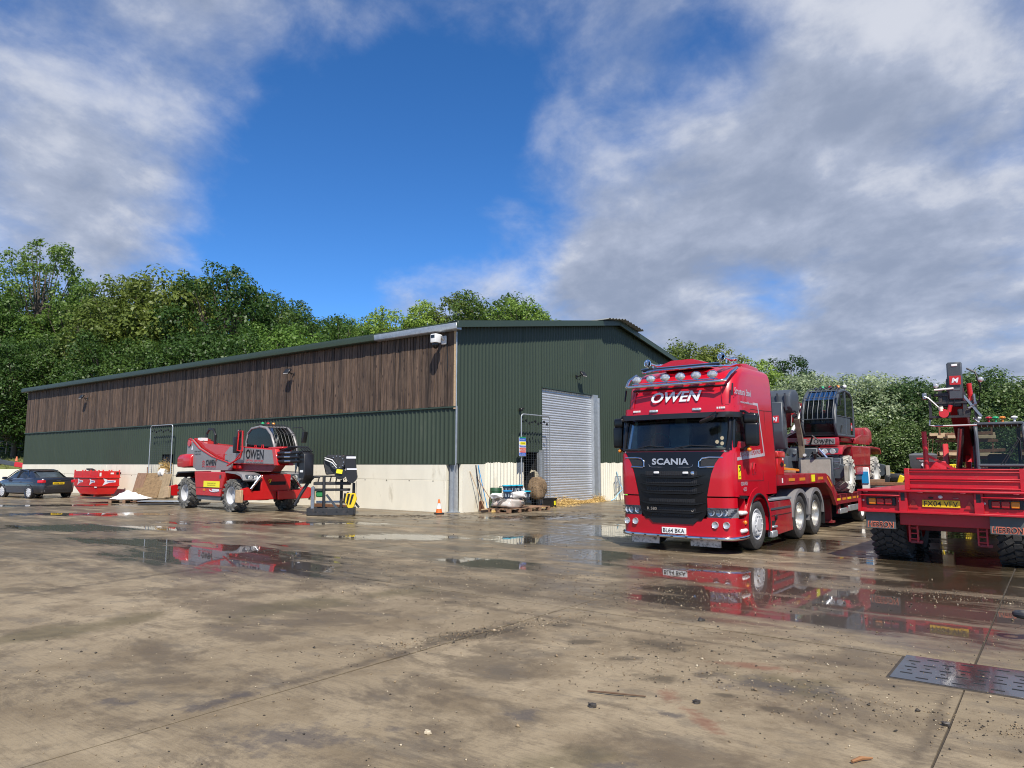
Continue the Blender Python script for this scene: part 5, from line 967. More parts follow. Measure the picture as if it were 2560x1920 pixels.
    if c.get('boom') != 'long':
        B().prism([(0.42, 2.25), (0.45, 2.85), (2.0, 2.75), (2.22, 2.25)], 'xz', 1.024, 1.046).done('door_window', GLSD, cb); B().tube([(0.45, 1.05, 2.22), (2.3, 1.05, 2.22)], 0.014, 6).done('door_rail', SLATE, cb)
        B().box((0.62, 1.05, 1.95), (0.14, 0.004, 0.24)).done('decal', REDV, cb); text('M', 0.1, 0.10, (0.62, 1.053, 1.95), (-1, 0, 0), (0, 0, 1), WHTV, cb, bold=0.05)
        B().tube([(1.9, 1.06, 1.75), (1.85, 1.08, 1.95)], 0.02, 6).done('door_handle', BLK, cb)
        for y in np.linspace(0.2, 0.95, 6): B().sph((1.15, y, 3.14), (0.05, 0.05, 0.04), 8).done('roof_lamp', BLK, cb)
    return t
# left machine, parked by the barn: front axle centre near (-9.0, 26.0), heading to the right and towards the camera
T1 = Vector((-8.98, 26.0, 0)) - 1.8 * Vector((0.746, -0.666, 0))
telehandler('red and grey telehandler with low boom parked against the barn wall', tuple(T1), math.atan2(-0.666, 0.746),
            dict(wb=3.6, rad=0.56, red=REDT, paint=GREYP, fender=GREYP, stab=REDT, tyre=RUBD, rim=RIMG, cab=GREYP, boom='long', sticker=True))
telehandler('telehandler with slate grey cab and chalky white wheels carried on the low loader', tw(-9.15, 0.0, 0.855), TR_YAW,
            dict(wb=3.3, rad=0.53, red=REDD, paint=REDD, fender=REDD, stab=SLATE, tyre=RUBW, rim=RIMC, cab=SLATE, boom='short', chalk=True, sc=0.96, cw=0.45))

# ------------------------------------------------------------------ winch and fork carriage standing in front of the left telehandler
def winch_carriage():
    t = thing('winch_carriage', 'black steel lifting carriage with winch and striped hook block beside telehandler', 'lifting carriage', (-5.95, 23.75, 0), R(10)); t.scale = (0.95, 0.95, 0.94)
    fr = B().box((0.05, -0.42, 0.13), (1.5, 0.10, 0.24), bev=0.01).box((0.05, 0.42, 0.13), (1.5, 0.10, 0.24), bev=0.01).box((-0.70, 0, 0.13), (0.10, 0.84, 0.24), bev=0.01).box((0.80, 0, 0.13), (0.10, 0.84, 0.24), bev=0.01).done('base_frame', IRON, t)
    for x in (-0.45, -0.2, 0.25, 0.6): B().prism([(x - 0.04, 0.10), (x + 0.04, 0.10), (x, 0.18)], 'xz', -0.474, -0.468).done('lashing_hole', INK, fr)
    B().bar((-0.20, -0.25, 0.2), (-0.22, -0.20, 1.35), 0.09, 0.09, 0.01).done('mast', IRON, t); B().bar((0.35, 0.2, 0.2), (0.35, 0.2, 1.2), 0.13, 0.10, 0.01).done('mast', IRON, t)
    B().bar((-0.12, -0.25, 0.70), (0.25, -0.40, 0.24), 0.06, 0.06).done('brace', SLATE, t); B().bar((0.55, 0.25, 0.75), (0.95, 0.42, 0.22), 0.06, 0.06).done('brace', SLATE, t)
    B().prism([(-0.62, 0.22), (-0.62, 0.95), (-0.55, 1.02), (-0.50, 0.95), (-0.50, 0.22)], 'xz', -0.45, -0.33, bev=0.01).done('fork_tine', STEEL, t)
    B().tube([(-1.15, -0.3, 0.35), (-0.95, -0.3, 0.75), (-0.72, -0.25, 1.15), (-0.55, -0.2, 1.32), (-0.35, -0.2, 1.30)], [0.05, 0.055, 0.06, 0.05, 0.04], 8).done('linkage_arm', IRON, t)
    B().box((0.05, 0.1, 1.08), (1.25, 0.5, 0.10), bev=0.01).box((0.05, 0.1, 0.86), (1.2, 0.4, 0.08), bev=0.01).done('carriage_beam', IRON, t)
    for k in range(6): B().bar((-0.45 + k * 0.2, 0.1, 1.1), (-0.40 + k * 0.2, 0.1, 1.33), 0.05, 0.04).done('carriage_bar', IRON, t)
    B().box((0.05, 0.1, 1.33), (1.2, 0.06, 0.05)).done('carriage_rail', IRON, t)
    wn = B().prism([(-0.16, 1.38), (-0.26, 1.80), (-0.12, 2.08), (0.50, 2.06), (0.55, 1.75), (0.38, 1.42)], 'xz', -0.30, 0.05, bev=0.03).done('winch_frame', IRON, t)
    B().cyl((0.22, -0.42, 1.82), (0.22, -0.34, 1.82), 0.26, n=20).done('drum_flange', IRON, wn)
    for k in range(11): a = 2 * math.pi * k / 11; B().cyl((0.22 + 0.21 * math.cos(a), -0.44, 1.82 + 0.21 * math.sin(a)), (0.22 + 0.21 * math.cos(a), -0.42, 1.82 + 0.21 * math.sin(a)), 0.022, n=6).done('bolt', STEEL, wn)
    for k in range(4): B().tube([(-0.2, -0.40, 2.0 - k * 0.03), (0.05, -0.46, 1.95 - k * 0.05), (0.2, -0.45, 1.75 - k * 0.04)], 0.018, 6).done('hose', WHT if k % 2 else BLK, wn)
    mo = B().loft([[(x, y, z) for x, y in ((x0, -0.38), (x1, -0.38), (x1, 0.1), (x0, 0.1))] for z, x0, x1 in ((2.07, 0.46, 0.74), (1.9, 0.46, 0.82), (1.55, 0.50, 0.86), (1.30, 0.52, 0.90), (1.20, 0.56, 0.86), (1.10, 0.66, 0.76))]).done('winch_motor', BLK, t)
    B().box((0.68, -0.385, 1.98), (0.32, 0.008, 0.07)).box((0.71, -0.386, 1.58), (0.34, 0.008, 0.05)).done('decal', WHTV, mo)
    B().box((0.30, -0.44, 1.50), (0.20, 0.01, 0.14), rot=(0, 0.15, 0)).done('warning_label', YELF, wn); B().cyl((0.33, -0.38, 1.42), (0.33, -0.30, 1.42), 0.20, n=16).done('side_disc', BLK, wn)
    B().cyl((0.78, -0.12, 1.1), (0.78, -0.12, 0.7), 0.05, n=8).cyl((0.86, -0.1, 1.15), (0.86, -0.1, 0.6), 0.008, n=5).done('hoist_rope', BLK, t)
    hb = B().prism([(0.42, 0.55), (0.55, 0.74), (0.85, 0.74), (0.90, 0.55), (0.80, 0.25), (0.62, 0.18)], 'xz', -0.22, -0.04, bev=0.02).done('hook_block', YEL, t)
    for k in range(3): B().prism([(0.46 + k * 0.13, 0.745 - k * 0.02), (0.54 + k * 0.13, 0.745 - k * 0.02), (0.47 + k * 0.115, 0.30 + k * 0.03), (0.44 + k * 0.10, 0.48 - k * 0.06)], 'xz', -0.226, -0.221).done('hazard_stripe', INK, hb)
    B().tube([(0.64, -0.13, 0.2), (0.62, -0.13, 0.1), (0.70, -0.13, 0.06), (0.76, -0.13, 0.12)], 0.025, 8).done('hook', STEEL, hb)
    B().box((-0.35, 0.05, 0.72), (0.28, 0.2, 0.22), bev=0.03).done('green_valve', mat('green_paint', (0.02, 0.20, 0.06), 0.5), t)
    B().cyl((-0.50, 0.3, 0.42), (0.55, 0.3, 0.42), 0.05, n=8).done('cross_tube', WHT, t)
winch_carriage()

# ------------------------------------------------------------------ red flat trailer, rear to the camera; local x to the rear, y to the viewer's right
FT_O, FT_D = Vector((6.01, 12.54, 0)), Vector((0.640, 0.768, 0))      # rear-left corner, axis away from the camera
ft = thing('flat_trailer', 'red flatbed farm trailer seen from its rear, number plate and lettered mud flaps', 'trailer', tuple(FT_O), math.atan2(-FT_D.x, FT_D.y))
# local: x = to viewer's right along the tail, y = forward along the trailer
W_, L_ = 2.36, 7.5
def fbox(n, c, s, m_=REDW, bev=0.006, par=None, rot=None): return B().box(c, s, rot=rot, bev=bev).done(n, m_, par or ft)
tail = fbox('tail_beam', (W_ / 2, 0.10, 1.03), (W_, 0.06, 0.34))
B().prism([(-0.02, 0.84), (0.02, 0.84), (0.05, 1.22), (0.0, 1.22)], 'xz', -0.02, 0.4).done('corner_plate', REDW, ft)
fbox('tail_lip', (W_ / 2, 0.03, 1.205), (W_ + 0.02, 0.20, 0.03)); fbox('tail_lower_lip', (W_ / 2, 0.03, 0.855), (W_, 0.14, 0.035))
fbox('deck', (W_ / 2, L_ / 2, 1.19), (W_, L_ - 0.1, 0.05)); 
for x in (0.55, W_ - 0.55): fbox('chassis_beam', (x, L_ / 2, 0.98), (0.14, L_ - 0.4, 0.34))
fbox('under_beam', (W_ / 2 + 0.05, 0.22, 0.73), (1.30, 0.10, 0.20), REDW); fbox('axle_beam', (W_ / 2, 0.98, 0.56), (1.7, 0.13, 0.13), MAR); fbox('cross_beam', (W_ / 2, 0.5, 0.74), (1.1, 0.3, 0.10), MAR)
for x in (0.76, 1.74):
    ld = B().box((x - 0.06, 0.28, 0.53), (0.025, 0.05, 0.36)).box((x + 0.06, 0.28, 0.53), (0.025, 0.05, 0.36)).done('step_ladder', REDW, ft)
    for k in range(4): fbox('rung', (x, 0.28, 0.40 + k * 0.09), (0.12, 0.04, 0.02), REDW, 0.003, ld)
    fbox('ladder_foot', (x + 0.03, 0.32, 0.35), (0.18, 0.08, 0.05), MAR)
for k, (x0, o3) in enumerate(((0.03, (AMB, REDL, REDL)), (1.80, (REDL, REDL, AMB)))):
    fbox('lamp_shelf', (x0 + 0.30, 0.02, 1.125), (0.62, 0.14, 0.02)); lh = fbox('lamp_housing', (x0 + 0.30, 0.06, 1.02), (0.46, 0.03, 0.14), INK)
    for q, m_ in enumerate(o3): fbox('tail_lamp', (x0 + 0.17 + q * 0.125, 0.035, 1.02), (0.115, 0.03, 0.105), m_, 0.012, lh)
    for q in (0.02, 0.58): B().sph((x0 + q, 0.065, 1.03), (0.018, 0.012, 0.018), 8).done('marker', WHT, lh)
for x in (0.68, 1.75):
    pk = fbox('stake_pocket', (x, 0.04, 1.02), (0.13, 0.10, 0.34)); fbox('pocket_hole', (x, -0.012, 1.11), (0.06, 0.006, 0.13), INK, 0.002, pk)
pl = fbox('number_plate', (1.22, 0.058, 1.005), (0.54, 0.012, 0.118), PLTY, 0.003); text('FX04 VFV', 0.48, 0.086, (1.22, 0.052, 1.005), (1, 0, 0), (0, 0, 1), INK, pl, bold=0.004, ext=0.0015)
for x in (0.82, 1.62): B().prism([(x - 0.075, 0.93), (x + 0.075, 0.93), (x, 1.07)], 'xz', 0.05, 0.068).done('triangle_reflector', REDL, ft)
B().sph((1.22, 0.04, 1.115), (0.035, 0.03, 0.028), 12).done('plate_lamp', WHT, ft); fbox('plate_lamp', (1.43, 0.06, 1.10), (0.09, 0.02, 0.014), STEEL); fbox('bracket', (1.08, 0.06, 1.10), (0.07, 0.02, 0.03), INK)
for x in (0.12, 0.95, 1.55, 2.25): fbox('hinge_tab', (x, -0.04, 1.185), (0.08, 0.06, 0.02), MAR)
fbox('ramp_board', (1.50, 0.45, 1.395), (1.66, 0.05, 0.35))
for z in (1.25, 1.365, 1.40, 1.515, 1.56): fbox('board_ridge', (1.50, 0.412, z), (1.56, 0.036, 0.020))
for x in (0.68, 2.31): fbox('board_post', (x, 0.43, 1.395), (0.08, 0.07, 0.36))
# mud flaps with lettering
FLAP = mat('grey_mud_flap', (0.085, 0.088, 0.088), 0.6, 0, 0.15, 6, dirt=((0.12, 0.10, 0.08), 0.3, 10))
for x in (0.31, 2.10):
    fl = fbox('mud_flap', (x, 0.06, 0.70), (0.46, 0.02, 0.28), FLAP, 0.004)
    text('HERRON', 0.41, 0.105, (x, 0.049, 0.63), (1, 0, 0), (0, 0, 1), mat('letter_edge_orange', (0.62, 0.16, 0.09), 0.5), fl, bold=0.045, shear=0.12, ext=0.001)
    text('HERRON', 0.385, 0.080, (x, 0.049, 0.63), (1, 0, 0), (0, 0, 1), INK, fl, bold=0.0, shear=0.12, ext=0.004)
def flotation_wheel(cx, cy):
    "wide block tread tyre, axle along local x"
    rad, w = 0.55, 0.54; b = B(); r0 = rad - 0.03
    b.lathe([(0.28, -w * 0.42), (r0 * 0.75, -w * 0.5), (r0 * 0.95, -w * 0.46), (r0, -w * 0.36), (r0, w * 0.36), (r0 * 0.95, w * 0.46), (r0 * 0.75, w * 0.5), (0.28, w * 0.42)], (cx, cy, rad), 'x', 32)
    rows = 26
    for k in range(rows):
        for j, xx in enumerate((-0.40, -0.20, 0.0, 0.20, 0.40)):
            tt = 2 * math.pi * (k + 0.5 * (j % 2)) / rows; ang = R((34, 34, 0, -34, -34)[j])
            m = Matrix.Translation((cx, cy, rad)) @ Matrix.Rotation(tt, 4, 'X') @ Matrix.Translation((xx * w, 0, r0 + 0.008)) @ Matrix.Rotation(ang, 4, 'Z')
            bmesh.ops.create_cube(b.bm, size=1, matrix=m @ Matrix.Diagonal((w * 0.21, 0.075, 0.045, 1)))
    o = b.done('wheel', RUB, ft); B().lathe([(0.30, -w * 0.43), (0.26, -w * 0.3), (0.24, 0.0), (0.10, 0.05), (0.0, 0.06)], (cx, cy, rad), 'x', 20).lathe([(0.30, w * 0.43), (0.26, w * 0.3), (0.24, 0.0)], (cx, cy, rad), 'x', 20).done('rim', REDW, o)
for cy in (0.98, 2.2):
    for cx in (0.32, W_ - 0.18): flotation_wheel(cx, cy)
fbox('headboard', (W_ / 2, L_ - 0.2, 1.26), (W_, 0.06, 0.12)); B().bar((W_ / 2, L_, 0.95), (W_ / 2, L_ + 1.6, 0.8), 0.2, 0.2).done('drawbar', REDW, ft)
B().cyl((0.02, 6.0, 1.2), (0.0, 6.0, 2.42), 0.055, n=10).done('stake_post', REDW, ft); B().bar((0.03, 6.0, 1.86), (1.05, 6.0, 1.24), 0.06, 0.06).done('post_brace', REDW, ft)

# ------------------------------------------------------------------ fixed-boom telehandler behind the trailer, boom raised
def boom_handler():
    # local x = towards the camera side (its front), y = its left
    loc = Vector((11.14, 17.5, 0)); yaw = math.atan2(-0.86, -0.51)
    t = thing('boom_telehandler', 'red telehandler with dark cab and boom raised high behind the flat trailer', 'telehandler', tuple(loc), yaw)
    B().box((-1.3, 0, 0.75), (4.2, 0.9, 0.5), bev=0.03).done('chassis', MAR, t)
    for x in (0.4, -2.5):
        for s in (-1, 1): wheel(t, (x, s * 0.95, 0.6), 0.6, 0.42, s, 0.32, RUB, RIMG, lugs=16)
    # cab on its left
    y0, y1 = 0.15, 1.10
    c = B()
    for y in (y0, y1): c.tube([(-1.2, y, 0.9), (-1.2, y, 2.5), (-1.05, y, 2.62), (-0.15, y, 2.62), (0.10, y, 2.50), (0.20, y, 2.2), (0.22, y, 0.95)], 0.045, 8)
    c.box((-0.5, (y0 + y1) / 2, 2.62), (1.1, y1 - y0, 0.07), bev=0.02).box((-0.5, (y0 + y1) / 2, 0.95), (1.4, y1 - y0, 0.1)).tube([(0.225, y0, 1.62), (0.225, y1, 1.62)], 0.035, 8).box((0.22, (y0 + y1) / 2, 1.2), (0.06, y1 - y0, 0.14))
    c = c.done('cab', SLATE, t)
    B().grid([[(0.21, y0, 1.2), (0.21, y1, 1.2)], [(0.21, y0, 2.2), (0.21, y1, 2.2)], [(0.11, y0, 2.5), (0.11, y1, 2.5)], [(-0.12, y0, 2.6), (-0.12, y1, 2.6)]]).done('windscreen', GLS, c)
    for y in (y0, y1): B().prism([(-1.15, 1.0), (-1.15, 2.5), (-0.1, 2.55), (0.18, 2.2), (0.2, 1.0)], 'xz', y - 0.004, y + 0.004).done('side_glass', GLS, c)
    B().prism([(y0 + 0.05, 1.27), (y1 - 0.05, 1.27), (y1 - 0.05, 1.34), (y0 + 0.5, 1.45), (y0 + 0.05, 1.47)], 'yz', 0.21, 0.24).done('lower_trim', SLATE, c)
    for d in (0, 0.06): B().bar((0.25, y0 + 0.45 + d, 1.64), (0.25, y1 - 0.12 + d * 0.5, 2.25), 0.02, 0.015).done('wiper', BLK, c)
    B().tube([(0.26, y1 - 0.15, 2.28), (0.26, y1 - 0.10, 2.2), (0.26, y1 - 0.10, 1.75)], 0.012, 5).done('wiper_blade', BLK, c)
    B().box((-0.85, 0.62, 1.5), (0.14, 0.46, 0.8), bev=0.05).box((-0.65, 0.62, 1.3), (0.45, 0.46, 0.14), bev=0.04).done('seat', BLK, c)
    for k in range(7): B().box((0.0, y0 + 0.12 + k * 0.12, 2.58), (0.3, 0.012, 0.02), rot=(0, 0.35, 0)).done('roof_bar', SLATE, c)
    for k, (m_, y) in enumerate(((WHT, 0.24), (REDL, 0.46), (GRNL, 0.60), (AMB, 0.74), (WHT, 0.98))): B().cyl((-0.5, y, 2.65), (-0.5, y, 2.74), 0.025, n=8).sph((-0.5, y, 2.78), (0.075, 0.075, 0.04), 10).done('beacon', m_, c)
    # body right of the cab and pivot tower
    B().prism([(-3.4, 0.9), (-3.3, 1.55), (-1.6, 1.55), (-1.4, 1.0)], 'xz', -1.05, 0.95, bev=0.05).done('engine_cowl', REDT, t)
    B().prism([(-2.4, 1.4), (-2.3, 2.1), (-1.9, 2.2), (-1.5, 1.4)], 'xz', -0.55, -0.42, bev=0.02).prism([(-2.4, 1.4), (-2.3, 2.1), (-1.9, 2.2), (-1.5, 1.4)], 'xz', -0.05, 0.08, bev=0.02).done('pivot_tower', REDT, t)
    B().box((-0.3, -0.75, 1.45), (0.9, 0.5, 0.55), bev=0.06, seg=2).done('side_cowl', REDT, t)
    pv = Vector((-2.1, 0.02, 1.95)); tip = Vector((1.15, -0.24, 3.25)); ax = (tip - pv).normalized()
    bo = B().bar(pv - ax * 0.2, tip, 0.34, 0.40, 0.02).done('boom', DBOOM, t)
    B().cyl((-0.9, -0.24, 1.35), tuple(pv + ax * 2.2 + Vector((0, 0, -0.22))), 0.07, n=10).done('lift_ram', STEEL, bo)
    ib = B().bar(tip - ax * 0.1, tip + ax * 0.55, 0.28, 0.32, 0.02).done('inner_boom', SLATE, bo)
    # boom head hanging down from the tip with a jib frame, hook and hoses
    h = tip + ax * 0.45
    hd = B().box((h.x + 0.05, -0.24, h.z + 0.12), (0.22, 0.30, 0.85), rot=(0, 0.1, 0), bev=0.03).done('boom_head', SLATE, bo)
    B().box((h.x + 0.19, -0.24, h.z + 0.12), (0.012, 0.22, 0.20), rot=(0, 0.1, 0)).done('badge_field', REDV, hd); text('M', 0.14, 0.11, (h.x + 0.20, -0.24, h.z + 0.12), (0, 1, 0), (0.1, 0, 1), WHTV, hd, bold=0.05, shear=0.2, ext=0.004)
    B().box((h.x + 0.16, -0.24, h.z + 0.46), (0.10, 0.12, 0.05), bev=0.01).done('decal', WHT, hd)
    B().tube([(h.x - 0.05, 0.0, h.z + 0.4), (h.x, 0.16, h.z + 0.3), (h.x, 0.24, h.z), (h.x - 0.05, 0.20, h.z - 0.35), (h.x - 0.1, 0.05, h.z - 0.5)], 0.022, 6).done('hose', BLK, hd)
    B().cyl((h.x + 0.05, 0.02, h.z + 0.05), (h.x + 0.0, 0.05, h.z - 0.40), 0.055, n=10).done('crowd_ram', REDT, hd); B().tube([(h.x + 0.1, 0.10, h.z - 0.2), (h.x + 0.1, 0.12, h.z - 0.42), (h.x + 0.1, -0.02, h.z - 0.52)], 0.03, 6).done('pipe', STEEL, hd)
    for y in (-0.62, 0.25): B().sph((h.x + 0.1, y, h.z + 0.12 if y > 0 else h.z + 0.02), (0.04, 0.06, 0.06), 10).done('work_lamp', LENS, hd)
    B().cyl((h.x + 0.15, -0.66, h.z - 0.08), (h.x + 0.15, -0.28, h.z - 0.06), 0.022, n=8).done('top_roller', WHT, hd)
    z0 = h.z
    jf = B().box((h.x, -0.55, z0 - 0.279), (0.10, 0.07, 0.465)).box((h.x, -0.76, z0 - 0.465), (0.06, 0.06, 0.589)).box((h.x, -0.36, z0 - 0.186), (0.16, 0.62, 0.06)).box((h.x, -0.30, z0 - 0.372), (0.14, 0.75, 0.05)).box((h.x, -0.40, z0 - 0.694), (0.14, 0.80, 0.05)).box((h.x, -0.08, z0 - 0.527), (0.10, 0.08, 0.341)).box((h.x, 0.12, z0 - 0.558), (0.08, 0.06, 0.372)).done('jib_frame', IRON, hd)
    B().box((h.x - 0.06, -0.33, z0 - 0.30), (0.16, 0.40, 0.34), bev=0.02).done('winch_body', BLK, jf); B().box((h.x - 0.04, -0.10, z0 - 0.60), (0.14, 0.26, 0.16), bev=0.02).done('jib_plate', IRON, jf)
    B().bar((h.x + 0.05, -0.10, z0 - 0.217), (h.x + 0.05, 0.22, z0 - 0.713), 0.06, 0.05).done('jib_brace', STEEL, jf); B().tube([(h.x + 0.08, -0.86, z0 - 0.217), (h.x + 0.08, -0.78, z0 - 0.260), (h.x + 0.08, -0.58, z0 - 0.496)], 0.018, 6).done('jib_cable', STEEL, jf)
    B().box((h.x, -0.86, z0 - 0.205), (0.12, 0.10, 0.16), bev=0.02).done('jib_bracket', STEEL, jf)
    B().cyl((h.x + 0.1, -0.40, z0 - 0.217), (h.x + 0.1, -0.40, z0 - 0.527), 0.008, n=5).cyl((h.x + 0.1, -0.28, z0 - 0.186), (h.x + 0.1, -0.28, z0 - 0.446), 0.008, n=5).done('jib_rope', BLK, jf)
    B().cyl((h.x + 0.08, -0.50, z0 - 0.620), (h.x + 0.16, -0.50, z0 - 0.620), 0.10, n=16).cyl((h.x + 0.12, -0.40, z0 - 0.589), (h.x + 0.12, -0.36, z0 - 0.434), 0.045, n=10).done('hook_block', REDT, jf); B().cyl((h.x + 0.12, -0.54, z0 - 0.570), (h.x + 0.12, -0.56, z0 - 0.471), 0.05, n=10).done('load_weight', CONC, jf)
    B().tube([(h.x, -0.78, z0 - 0.744), (h.x, -0.80, z0 - 0.880), (h.x, -0.7, z0 - 0.899), (h.x, 0.12, z0 - 0.893), (h.x, 0.16, z0 - 0.837), (h.x, 0.06, z0 - 0.732)], 0.022, 6).done('jib_hoop', STEEL, jf)
boom_handler()
# ------------------------------------------------------------------ things fixed to or standing by the barn
def bt(x, y, z=0.0):
    c, s = math.cos(BYAW), math.sin(BYAW); return (BC.x + c * x - s * y, BC.y + s * x + c * y, z)
def floodlight(loc, rz, label):
    t = thing('floodlight', label, 'floodlight', loc, rz, 'floodlights on the barn')     # local -y points away from the wall
    B().tube([(0, 0, 0), (0, -0.10, 0.0), (0.0, -0.22, 0.03)], 0.025, 6).box((0, 0, 0), (0.10, 0.03, 0.12)).done('bracket', BLK, t)
    h = B().box((0, -0.34, 0.08), (0.34, 0.09, 0.25), rot=(-0.6, 0, 0), bev=0.02).done('lamp_body', BLK, t); B().box((0, -0.378, 0.055), (0.29, 0.02, 0.20), rot=(-0.6, 0, 0)).done('lamp_glass', mat('floodlight_glass', (0.50, 0.50, 0.48), 0.2), h)
    B().tube([(0.03, -0.2, 0.0), (0.08, -0.1, -0.15), (0.02, -0.02, -0.10)], 0.012, 5).done('cable', BLK, t)
floodlight(bt(-0.05, 8.97, 5.40), BYAW - R(90), 'black floodlight above the red telehandler, on the timber boards')
floodlight(bt(-0.05, 28.0, 5.40), BYAW - R(90), 'farthest floodlight, near the left end of the timber boards')
floodlight(bt(7.85, -0.03, 5.42), BYAW, 'black floodlight on the green gable above the roller door')
def cctv():
    t = thing('security_camera', 'white dome security camera under the eave at the barn corner', 'security camera', bt(-0.06, 0.55, 5.96), BYAW - R(90)); t.scale = (1.2, 1.2, 1.2)
    B().box((0.0, -0.02, 0.0), (0.20, 0.05, 0.26), bev=0.02).tube([(0, -0.02, 0.02), (0, -0.18, 0.10), (0, -0.32, 0.09)], 0.055, 8).done('wall_bracket', WHT, t)
    h = B().box((0, -0.38, 0.0), (0.22, 0.22, 0.26), bev=0.03, seg=2).done('camera_housing', WHT, t); B().box((-0.01, -0.492, 0.05), (0.14, 0.01, 0.09)).done('ir_window', GLSD, h); B().sph((0, -0.38, -0.17), (0.10, 0.10, 0.13), 14).done('dome', BLKG, h)
    B().tube([(0.12, -0.02, -0.1), (0.13, -0.01, -0.5), (0.12, 0.0, -0.9)], 0.012, 5).done('cable', BLK, t)
cctv()
o = B().box((0, 0, 0), (0.10, 0.14, 0.12), bev=0.02).tube([(0, 0, 0), (0.05, -0.12, 0.06)], 0.03, 6).done('sensor', BLK, loc=bt(3.62, -0.10, 3.72), rz=BYAW); tag(o, 'small dark sensor box on the gable above the mesh panel', 'sensor')
def mesh_panel(label, loc, rz, w, h, cut=False):
    t = thing('mesh_panel', label, 'mesh panel', loc, rz, 'tall mesh panels over doorways')
    r = 0.13
    arc = lambda cx, cz, a0: [(cx + r * math.cos(R(a)), 0, cz + r * math.sin(R(a))) for a in range(a0, a0 - 91, -30)]
    B().tube([(0, 0, 0.02), (0, 0, h - r)] + arc(r, h - r, 180) + arc(w - r, h - r, 90) + [(w, 0, 0.02)], 0.024, 8).done('frame', GALV, t)
    wires = B(); n = int(w / 0.16); nz = int((h - 0.3) / 0.09)
    for k in range(1, n): wires.cyl((w * k / n, 0.0, 0.1), (w * k / n, 0.0, h - 0.28), 0.0032, n=4)
    for k in range(nz): wires.cyl((0, 0.004, 0.2 + k * 0.09), (w, 0.004, 0.2 + k * 0.09), 0.0022, n=4)
    wires.done('wire_mesh', SLATE, t, smooth=0, kind='stuff')
    lash = B()
    for k in range(9): lash.box((w * (k + 0.6) / 9.6, 0.0, h - 0.28 + 0.05 * math.sin(k * 2.1)), (0.09, 0.05, 0.06), rot=(0, k, 0))
    lash.done('cable_ties', BLK, t, kind='stuff')
mesh_panel('galvanised mesh panel over the doorway behind the red telehandler', bt(-0.35, 20.02), BYAW - R(90), 2.10, 3.56)
mesh_panel('galvanised mesh panel over the doorway left of the roller door', bt(3.20, -0.42), BYAW, 1.93, 3.52)
def safety_sign():
    t = thing('safety_sign', 'multi-coloured site safety sign hung on the mesh panel', 'sign', bt(2.98, -0.47, 2.30), BYAW)
    b_ = B().box((0.22, 0, 0), (0.44, 0.012, 0.72), bev=0.004).done('board', WHTV, t)
    blu = mat('sign_blue', (0.015, 0.10, 0.48), 0.4); orr = mat('sign_red_orange', (0.62, 0.10, 0.05), 0.4); grn = mat('sign_green', (0.02, 0.25, 0.12), 0.4)
    for z, h, m_, tx_ in ((0.335, 0.05, grn, ''), (0.25, 0.11, blu, 'SITE SAFETY'), (0.12, 0.11, YELF, 'DANGER'), (0.0, 0.06, blu, 'MUST'), (-0.10, 0.11, orr, 'NO ENTRY'), (-0.20, 0.05, orr, ''), (-0.285, 0.11, blu, 'ALL VISITORS')):
        x = 0.25 if z < 0.2 and z > -0.25 else 0.22; w = 0.34 if x == 0.25 else 0.42
        p_ = B().box((x, -0.0075, z), (w, 0.002, h)).done('sign_band', m_, b_)
        if tx_: text(tx_, w * 0.8, h * 0.4, (x, -0.009, z), (1, 0, 0), (0, 0, 1), INK if m_ is YELF else WHTV, b_)
    for z, m_ in ((0.12, YELF), (0.02, blu), (-0.08, orr), (-0.18, orr)): B().cyl((0.05, -0.008, z), (0.05, -0.006, z), 0.030, n=12).done('sign_symbol', m_, b_)
safety_sign()
# pallets with goods near the roller door
def pallet(label, loc, rz, group='wooden pallets', m_=PALT):
    t = thing('wooden_pallet', label, 'pallet', loc, rz, group)
    bd = B().box((0, 0, 0), (1.2, 0.10, 0.022), bev=0.003).mesh(0); ru = B().box((0, 0, 0), (0.10, 1.0, 0.022)).mesh(0); bl = B().box((0, 0, 0), (0.12, 0.12, 0.09)).mesh(0)
    for k in range(7): obj('deck_board', bd, m_, t, loc=(0, -0.45 + k * 0.15, 0.133))
    for x in (-0.54, 0, 0.54):
        obj('runner', ru, m_, t, loc=(x, 0, 0.011)); obj('stringer', ru, m_, t, loc=(x, 0, 0.113))
        for y in (-0.44, 0, 0.44): obj('block', bl, m_, t, loc=(x, y, 0.062))
    return t
PYAW = BYAW - R(3)
pallet('brown pallet under the film-wrapped bags by the roller door', (-0.10, 25.15, 0), PYAW)
pallet('dark pallet directly right of the film-wrapped bags', (0.62, 26.1, 0), PYAW)
film = mat('clear_wrap_film', (0.50, 0.46, 0.42), 0.18, 0, 0.10, 9, dirt=((0.42, 0.13, 0.09), 0.42, 4), coat=0.5)
def lump(rx, ry, rz_, seed, n=18, amp=0.12, flat=0.0):
    rnd = np.random.RandomState(seed); b = B(); bmesh.ops.create_uvsphere(b.bm, u_segments=n, v_segments=n // 2 + 2, radius=1)
    ph = rnd.uniform(0, 6.28, 9)
    for v in b.bm.verts:
        c = v.co; s = math.sin
        k = 1 + amp * (s(c.x * 3 + ph[0]) * s(c.y * 4 + ph[1]) + 0.6 * s(c.z * 5 + ph[2] + c.x * 4) + 0.5 * s(c.y * 9 + ph[3]) * s(c.x * 8 + ph[4]) + 0.35 * s(c.x * 17 + ph[5] + 3 * c.z) * s(c.y * 15 + ph[6]))
        e = 0.62; sq = lambda a: math.copysign(abs(a) ** e, a)
        v.co = Vector((sq(c.x) * rx * k, sq(c.y) * ry * k, max(sq(c.z) * rz_ * k, -rz_ * (1 - flat))))
    return b
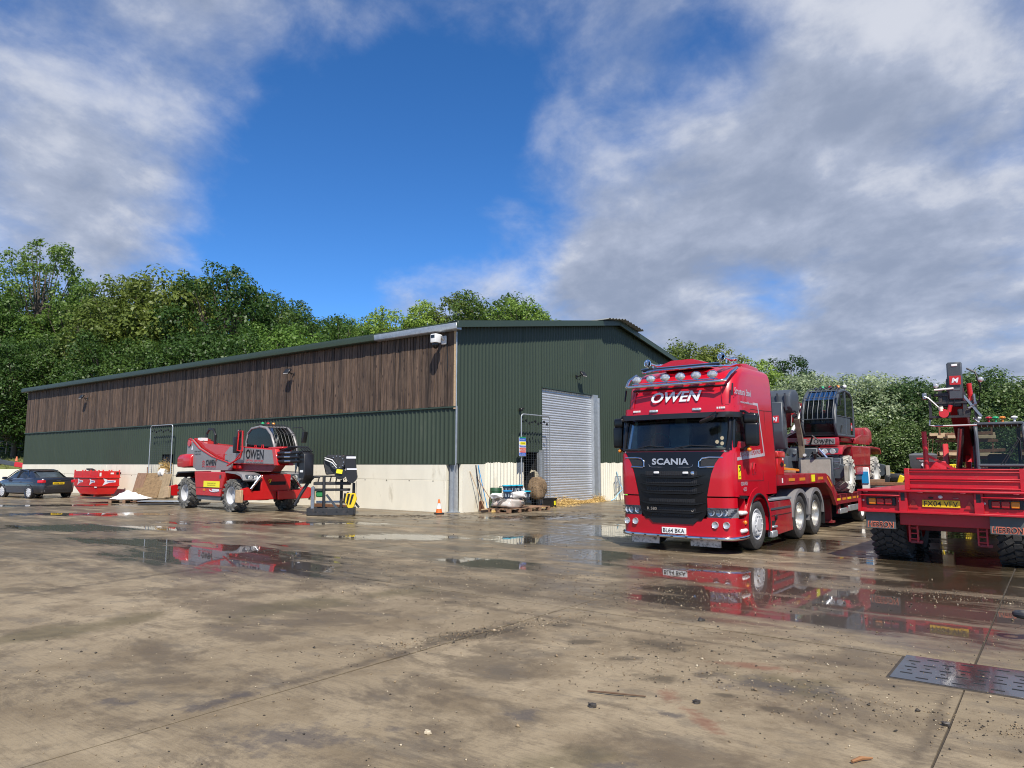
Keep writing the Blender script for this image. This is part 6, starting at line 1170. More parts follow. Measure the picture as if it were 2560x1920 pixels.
def place(b, name, m_, loc, rz, label, cat, group=None, smooth=60):
    o = b.done(name, m_, None, smooth); o.location = loc; o.rotation_euler = (0, 0, rz); return tag(o, label, cat, group)
place(lump(0.56, 0.46, 0.17, 1, 36, 0.09), 'wrapped_bags', film, (-0.10, 25.15, 0.31), PYAW, 'film-wrapped reddish bags stacked on the brown pallet', 'bags')
bag = mat('white_feed_bag', (0.66, 0.65, 0.63), 0.55, 0, 0.06, 6, dirt=((0.40, 0.38, 0.36), 0.2, 9))
place(lump(0.30, 0.20, 0.09, 2, 26, 0.17), 'feed_bag', bag, (-0.50, 24.95, 0.55), PYAW + 0.3, 'leftmost white feed bag on the film-wrapped pallet', 'bag', 'white feed bags')
place(lump(0.32, 0.21, 0.11, 3, 26, 0.18), 'feed_bag', bag, (0.18, 24.98, 0.58), PYAW - 0.2, 'plump white feed bag in the middle of the wrapped pallet', 'bag', 'white feed bags')
place(lump(0.26, 0.20, 0.09, 5, 26, 0.17), 'feed_bag', bag, (0.20, 25.75, 0.72), PYAW, 'white feed bag beside the upper buckets', 'bag', 'white feed bags')
def bucket(loc, label, lid=CYAN, sc=1.0, m_=None):
    t = thing('feed_bucket', label, 'bucket', loc, random.uniform(0, 3), 'blue lidded feed buckets'); t.scale = (sc,) * 3
    nav = MATS.get('navy_bucket') or mat('navy_bucket', (0.012, 0.022, 0.045), 0.35, 0, 0.1, 5)
    b_ = B().lathe([(0.0, 0.0), (0.125, 0.0), (0.15, 0.27), (0.158, 0.275)], (0, 0, 0), 'z', 20).done('body', nav, t); B().lathe([(0.165, 0.265), (0.165, 0.295), (0.145, 0.30), (0.0, 0.30)], (0, 0, 0), 'z', 20).done('lid', lid, t)
    B().lathe([(0.139, 0.08), (0.147, 0.19)], (0, 0, 0), 'z', 8).done('paper_label', mat('bucket_label', (0.25, 0.30, 0.34), 0.5, 0, 0.6, 22), b_)
bucket((-0.18, 25.25, 0.62), 'navy bucket with turquoise lid, upper row left'); bucket((0.02, 25.45, 0.62), 'navy bucket with turquoise lid, upper row middle'); bucket((0.24, 25.62, 0.62), 'navy bucket with turquoise lid, upper row right')
bucket((-0.16, 24.90, 0.45), 'navy bucket with blue lid between two white feed bags', BLUE); bucket((0.50, 25.35, 0.42), 'navy bucket with bright blue lid at the right of the pallet', CYAN)
# torn polythene hanging off the pallets
def torn_film():
    m_ = glass_mat('torn_polythene', (0.92, 0.92, 0.90), 0.55, 0.2); rows = []
    for i in range(9):
        u = i / 8; p = Vector((-0.55, 24.62, 0)) * (1 - u) + Vector((0.62, 25.2, 0)) * u
        zb = 0.12 + 0.22 * abs(math.sin(i * 2.3)); rows.append([(p.x + 0.06 * math.sin(i * 3 + j), p.y - 0.10 - 0.05 * math.sin(i * 2 + j * 2), 0.50 + (zb - 0.50) * j / 4) for j in range(5)])
    tag(B().grid(rows).done('torn_film', m_, None, 60), 'torn clear plastic film hanging off the pallet goods', 'plastic film')
torn_film()
cr = thing('black_crate', 'black plastic crate with a yellow label beside the roller door', 'crate', bt(4.60, -0.75), BYAW + 0.1)
B().loft([[(x * s, y * s, z) for x, y in ((-0.25, -0.18), (0.25, -0.18), (0.25, 0.18), (-0.25, 0.18))] for z, s in ((0.02, 0.88), (0.30, 0.97), (0.31, 1.05), (0.35, 1.05), (0.35, 0.97), (0.06, 0.84))]).done('tub', BLK, cr); B().box((0.08, -0.178, 0.17), (0.12, 0.008, 0.16), rot=(-0.06, 0, 0)).done('yellow_label', YELF, cr)
# hay net hung in the doorway and straw by the roller door
def strands(n, fx_, ln, wd, name, m_, label, seed=1, cat='straw'):
    rnd = np.random.RandomState(seed); V = []; F = []
    for k in range(n):
        p = fx_(rnd); d = rnd.normal(0, 1, 3); d[2] *= 0.5; d /= np.linalg.norm(d); s = np.cross(d, rnd.normal(0, 1, 3)); s /= np.linalg.norm(s) + 1e-6; l = ln * rnd.uniform(0.5, 1.4)
        a = len(V); V += [p - d * l / 2 - s * wd, p - d * l / 2 + s * wd, p + d * l / 2 + s * wd, p + d * l / 2 - s * wd]; F.append((a, a + 1, a + 2, a + 3))
    V = np.array(V); V[:, 2] = np.maximum(V[:, 2], 0.006)
    o = obj(name, np_mesh(name, V, F), m_, kind='stuff'); o['label'] = label; o['category'] = cat; return o
def door_straw(r):
    x = r.uniform(5.0, 9.7); w = 0.6 + 0.4 * math.sin(x * 2.1); h = 0.16 * w * (1.3 if x > 8.9 or x < 6.2 else 0.9)
    y = -abs(r.normal(0.0, 0.20)) - 0.02; return np.array(bt(x, y, abs(r.normal(0, 1)) * h * math.exp(y * 2.5) + 0.01))
strands(4200, door_straw, 0.16, 0.006, 'straw', STRAW, 'loose golden straw swept along the foot of the roller door', 2)
strands(500, lambda r: np.array(bt(r.uniform(3.9, 6.2), -abs(r.normal(0.5, 0.4)), 0.01)), 0.14, 0.005, 'straw', STRAW, 'thin scatter of straw on the concrete by the black crate', 3)
hn = place(lump(0.36, 0.30, 0.42, 8, 22, 0.10), 'hay_net', HAY, bt(4.55, -0.20, 0.72), BYAW, 'bulging brown hay net hanging in the gable doorway', 'hay net')
def in_net(r):
    v = r.normal(0, 1, 3); v /= np.linalg.norm(v); return np.array(bt(4.55 + v[0] * 0.37, -0.20 + v[1] * 0.30, 0.72 + v[2] * 0.44))
strands(900, in_net, 0.10, 0.005, 'loose_hay', HAY, 'hay stalks poking out of the hay net by the doorway', 5, 'hay')
rp_ = mat('pale_rope', (0.55, 0.50, 0.36), 0.8, 0, 0.15, 20)
t = thing('rope_bundle', 'pale rope halters hanging in the gable doorway', 'rope', bt(4.42, -0.15, 1.1), BYAW)
for k in range(6): B().tube([(-0.28 + k * 0.02, 0, 0.22 + 0.02 * k), (-0.02 + 0.04 * k, -0.05, 0.30 - 0.02 * k), (-0.02 + 0.05 * k, -0.06, 0.05), (-0.04 + 0.06 * k, -0.04, -0.25 - 0.06 * (k % 3))], 0.012, 6).done('rope', rp_, t)
# brooms, cone, green drum against the corner
def broom(label, foot, top, m_, head_m, hw=0.22):
    t = thing('broom', label, 'broom', foot, 0, 'brooms leaning by the barn corner'); p, q = Vector((0, 0, 0.05)), Vector(top) - Vector(foot)
    B().cyl(p, q, 0.014, n=8).done('handle', m_, t); ax = Vector((math.cos(BYAW), math.sin(BYAW), 0))
    h = B().bar(-ax * hw + Vector((0, 0, 0.10)), ax * hw + Vector((0, 0, 0.10)), 0.06, 0.04, 0.005).done('head', TIMB, t)
    B().bar(-ax * hw + Vector((0, 0, 0.045)), ax * hw + Vector((0, 0, 0.045)), 0.07, 0.07).done('bristles', head_m, h)
broom('wooden handled yard broom leaning on the concrete', bt(0.92, -0.55), bt(0.62, -0.08, 1.40), TIMB, mat('dark_bristle', (0.03, 0.02, 0.015), 0.9))
broom('blue handled broom leaning beside the barn corner', bt(1.10, -0.50), bt(1.08, -0.07, 1.62), BLUE, mat('blue_bristle', (0.03, 0.12, 0.3), 0.9))
broom('broad yard broom lying low with its head on the concrete', bt(1.20, -0.85), bt(0.98, -0.08, 1.20), PALT, STRAW, 0.30)
sp = thing('shovel', 'dark steel shovel standing between the brooms', 'shovel', bt(0.98, -0.30), BYAW)
B().tube([(0, 0, 0.35), (-0.03, 0.12, 1.0), (-0.06, 0.20, 1.62)], 0.018, 8).done('shaft', BLK, sp); B().prism([(-0.12, 0.03), (0.12, 0.03), (0.13, 0.34), (0.03, 0.40), (-0.03, 0.40), (-0.13, 0.34)], 'xz', -0.02, 0.005).done('blade', RUST, sp)
gd = thing('green_bin', 'dark green cylindrical bin standing by the pallet goods', 'bin', bt(1.55, -0.50), BYAW)
B().lathe([(0.0, 0.0), (0.20, 0.0), (0.21, 0.80), (0.20, 0.82), (0.19, 0.80), (0.18, 0.05)], (0, 0, 0), 'z', 22).done('drum', mat('dark_green_plastic', (0.012, 0.06, 0.025), 0.5, 0, 0.15, 4), gd)
for z in (0.2, 0.45, 0.7): B().lathe([(0.205, z - 0.02), (0.222, z), (0.205, z + 0.02)], (0, 0, 0), 'z', 22).done('hoop', MATS['dark_green_plastic'], gd)
hd_ = thing('sheep_hurdle', 'small galvanised hurdle behind the pallet goods', 'hurdle', bt(1.95, -0.35), BYAW + 0.15)
B().tube([(0, 0, 0), (0, 0, 0.85), (1.1, 0, 0.85), (1.1, 0, 0)], 0.02, 8).done('frame', GALV, hd_)
for k in range(4): B().cyl((0, 0, 0.18 + k * 0.17), (1.1, 0, 0.18 + k * 0.17), 0.014, n=6).done('rail', GALV, hd_)
def cone(label, loc):
    t = thing('traffic_cone', label, 'traffic cone', loc, 0.4); t.scale = (0.8, 0.8, 0.8); org = mat('cone_orange', (0.75, 0.14, 0.02), 0.5, 0, 0.1, 4)
    B().box((0, 0, 0.03), (0.36, 0.36, 0.06), bev=0.03, seg=2).done('base', BLK, t); B().lathe([(0.135, 0.06), (0.105, 0.22)], (0, 0, 0), 'z', 20).done('lower_band', org, t)
    B().lathe([(0.105, 0.22), (0.062, 0.44)], (0, 0, 0), 'z', 20).done('white_sleeve', WHT, t); B().lathe([(0.062, 0.44), (0.036, 0.60), (0.03, 0.61), (0.0, 0.61)], (0, 0, 0), 'z', 20).done('tip', org, t)
cone('orange and white traffic cone by the barn corner', (-2.42, 24.05, 0))
o = B().box((0, 0, 0.06), (2.2, 0.16, 0.12), bev=0.01).done('timber_beam', RUST, loc=bt(-0.35, 5.9), rz=BYAW + R(90)); tag(o, 'rusty beam lying along the foot of the concrete wall', 'beam')
# plastic water tank, watering can, hose, small trolley right of the door
tk = thing('water_tank', 'black round plastic water tank partly hidden by the lorry', 'water tank', bt(12.15, -1.05), BYAW)
B().lathe([(0.0, 0), (0.66, 0.0), (0.70, 0.05), (0.70, 0.95), (0.62, 1.12), (0.30, 1.20), (0.28, 1.27), (0.0, 1.28)], (0, 0, 0), 'z', 28).done('tank_body', mat('black_tank_plastic', (0.03, 0.032, 0.034), 0.55, 0, 0.2, 4, dirt=((0.12, 0.11, 0.09), 0.2, 6)), tk); B().lathe([(0.0, 1.30), (0.24, 1.29), (0.26, 1.24)], (0, 0, 0), 'z', 20).done('lid', BLK, tk)
wc = thing('watering_can', 'bright lime green watering can beside the black tank', 'watering can', bt(11.05, -0.75), BYAW + 0.5); LIME = mat('lime_plastic', (0.16, 0.62, 0.03), 0.4, 0, 0.08, 5)
B().lathe([(0.0, 0.0), (0.13, 0.0), (0.14, 0.26), (0.10, 0.32), (0.0, 0.32)], (0, 0, 0), 'z', 18).done('body', LIME, wc); B().tube([(-0.12, 0, 0.10), (-0.26, 0, 0.28), (-0.34, 0, 0.36)], [0.035, 0.025, 0.03], 8).done('spout', LIME, wc); B().tube([(0.10, 0, 0.30), (0.04, 0, 0.44), (-0.08, 0, 0.40), (-0.08, 0, 0.30)], 0.02, 6).done('handle', LIME, wc)
o = B().tube([bt(10.2, -0.35, 0.02), bt(10.35, -0.45, 0.10), bt(10.55, -0.5, 0.30), bt(10.8, -0.55, 0.46), bt(11.1, -0.5, 0.50), bt(11.3, -0.2, 0.75), bt(11.2, -0.1, 1.3)], 0.022, 8).done('hose', mat('pale_blue_hose', (0.25, 0.48, 0.62), 0.5)); tag(o, 'pale blue hose curving to the green watering can', 'hose')
tr_ = thing('steel_trolley', 'grey tubular trolley frame between the door and the black tank', 'trolley', bt(10.75, -0.30), BYAW)
B().tube([(0, 0, 0.0), (-0.03, 0.02, 1.0), (0.05, 0.05, 1.08), (0.55, 0.05, 1.08), (0.58, 0, 0.2)], 0.022, 8).done('frame', GALV, tr_)
for k in range(7): B().tube([(0.08 + k * 0.07, 0.04, 1.07), (0.08 + k * 0.07, 0.02, 0.70)], 0.010, 5).done('bar', GALV, tr_)
B().tube([(-0.02, 0.02, 0.55), (0.56, 0.02, 0.70)], 0.018, 6).done('cross_bar', GALV, tr_)
# leaning sheets, boards, straw bale top in the long-wall doorway
BRD = mat('weathered_ply', (0.26, 0.17, 0.085), 0.8, 0, 0.25, 3, dirt=((0.10, 0.06, 0.03), 0.45, 4), stretch=(1, 1, 3))
def lean(label, name, y0, y1, hgt, out, m_, th=0.03, off=0.0, cat='board'):
    o = B().box((0, 0, hgt / 2), (y1 - y0, th, hgt), bev=0.004).done(name, m_); o.location = bt(-0.36 - out - off, (y0 + y1) / 2, 0.01); o.rotation_euler = Euler((-math.atan2(out, hgt), random.uniform(-.03, .03), BYAW - R(90))); return tag(o, label, cat, 'boards leaning at the doorway')
lean('wide brown plywood sheet leaning at the doorway behind the telehandler', 'plywood_sheet', 18.3, 20.6, 1.25, 0.40, BRD)
lean('rough dark board at the left of the leaning plywood', 'plywood_sheet', 20.0, 20.9, 1.22, 0.30, PALT, 0.03, 0.06)
lean('mottled board at the right of the leaning plywood', 'plywood_sheet', 17.6, 18.6, 1.20, 0.30, mat('pale_ply', (0.30, 0.22, 0.13), 0.8, 0, 0.3, 5), 0.03, 0.05)
o = B().box((0, 0, 0.75), (0.14, 0.05, 1.5), bev=0.01).done('plank', PALT, loc=bt(-0.30, 20.2), rz=BYAW + 1.4); tag(o, 'single upright plank beside the mesh panel behind the plywood', 'plank')
def bale_top(r): y = r.uniform(18.4, 19.05); return np.array(bt(-0.2 + r.normal(0, 0.08), y, 1.25 + abs(r.normal(0, 0.22))))
strands(900, bale_top, 0.22, 0.006, 'straw_tuft', STRAW, 'tuft of straw rising behind the leaning plywood', 9)
place(lump(0.24, 0.18, 0.20, 21, 26, 0.16), 'sack', bag, bt(-0.28, 18.6, 1.22), BYAW, 'white sack wedged behind the leaning plywood', 'sack')
for k, (x, y, a, l) in enumerate(((-13.9, 29.9, 0.25, 2.6), (-15.0, 31.2, 0.1, 2.4), (-14.6, 30.6, -0.1, 2.0))):
    o = B().box((0, 0, 0.03 + k * 0.035), (l, 0.9, 0.03), bev=0.004).done('flat_sheet', (IRON, RUST, GALV)[k], loc=(x, y, 0.0), rz=a); tag(o, ('black sheet lying on the ground left of the telehandler', 'rusty sheet lying under the white sheeting edge', 'grey steel sheet lying on top of the dark sheets')[k], 'sheet')
pallet('low dark pallet under the crumpled white sheeting', (-16.55, 31.2, 0), 0.2)
o = B().box((0, 0, 0.17), (2.4, 1.1, 0.02), rot=(0, 0.05, 0)).done('dark_board', IRON, loc=(-17.0, 31.2, 0.0), rz=0.15); tag(o, 'dark board sloping off the left side of the sheeting pallet', 'board')
def sheeting():
    rnd = random.Random(4); rows = []; rdg = lambda q: 1 - abs(math.sin(q))
    for i in range(44):
        u = i / 43; rr = []
        for j in range(28):
            v = j / 27; env = math.sin(math.pi * u) ** 0.6 * math.sin(math.pi * v) ** 0.6; h = env * (0.30 if u < 0.6 else 0.30 - (u - 0.6) * 0.35) * (0.55 + 0.45 * rdg(u * 5 + v * 2.2)) + 0.07 * env * rdg(u * 11 - v * 7) + 0.05 * env * rdg(v * 13 + u * 4)
            rr.append((-1.0 + 2.0 * u + 0.05 * math.sin(v * 9 + u * 5), -0.55 + 1.1 * v + 0.06 * math.sin(u * 14), 0.165 + max(0, h)))
        rows.append(rr)
    o = B().grid(rows).done('white_sheeting', mat('white_sheet_plastic', (0.78, 0.78, 0.77), 0.5, 0, 0.05, 5), None, 60); o.location = (-16.45, 31.2, 0); o.scale = (0.72, 0.9, 1.0); o.rotation_euler = (0, 0, 0.1); tag(o, 'crumpled bright white sheeting heaped on the low pallet', 'sheeting')
sheeting()
# red fuel bowser
def bowser():
    t = thing('fuel_bowser', 'red steel fuel bowser tank with white arrow logos by the barn', 'fuel tank', (-20.9, 36.35, 0), BYAW)   # x along gable, y along long wall
    w, l = 1.25, 2.9; rb = mat('bowser_red', (0.56, 0.012, 0.012), 0.38, 0, 0.06, 3, coat=0.3)
    B().loft([[(0.10 + i * 0.12, 0.10 + i * 0.2, z), (w - 0.10 - i * 0.3, 0.10 + i * 0.2, z), (w - 0.1 - i * 0.3, l - 0.1 - i, z), (0.1 + i * 0.12, l - 0.1 - i, z)] for z, i in ((0.12, 0.6), (0.55, 0.0), (0.95, 0.0))]).done('tank_body', rb, t)
    B().box((w / 2, l / 2, 0.535), (w - 0.16, l - 0.16, 0.03), bev=0.005).done('waist_flange', rb, t); B().box((w / 2, l / 2, 0.96), (w - 0.12, l - 0.12, 0.05), bev=0.005).done('top_flange', rb, t)
    for a, c, s in (((w / 2, 0.12, 1.13), (w - 0.2, 0.04, 0.30), 0), ((w / 2, l - 0.12, 1.13), (w - 0.2, 0.04, 0.30), 0), ((0.12, l / 2, 1.13), (0.04, l - 0.2, 0.30), 1), ((w - 0.12, l / 2, 1.13), (0.04, l - 0.2, 0.30), 1)): B().box(a, c).done('upper_panel', rb, t)
    B().box((w / 2, l / 2, 1.10), (w - 0.25, l - 0.25, 0.10)).done('lid', rb, t)
    for x in (0.12, w / 2, w - 0.12):
        for y in (0.10, l * 0.33, l * 0.66, l - 0.10):
            if x != w / 2 or y in (0.10, l - 0.10): B().box((x, y, 1.14), (0.06, 0.06, 0.42), bev=0.008).done('corner_post', rb, t)
    for x in (0.5, 0.85): B().box((x, l / 2, 0.09), (0.10, 1.6, 0.12)).done('skid', rb, t)
    for y in (0.7, 2.2): B().box((w / 2, y, 0.06), (0.8, 0.14, 0.12)).done('skid_cross', rb, t)
    def arrow(at, r_, u_, s):
        P = [(-0.35, 0.28), (-0.05, 0.10), (0.42, 0.06), (0.40, -0.06), (0.05, -0.08), (-0.35, -0.28), (-0.22, 0.0)]
        q = [Vector(at) + Vector(r_) * a * s + Vector(u_) * c * s * 0.85 for a, c in P]; lg = B().poly(q).done('logo', WHTV, t)
        n = Vector(r_).cross(Vector(u_)); text('Speedy', 0.44 * s, 0.11 * s, tuple(Vector(at) + Vector(r_) * 0.10 * s), r_, u_, mat('logo_blue', (0.03, 0.05, 0.30), 0.4), lg, bold=0.02, shear=0.2, ext=0.003)
    arrow((w / 2, 0.095, 0.76), (1, 0, 0), (0, 0, 1), 0.85); arrow((0.095, 0.75, 0.76), (0, -1, 0), (0, 0, 1), 0.85); arrow((0.095, 2.1, 0.76), (0, -1, 0), (0, 0, 1), 0.85)
    B().box((0.18, 0.095, 1.12), (0.14, 0.006, 0.18)).done('notice', WHT, t); B().box((w * 0.62, 0.095, 1.17), (0.16, 0.006, 0.08)).done('notice', WHT, t); B().box((0.092, 0.3, 0.48), (0.006, 0.25, 0.06)).done('notice', WHT, t)
    B().box((w * 0.88, 0.096, 1.17), (0.24, 0.008, 0.12)).done('vent', INK, t); B().box((0.5, 1.9, 1.36), (0.3, 0.35, 0.06), rot=(0.2, 0, 0)).done('hatch', IRON, t)
bowser()
# ------------------------------------------------------------------ dark saloon car, rear and left side to the camera
def saloon():
    h = Vector((-0.85, 0.527, 0)); rt = Vector((0.527, 0.85, 0)); c0 = Vector((-23.1, 34.8, 0)) + h * 1.4 + rt * 0.78
    t = thing('saloon_car', 'dark grey saloon car parked with its back to the camera', 'car', tuple(c0), math.atan2(h.y, h.x)); t.scale = (0.95, 1, 0.98)      # x forward, y left
    paint = mat('dark_blue_grey_car_paint', (0.020, 0.023, 0.032), 0.25, 0.3, 0.05, 2, coat=1.0)
    # body: stations from tail to nose, half sections from sill to shoulder to deck centre
    st = [(-2.36, 0.40, 0.62, 0.80, 0.90, 0.62), (-2.30, 0.27, 0.74, 0.88, 0.98, 0.78), (-2.05, 0.22, 0.86, 0.92, 1.03, 0.84), (-1.4, 0.20, 0.915, 0.93, 1.02, 0.87), (-0.6, 0.20, 0.915, 0.92, 0.98, 0.87), (0.6, 0.20, 0.91, 0.90, 0.96, 0.86), (1.4, 0.20, 0.905, 0.86, 0.93, 0.82), (2.0, 0.22, 0.86, 0.78, 0.86, 0.74), (2.28, 0.27, 0.72, 0.68, 0.76, 0.60), (2.34, 0.36, 0.58, 0.60, 0.66, 0.50)]
    rings = []
    for x, zb, w, zs, zd, wd in st:
        half = [(w * 0.86, zb), (w * 0.97, zb + 0.06), (w, zb + (zs - zb) * 0.45), (w * 0.985, zs * 0.86 + zb * 0.14), (w * 0.955, zs), (wd * 0.95, zd - 0.015), (wd * 0.6, zd)]
        rings.append([(x, y, z) for y, z in half] + [(x, -y, z) for y, z in half[::-1]])
    b = B(); b.loft(rings); body = b.done('body', paint, t, smooth=50)
    # greenhouse in dark glass, painted roof and pillars over it
    gh = [(-1.75, 0.97, 0.985, 0.72, 0.70), (-1.05, 0.96, 1.29, 0.80, 0.60), (-0.55, 0.95, 1.39, 0.82, 0.60), (0.10, 0.94, 1.41, 0.83, 0.61), (0.55, 0.94, 1.33, 0.82, 0.62), (1.30, 0.93, 0.95, 0.78, 0.74)]
    rr = []
    for x, zb, zt, wb_, wt in gh: rr.append([(x, wb_, zb), (x, (wb_ + wt) / 2 + 0.02, (zb + zt) / 2), (x, wt, zt - 0.02), (x, wt * 0.6, zt), (x, -wt * 0.6, zt), (x, -wt, zt - 0.02), (x, -(wb_ + wt) / 2 - 0.02, (zb + zt) / 2), (x, -wb_, zb)])
    gl = B().loft(rr).done('windows', GLSD, t, smooth=50)
    roof = B().loft([[(x, w, z), (x, w * 0.6, z + 0.022), (x, -w * 0.6, z + 0.022), (x, -w, z)] for x, w, z in ((-1.10, 0.60, 1.295), (-0.75, 0.615, 1.37), (-0.3, 0.62, 1.405), (0.15, 0.62, 1.408), (0.50, 0.62, 1.35))], False, False).done('roof', paint, t, smooth=60)
    for s in (-1, 1):
        B().loft([[(-1.72, s * 0.70, 0.985), (-1.45, s * 0.77, 0.985), (-1.02, s * 0.78, 0.975), (-0.98, s * 0.72, 1.12)][0:4], [(-1.10, s * 0.585, 1.295), (-1.0, s * 0.625, 1.31), (-0.80, s * 0.640, 1.33), (-0.72, s * 0.655, 1.335)]], False, False).done('rear_pillar', paint, t, smooth=60)
        B().tube([(-0.80, s * 0.655, 1.345), (-0.3, s * 0.665, 1.40), (0.2, s * 0.665, 1.40), (0.55, s * 0.665, 1.33), (1.28, s * 0.80, 0.95)], 0.022, 6).done('roof_rail', paint, t)
        B().tube([(-1.0, s * 0.79, 0.97), (0, s * 0.85, 0.955), (1.25, s * 0.83, 0.935)], 0.012, 6).tube([(-1.0, s * 0.79, 0.97), (-0.86, s * 0.72, 1.15), (-0.72, s * 0.67, 1.34)], 0.010, 6).done('window_trim', CHR, t)
        B().bar((0.0, s * 0.845, 0.96), (-0.05, s * 0.665, 1.40), 0.015, 0.06).done('door_pillar', BLK, t)
        tl = B().box((-2.19, s * 0.60, 0.83), (0.34, 0.42, 0.15), rot=(0, 0, s * 0.28), bev=0.04, seg=2).done('tail_lamp', mat('tail_lamp_red', (0.55, 0.008, 0.02), 0.15, 0, 0.1, 9, coat=0.6), t)
        B().box((1.0, s * 0.98, 0.98), (0.14, 0.20, 0.13), bev=0.04, seg=2).done('door_mirror', paint, t)
        for x in (-1.4, 1.4):
            w = wheel(t, (x, s * 0.79, 0.335), 0.335, 0.225, s, 0.25, RUB, RIMG, style='steer')
            for k in range(10): a = 2 * math.pi * k / 10; B().bar((x + 0.05 * math.cos(a), s * 0.905, 0.325 + 0.05 * math.sin(a)), (x + 0.225 * math.cos(a), s * 0.895, 0.325 + 0.225 * math.sin(a)), 0.02, 0.035).done('spoke', WHT, w)
            B().lathe([(0.335, s * 0.10), (0.37, s * 0.128), (0.375, s * 0.06)], (x, s * 0.79, 0.33), 'y', 28).done('arch_lip', paint, t)
        B().tube([(x, s * 0.925, 0.78) for x in (-1.9, 0, 1.6)], 0.008, 5).done('shoulder_crease', paint, t)
        for x in (-0.55, 0.55): B().box((x, s * 0.925, 0.80), (0.20, 0.03, 0.03), bev=0.008).done('door_handle', paint, t)
    pl = B().box((-2.365, 0, 0.74), (0.02, 0.52, 0.11), rot=(0, -0.1, 0)).done('number_plate', PLTY, t); text('YD06 PFK', 0.44, 0.07, (-2.372, 0, 0.74), (0, -1, 0), (0, 0, 1), INK, pl, bold=0.01, ext=0.006)
    B().tube([(-2.33, y, 0.605) for y in (-0.62, 0, 0.62)], 0.022, 6).done('bumper_crease', CHR, t); B().box((-2.30, 0, 0.34), (0.10, 1.25, 0.16), bev=0.03).done('diffuser', BLK, t)
    B().tube([(-2.345, 0.1, 0.865), (-2.345, -0.1, 0.865)], 0.018, 6).done('boot_badge', CHR, t)
    B().prism([(-1.72, 1.002), (-1.66, 0.99), (-1.14, 1.262), (-1.16, 1.275)], 'xz', -0.52, 0.52).done('rear_screen', mat('rear_screen_glass', (0.045, 0.058, 0.062), 0.06, 0, 0.5, 2.2, coat=0.3), t)
saloon()
# ------------------------------------------------------------------ pale grey loader at the left edge (mostly out of frame)
def grey_loader():
    t = thing('grey_loader', 'slate grey loader arm with red tip reaching in at the left edge', 'loader', (-36.0, 50.0, 0), 0.1)
    B().prism([(-3.2, 1.15), (-3.0, 1.9), (-2.0, 2.25), (0.2, 2.15), (0.35, 1.9), (-1.4, 1.6)], 'xz', -0.4, 0.4, bev=0.05).done('boom', SLATE, t)
    B().prism([(-0.4, 2.12), (0.25, 2.1), (0.35, 1.75), (0.05, 1.35), (-0.55, 1.3), (-0.9, 1.5)], 'xz', -0.5, 0.5, bev=0.06).done('boom_head', SLATE, t)
    a = B().bar((0.2, 0, 1.85), (2.1, -0.2, 1.55), 0.25, 0.30, 0.02).done('fork_arm', SLATE, t); B().bar((1.55, -0.21, 1.635), (2.2, -0.215, 1.535), 0.27, 0.32, 0.02).done('red_tip', REDV, a)
    for k in range(5): B().sph((0.05 - k * 0.12, -0.5, 1.9 - 0.1 * k), 0.06, 8).done('pin', STEEL, t)
    B().box((-4.2, 0, 0.9), (2.6, 1.6, 0.9), bev=0.08).done('body', SLATE, t)
    for x in (-3.2, -5.2):
        for s in (-1, 1): wheel(t, (x, s * 0.9, 0.62), 0.62, 0.42, s, 0.34, RUB, RIMG, lugs=14)
    B().box((-1.2, -0.3, 0.10), (4.2, 0.9, 0.16), bev=0.02).done('bucket_edge', IRON, t)
grey_loader()
o = B().lathe([(0.16, 0.0), (0.05, 0.45), (0.0, 0.46)], (-45.4, 66, 1.88), 'z', 12).done('fallen_cone', mat('faded_cone', (0.55, 0.16, 0.08), 0.6)); tag(o, 'faded orange cone standing on the grass bank', 'traffic cone')
# ------------------------------------------------------------------ things beyond the red trailer
def hopper():
    t = thing('salt_spreader', 'grey plastic salt spreader hopper standing behind the flat trailer', 'spreader', (12.0, 21.0, 0), -0.55)
    hp = mat('hopper_grey', (0.075, 0.082, 0.09), 0.5, 0, 0.08, 4)
    b_ = B().loft([[(x * w, y * d, z) for x, y in ((-1, -1), (1, -1), (1, 1), (-1, 1))] for z, w, d in ((1.42, 0.20, 0.20), (1.58, 0.33, 0.28), (1.86, 0.345, 0.30), (1.90, 0.355, 0.31))]).done('hopper', hp, t)
    B().loft([[(x * w, y * w * 0.85, z) for x, y in ((-1, -1), (1, -1), (1, 1), (-1, 1))] for z, w in ((1.90, 0.36), (1.94, 0.33), (1.97, 0.2))]).done('lid', hp, t)
    B().box((-0.03, -0.302, 1.81), (0.26, 0.006, 0.045)).done('decal', REDV, b_); text('Turbo Jet', 0.19, 0.045, (0, -0.302, 1.735), (1, 0, 0), (0, 0.1, 1), WHTV, b_, ext=0.012); B().cyl((0, -0.30, 1.63), (0, -0.285, 1.63), 0.05, n=14).done('decal', WHTV, b_)
    B().box((0, 0, 1.30), (0.34, 0.3, 0.24), bev=0.02).done('spinner_box', BLK, t)
    for x in (-0.25, 0.25): B().bar((x, 0, 0), (x * 0.6, 0, 1.35), 0.05, 0.05).done('leg', IRON, t)
hopper()
def trestle(label, loc, rz):
    t = thing('yellow_trestle', label, 'trestle', loc, rz, 'yellow trestles behind the trailer')
    for s in (-1, 1):
        for k in range(3): B().tube([(s * (0.45 + k * 0.06), -0.25 + 0.1 * k, 0), (s * (0.12 + k * 0.06), -0.1 + 0.1 * k, 1.62)], 0.022, 6).done('leg', YEL, t)
    B().tube([(-0.24, 0, 1.60), (0.24, 0, 1.62)], 0.03, 6).done('top_rail', YEL, t)
trestle('yellow tubular trestle beside the red stake post', (13.3, 22.0, 0), -0.5)
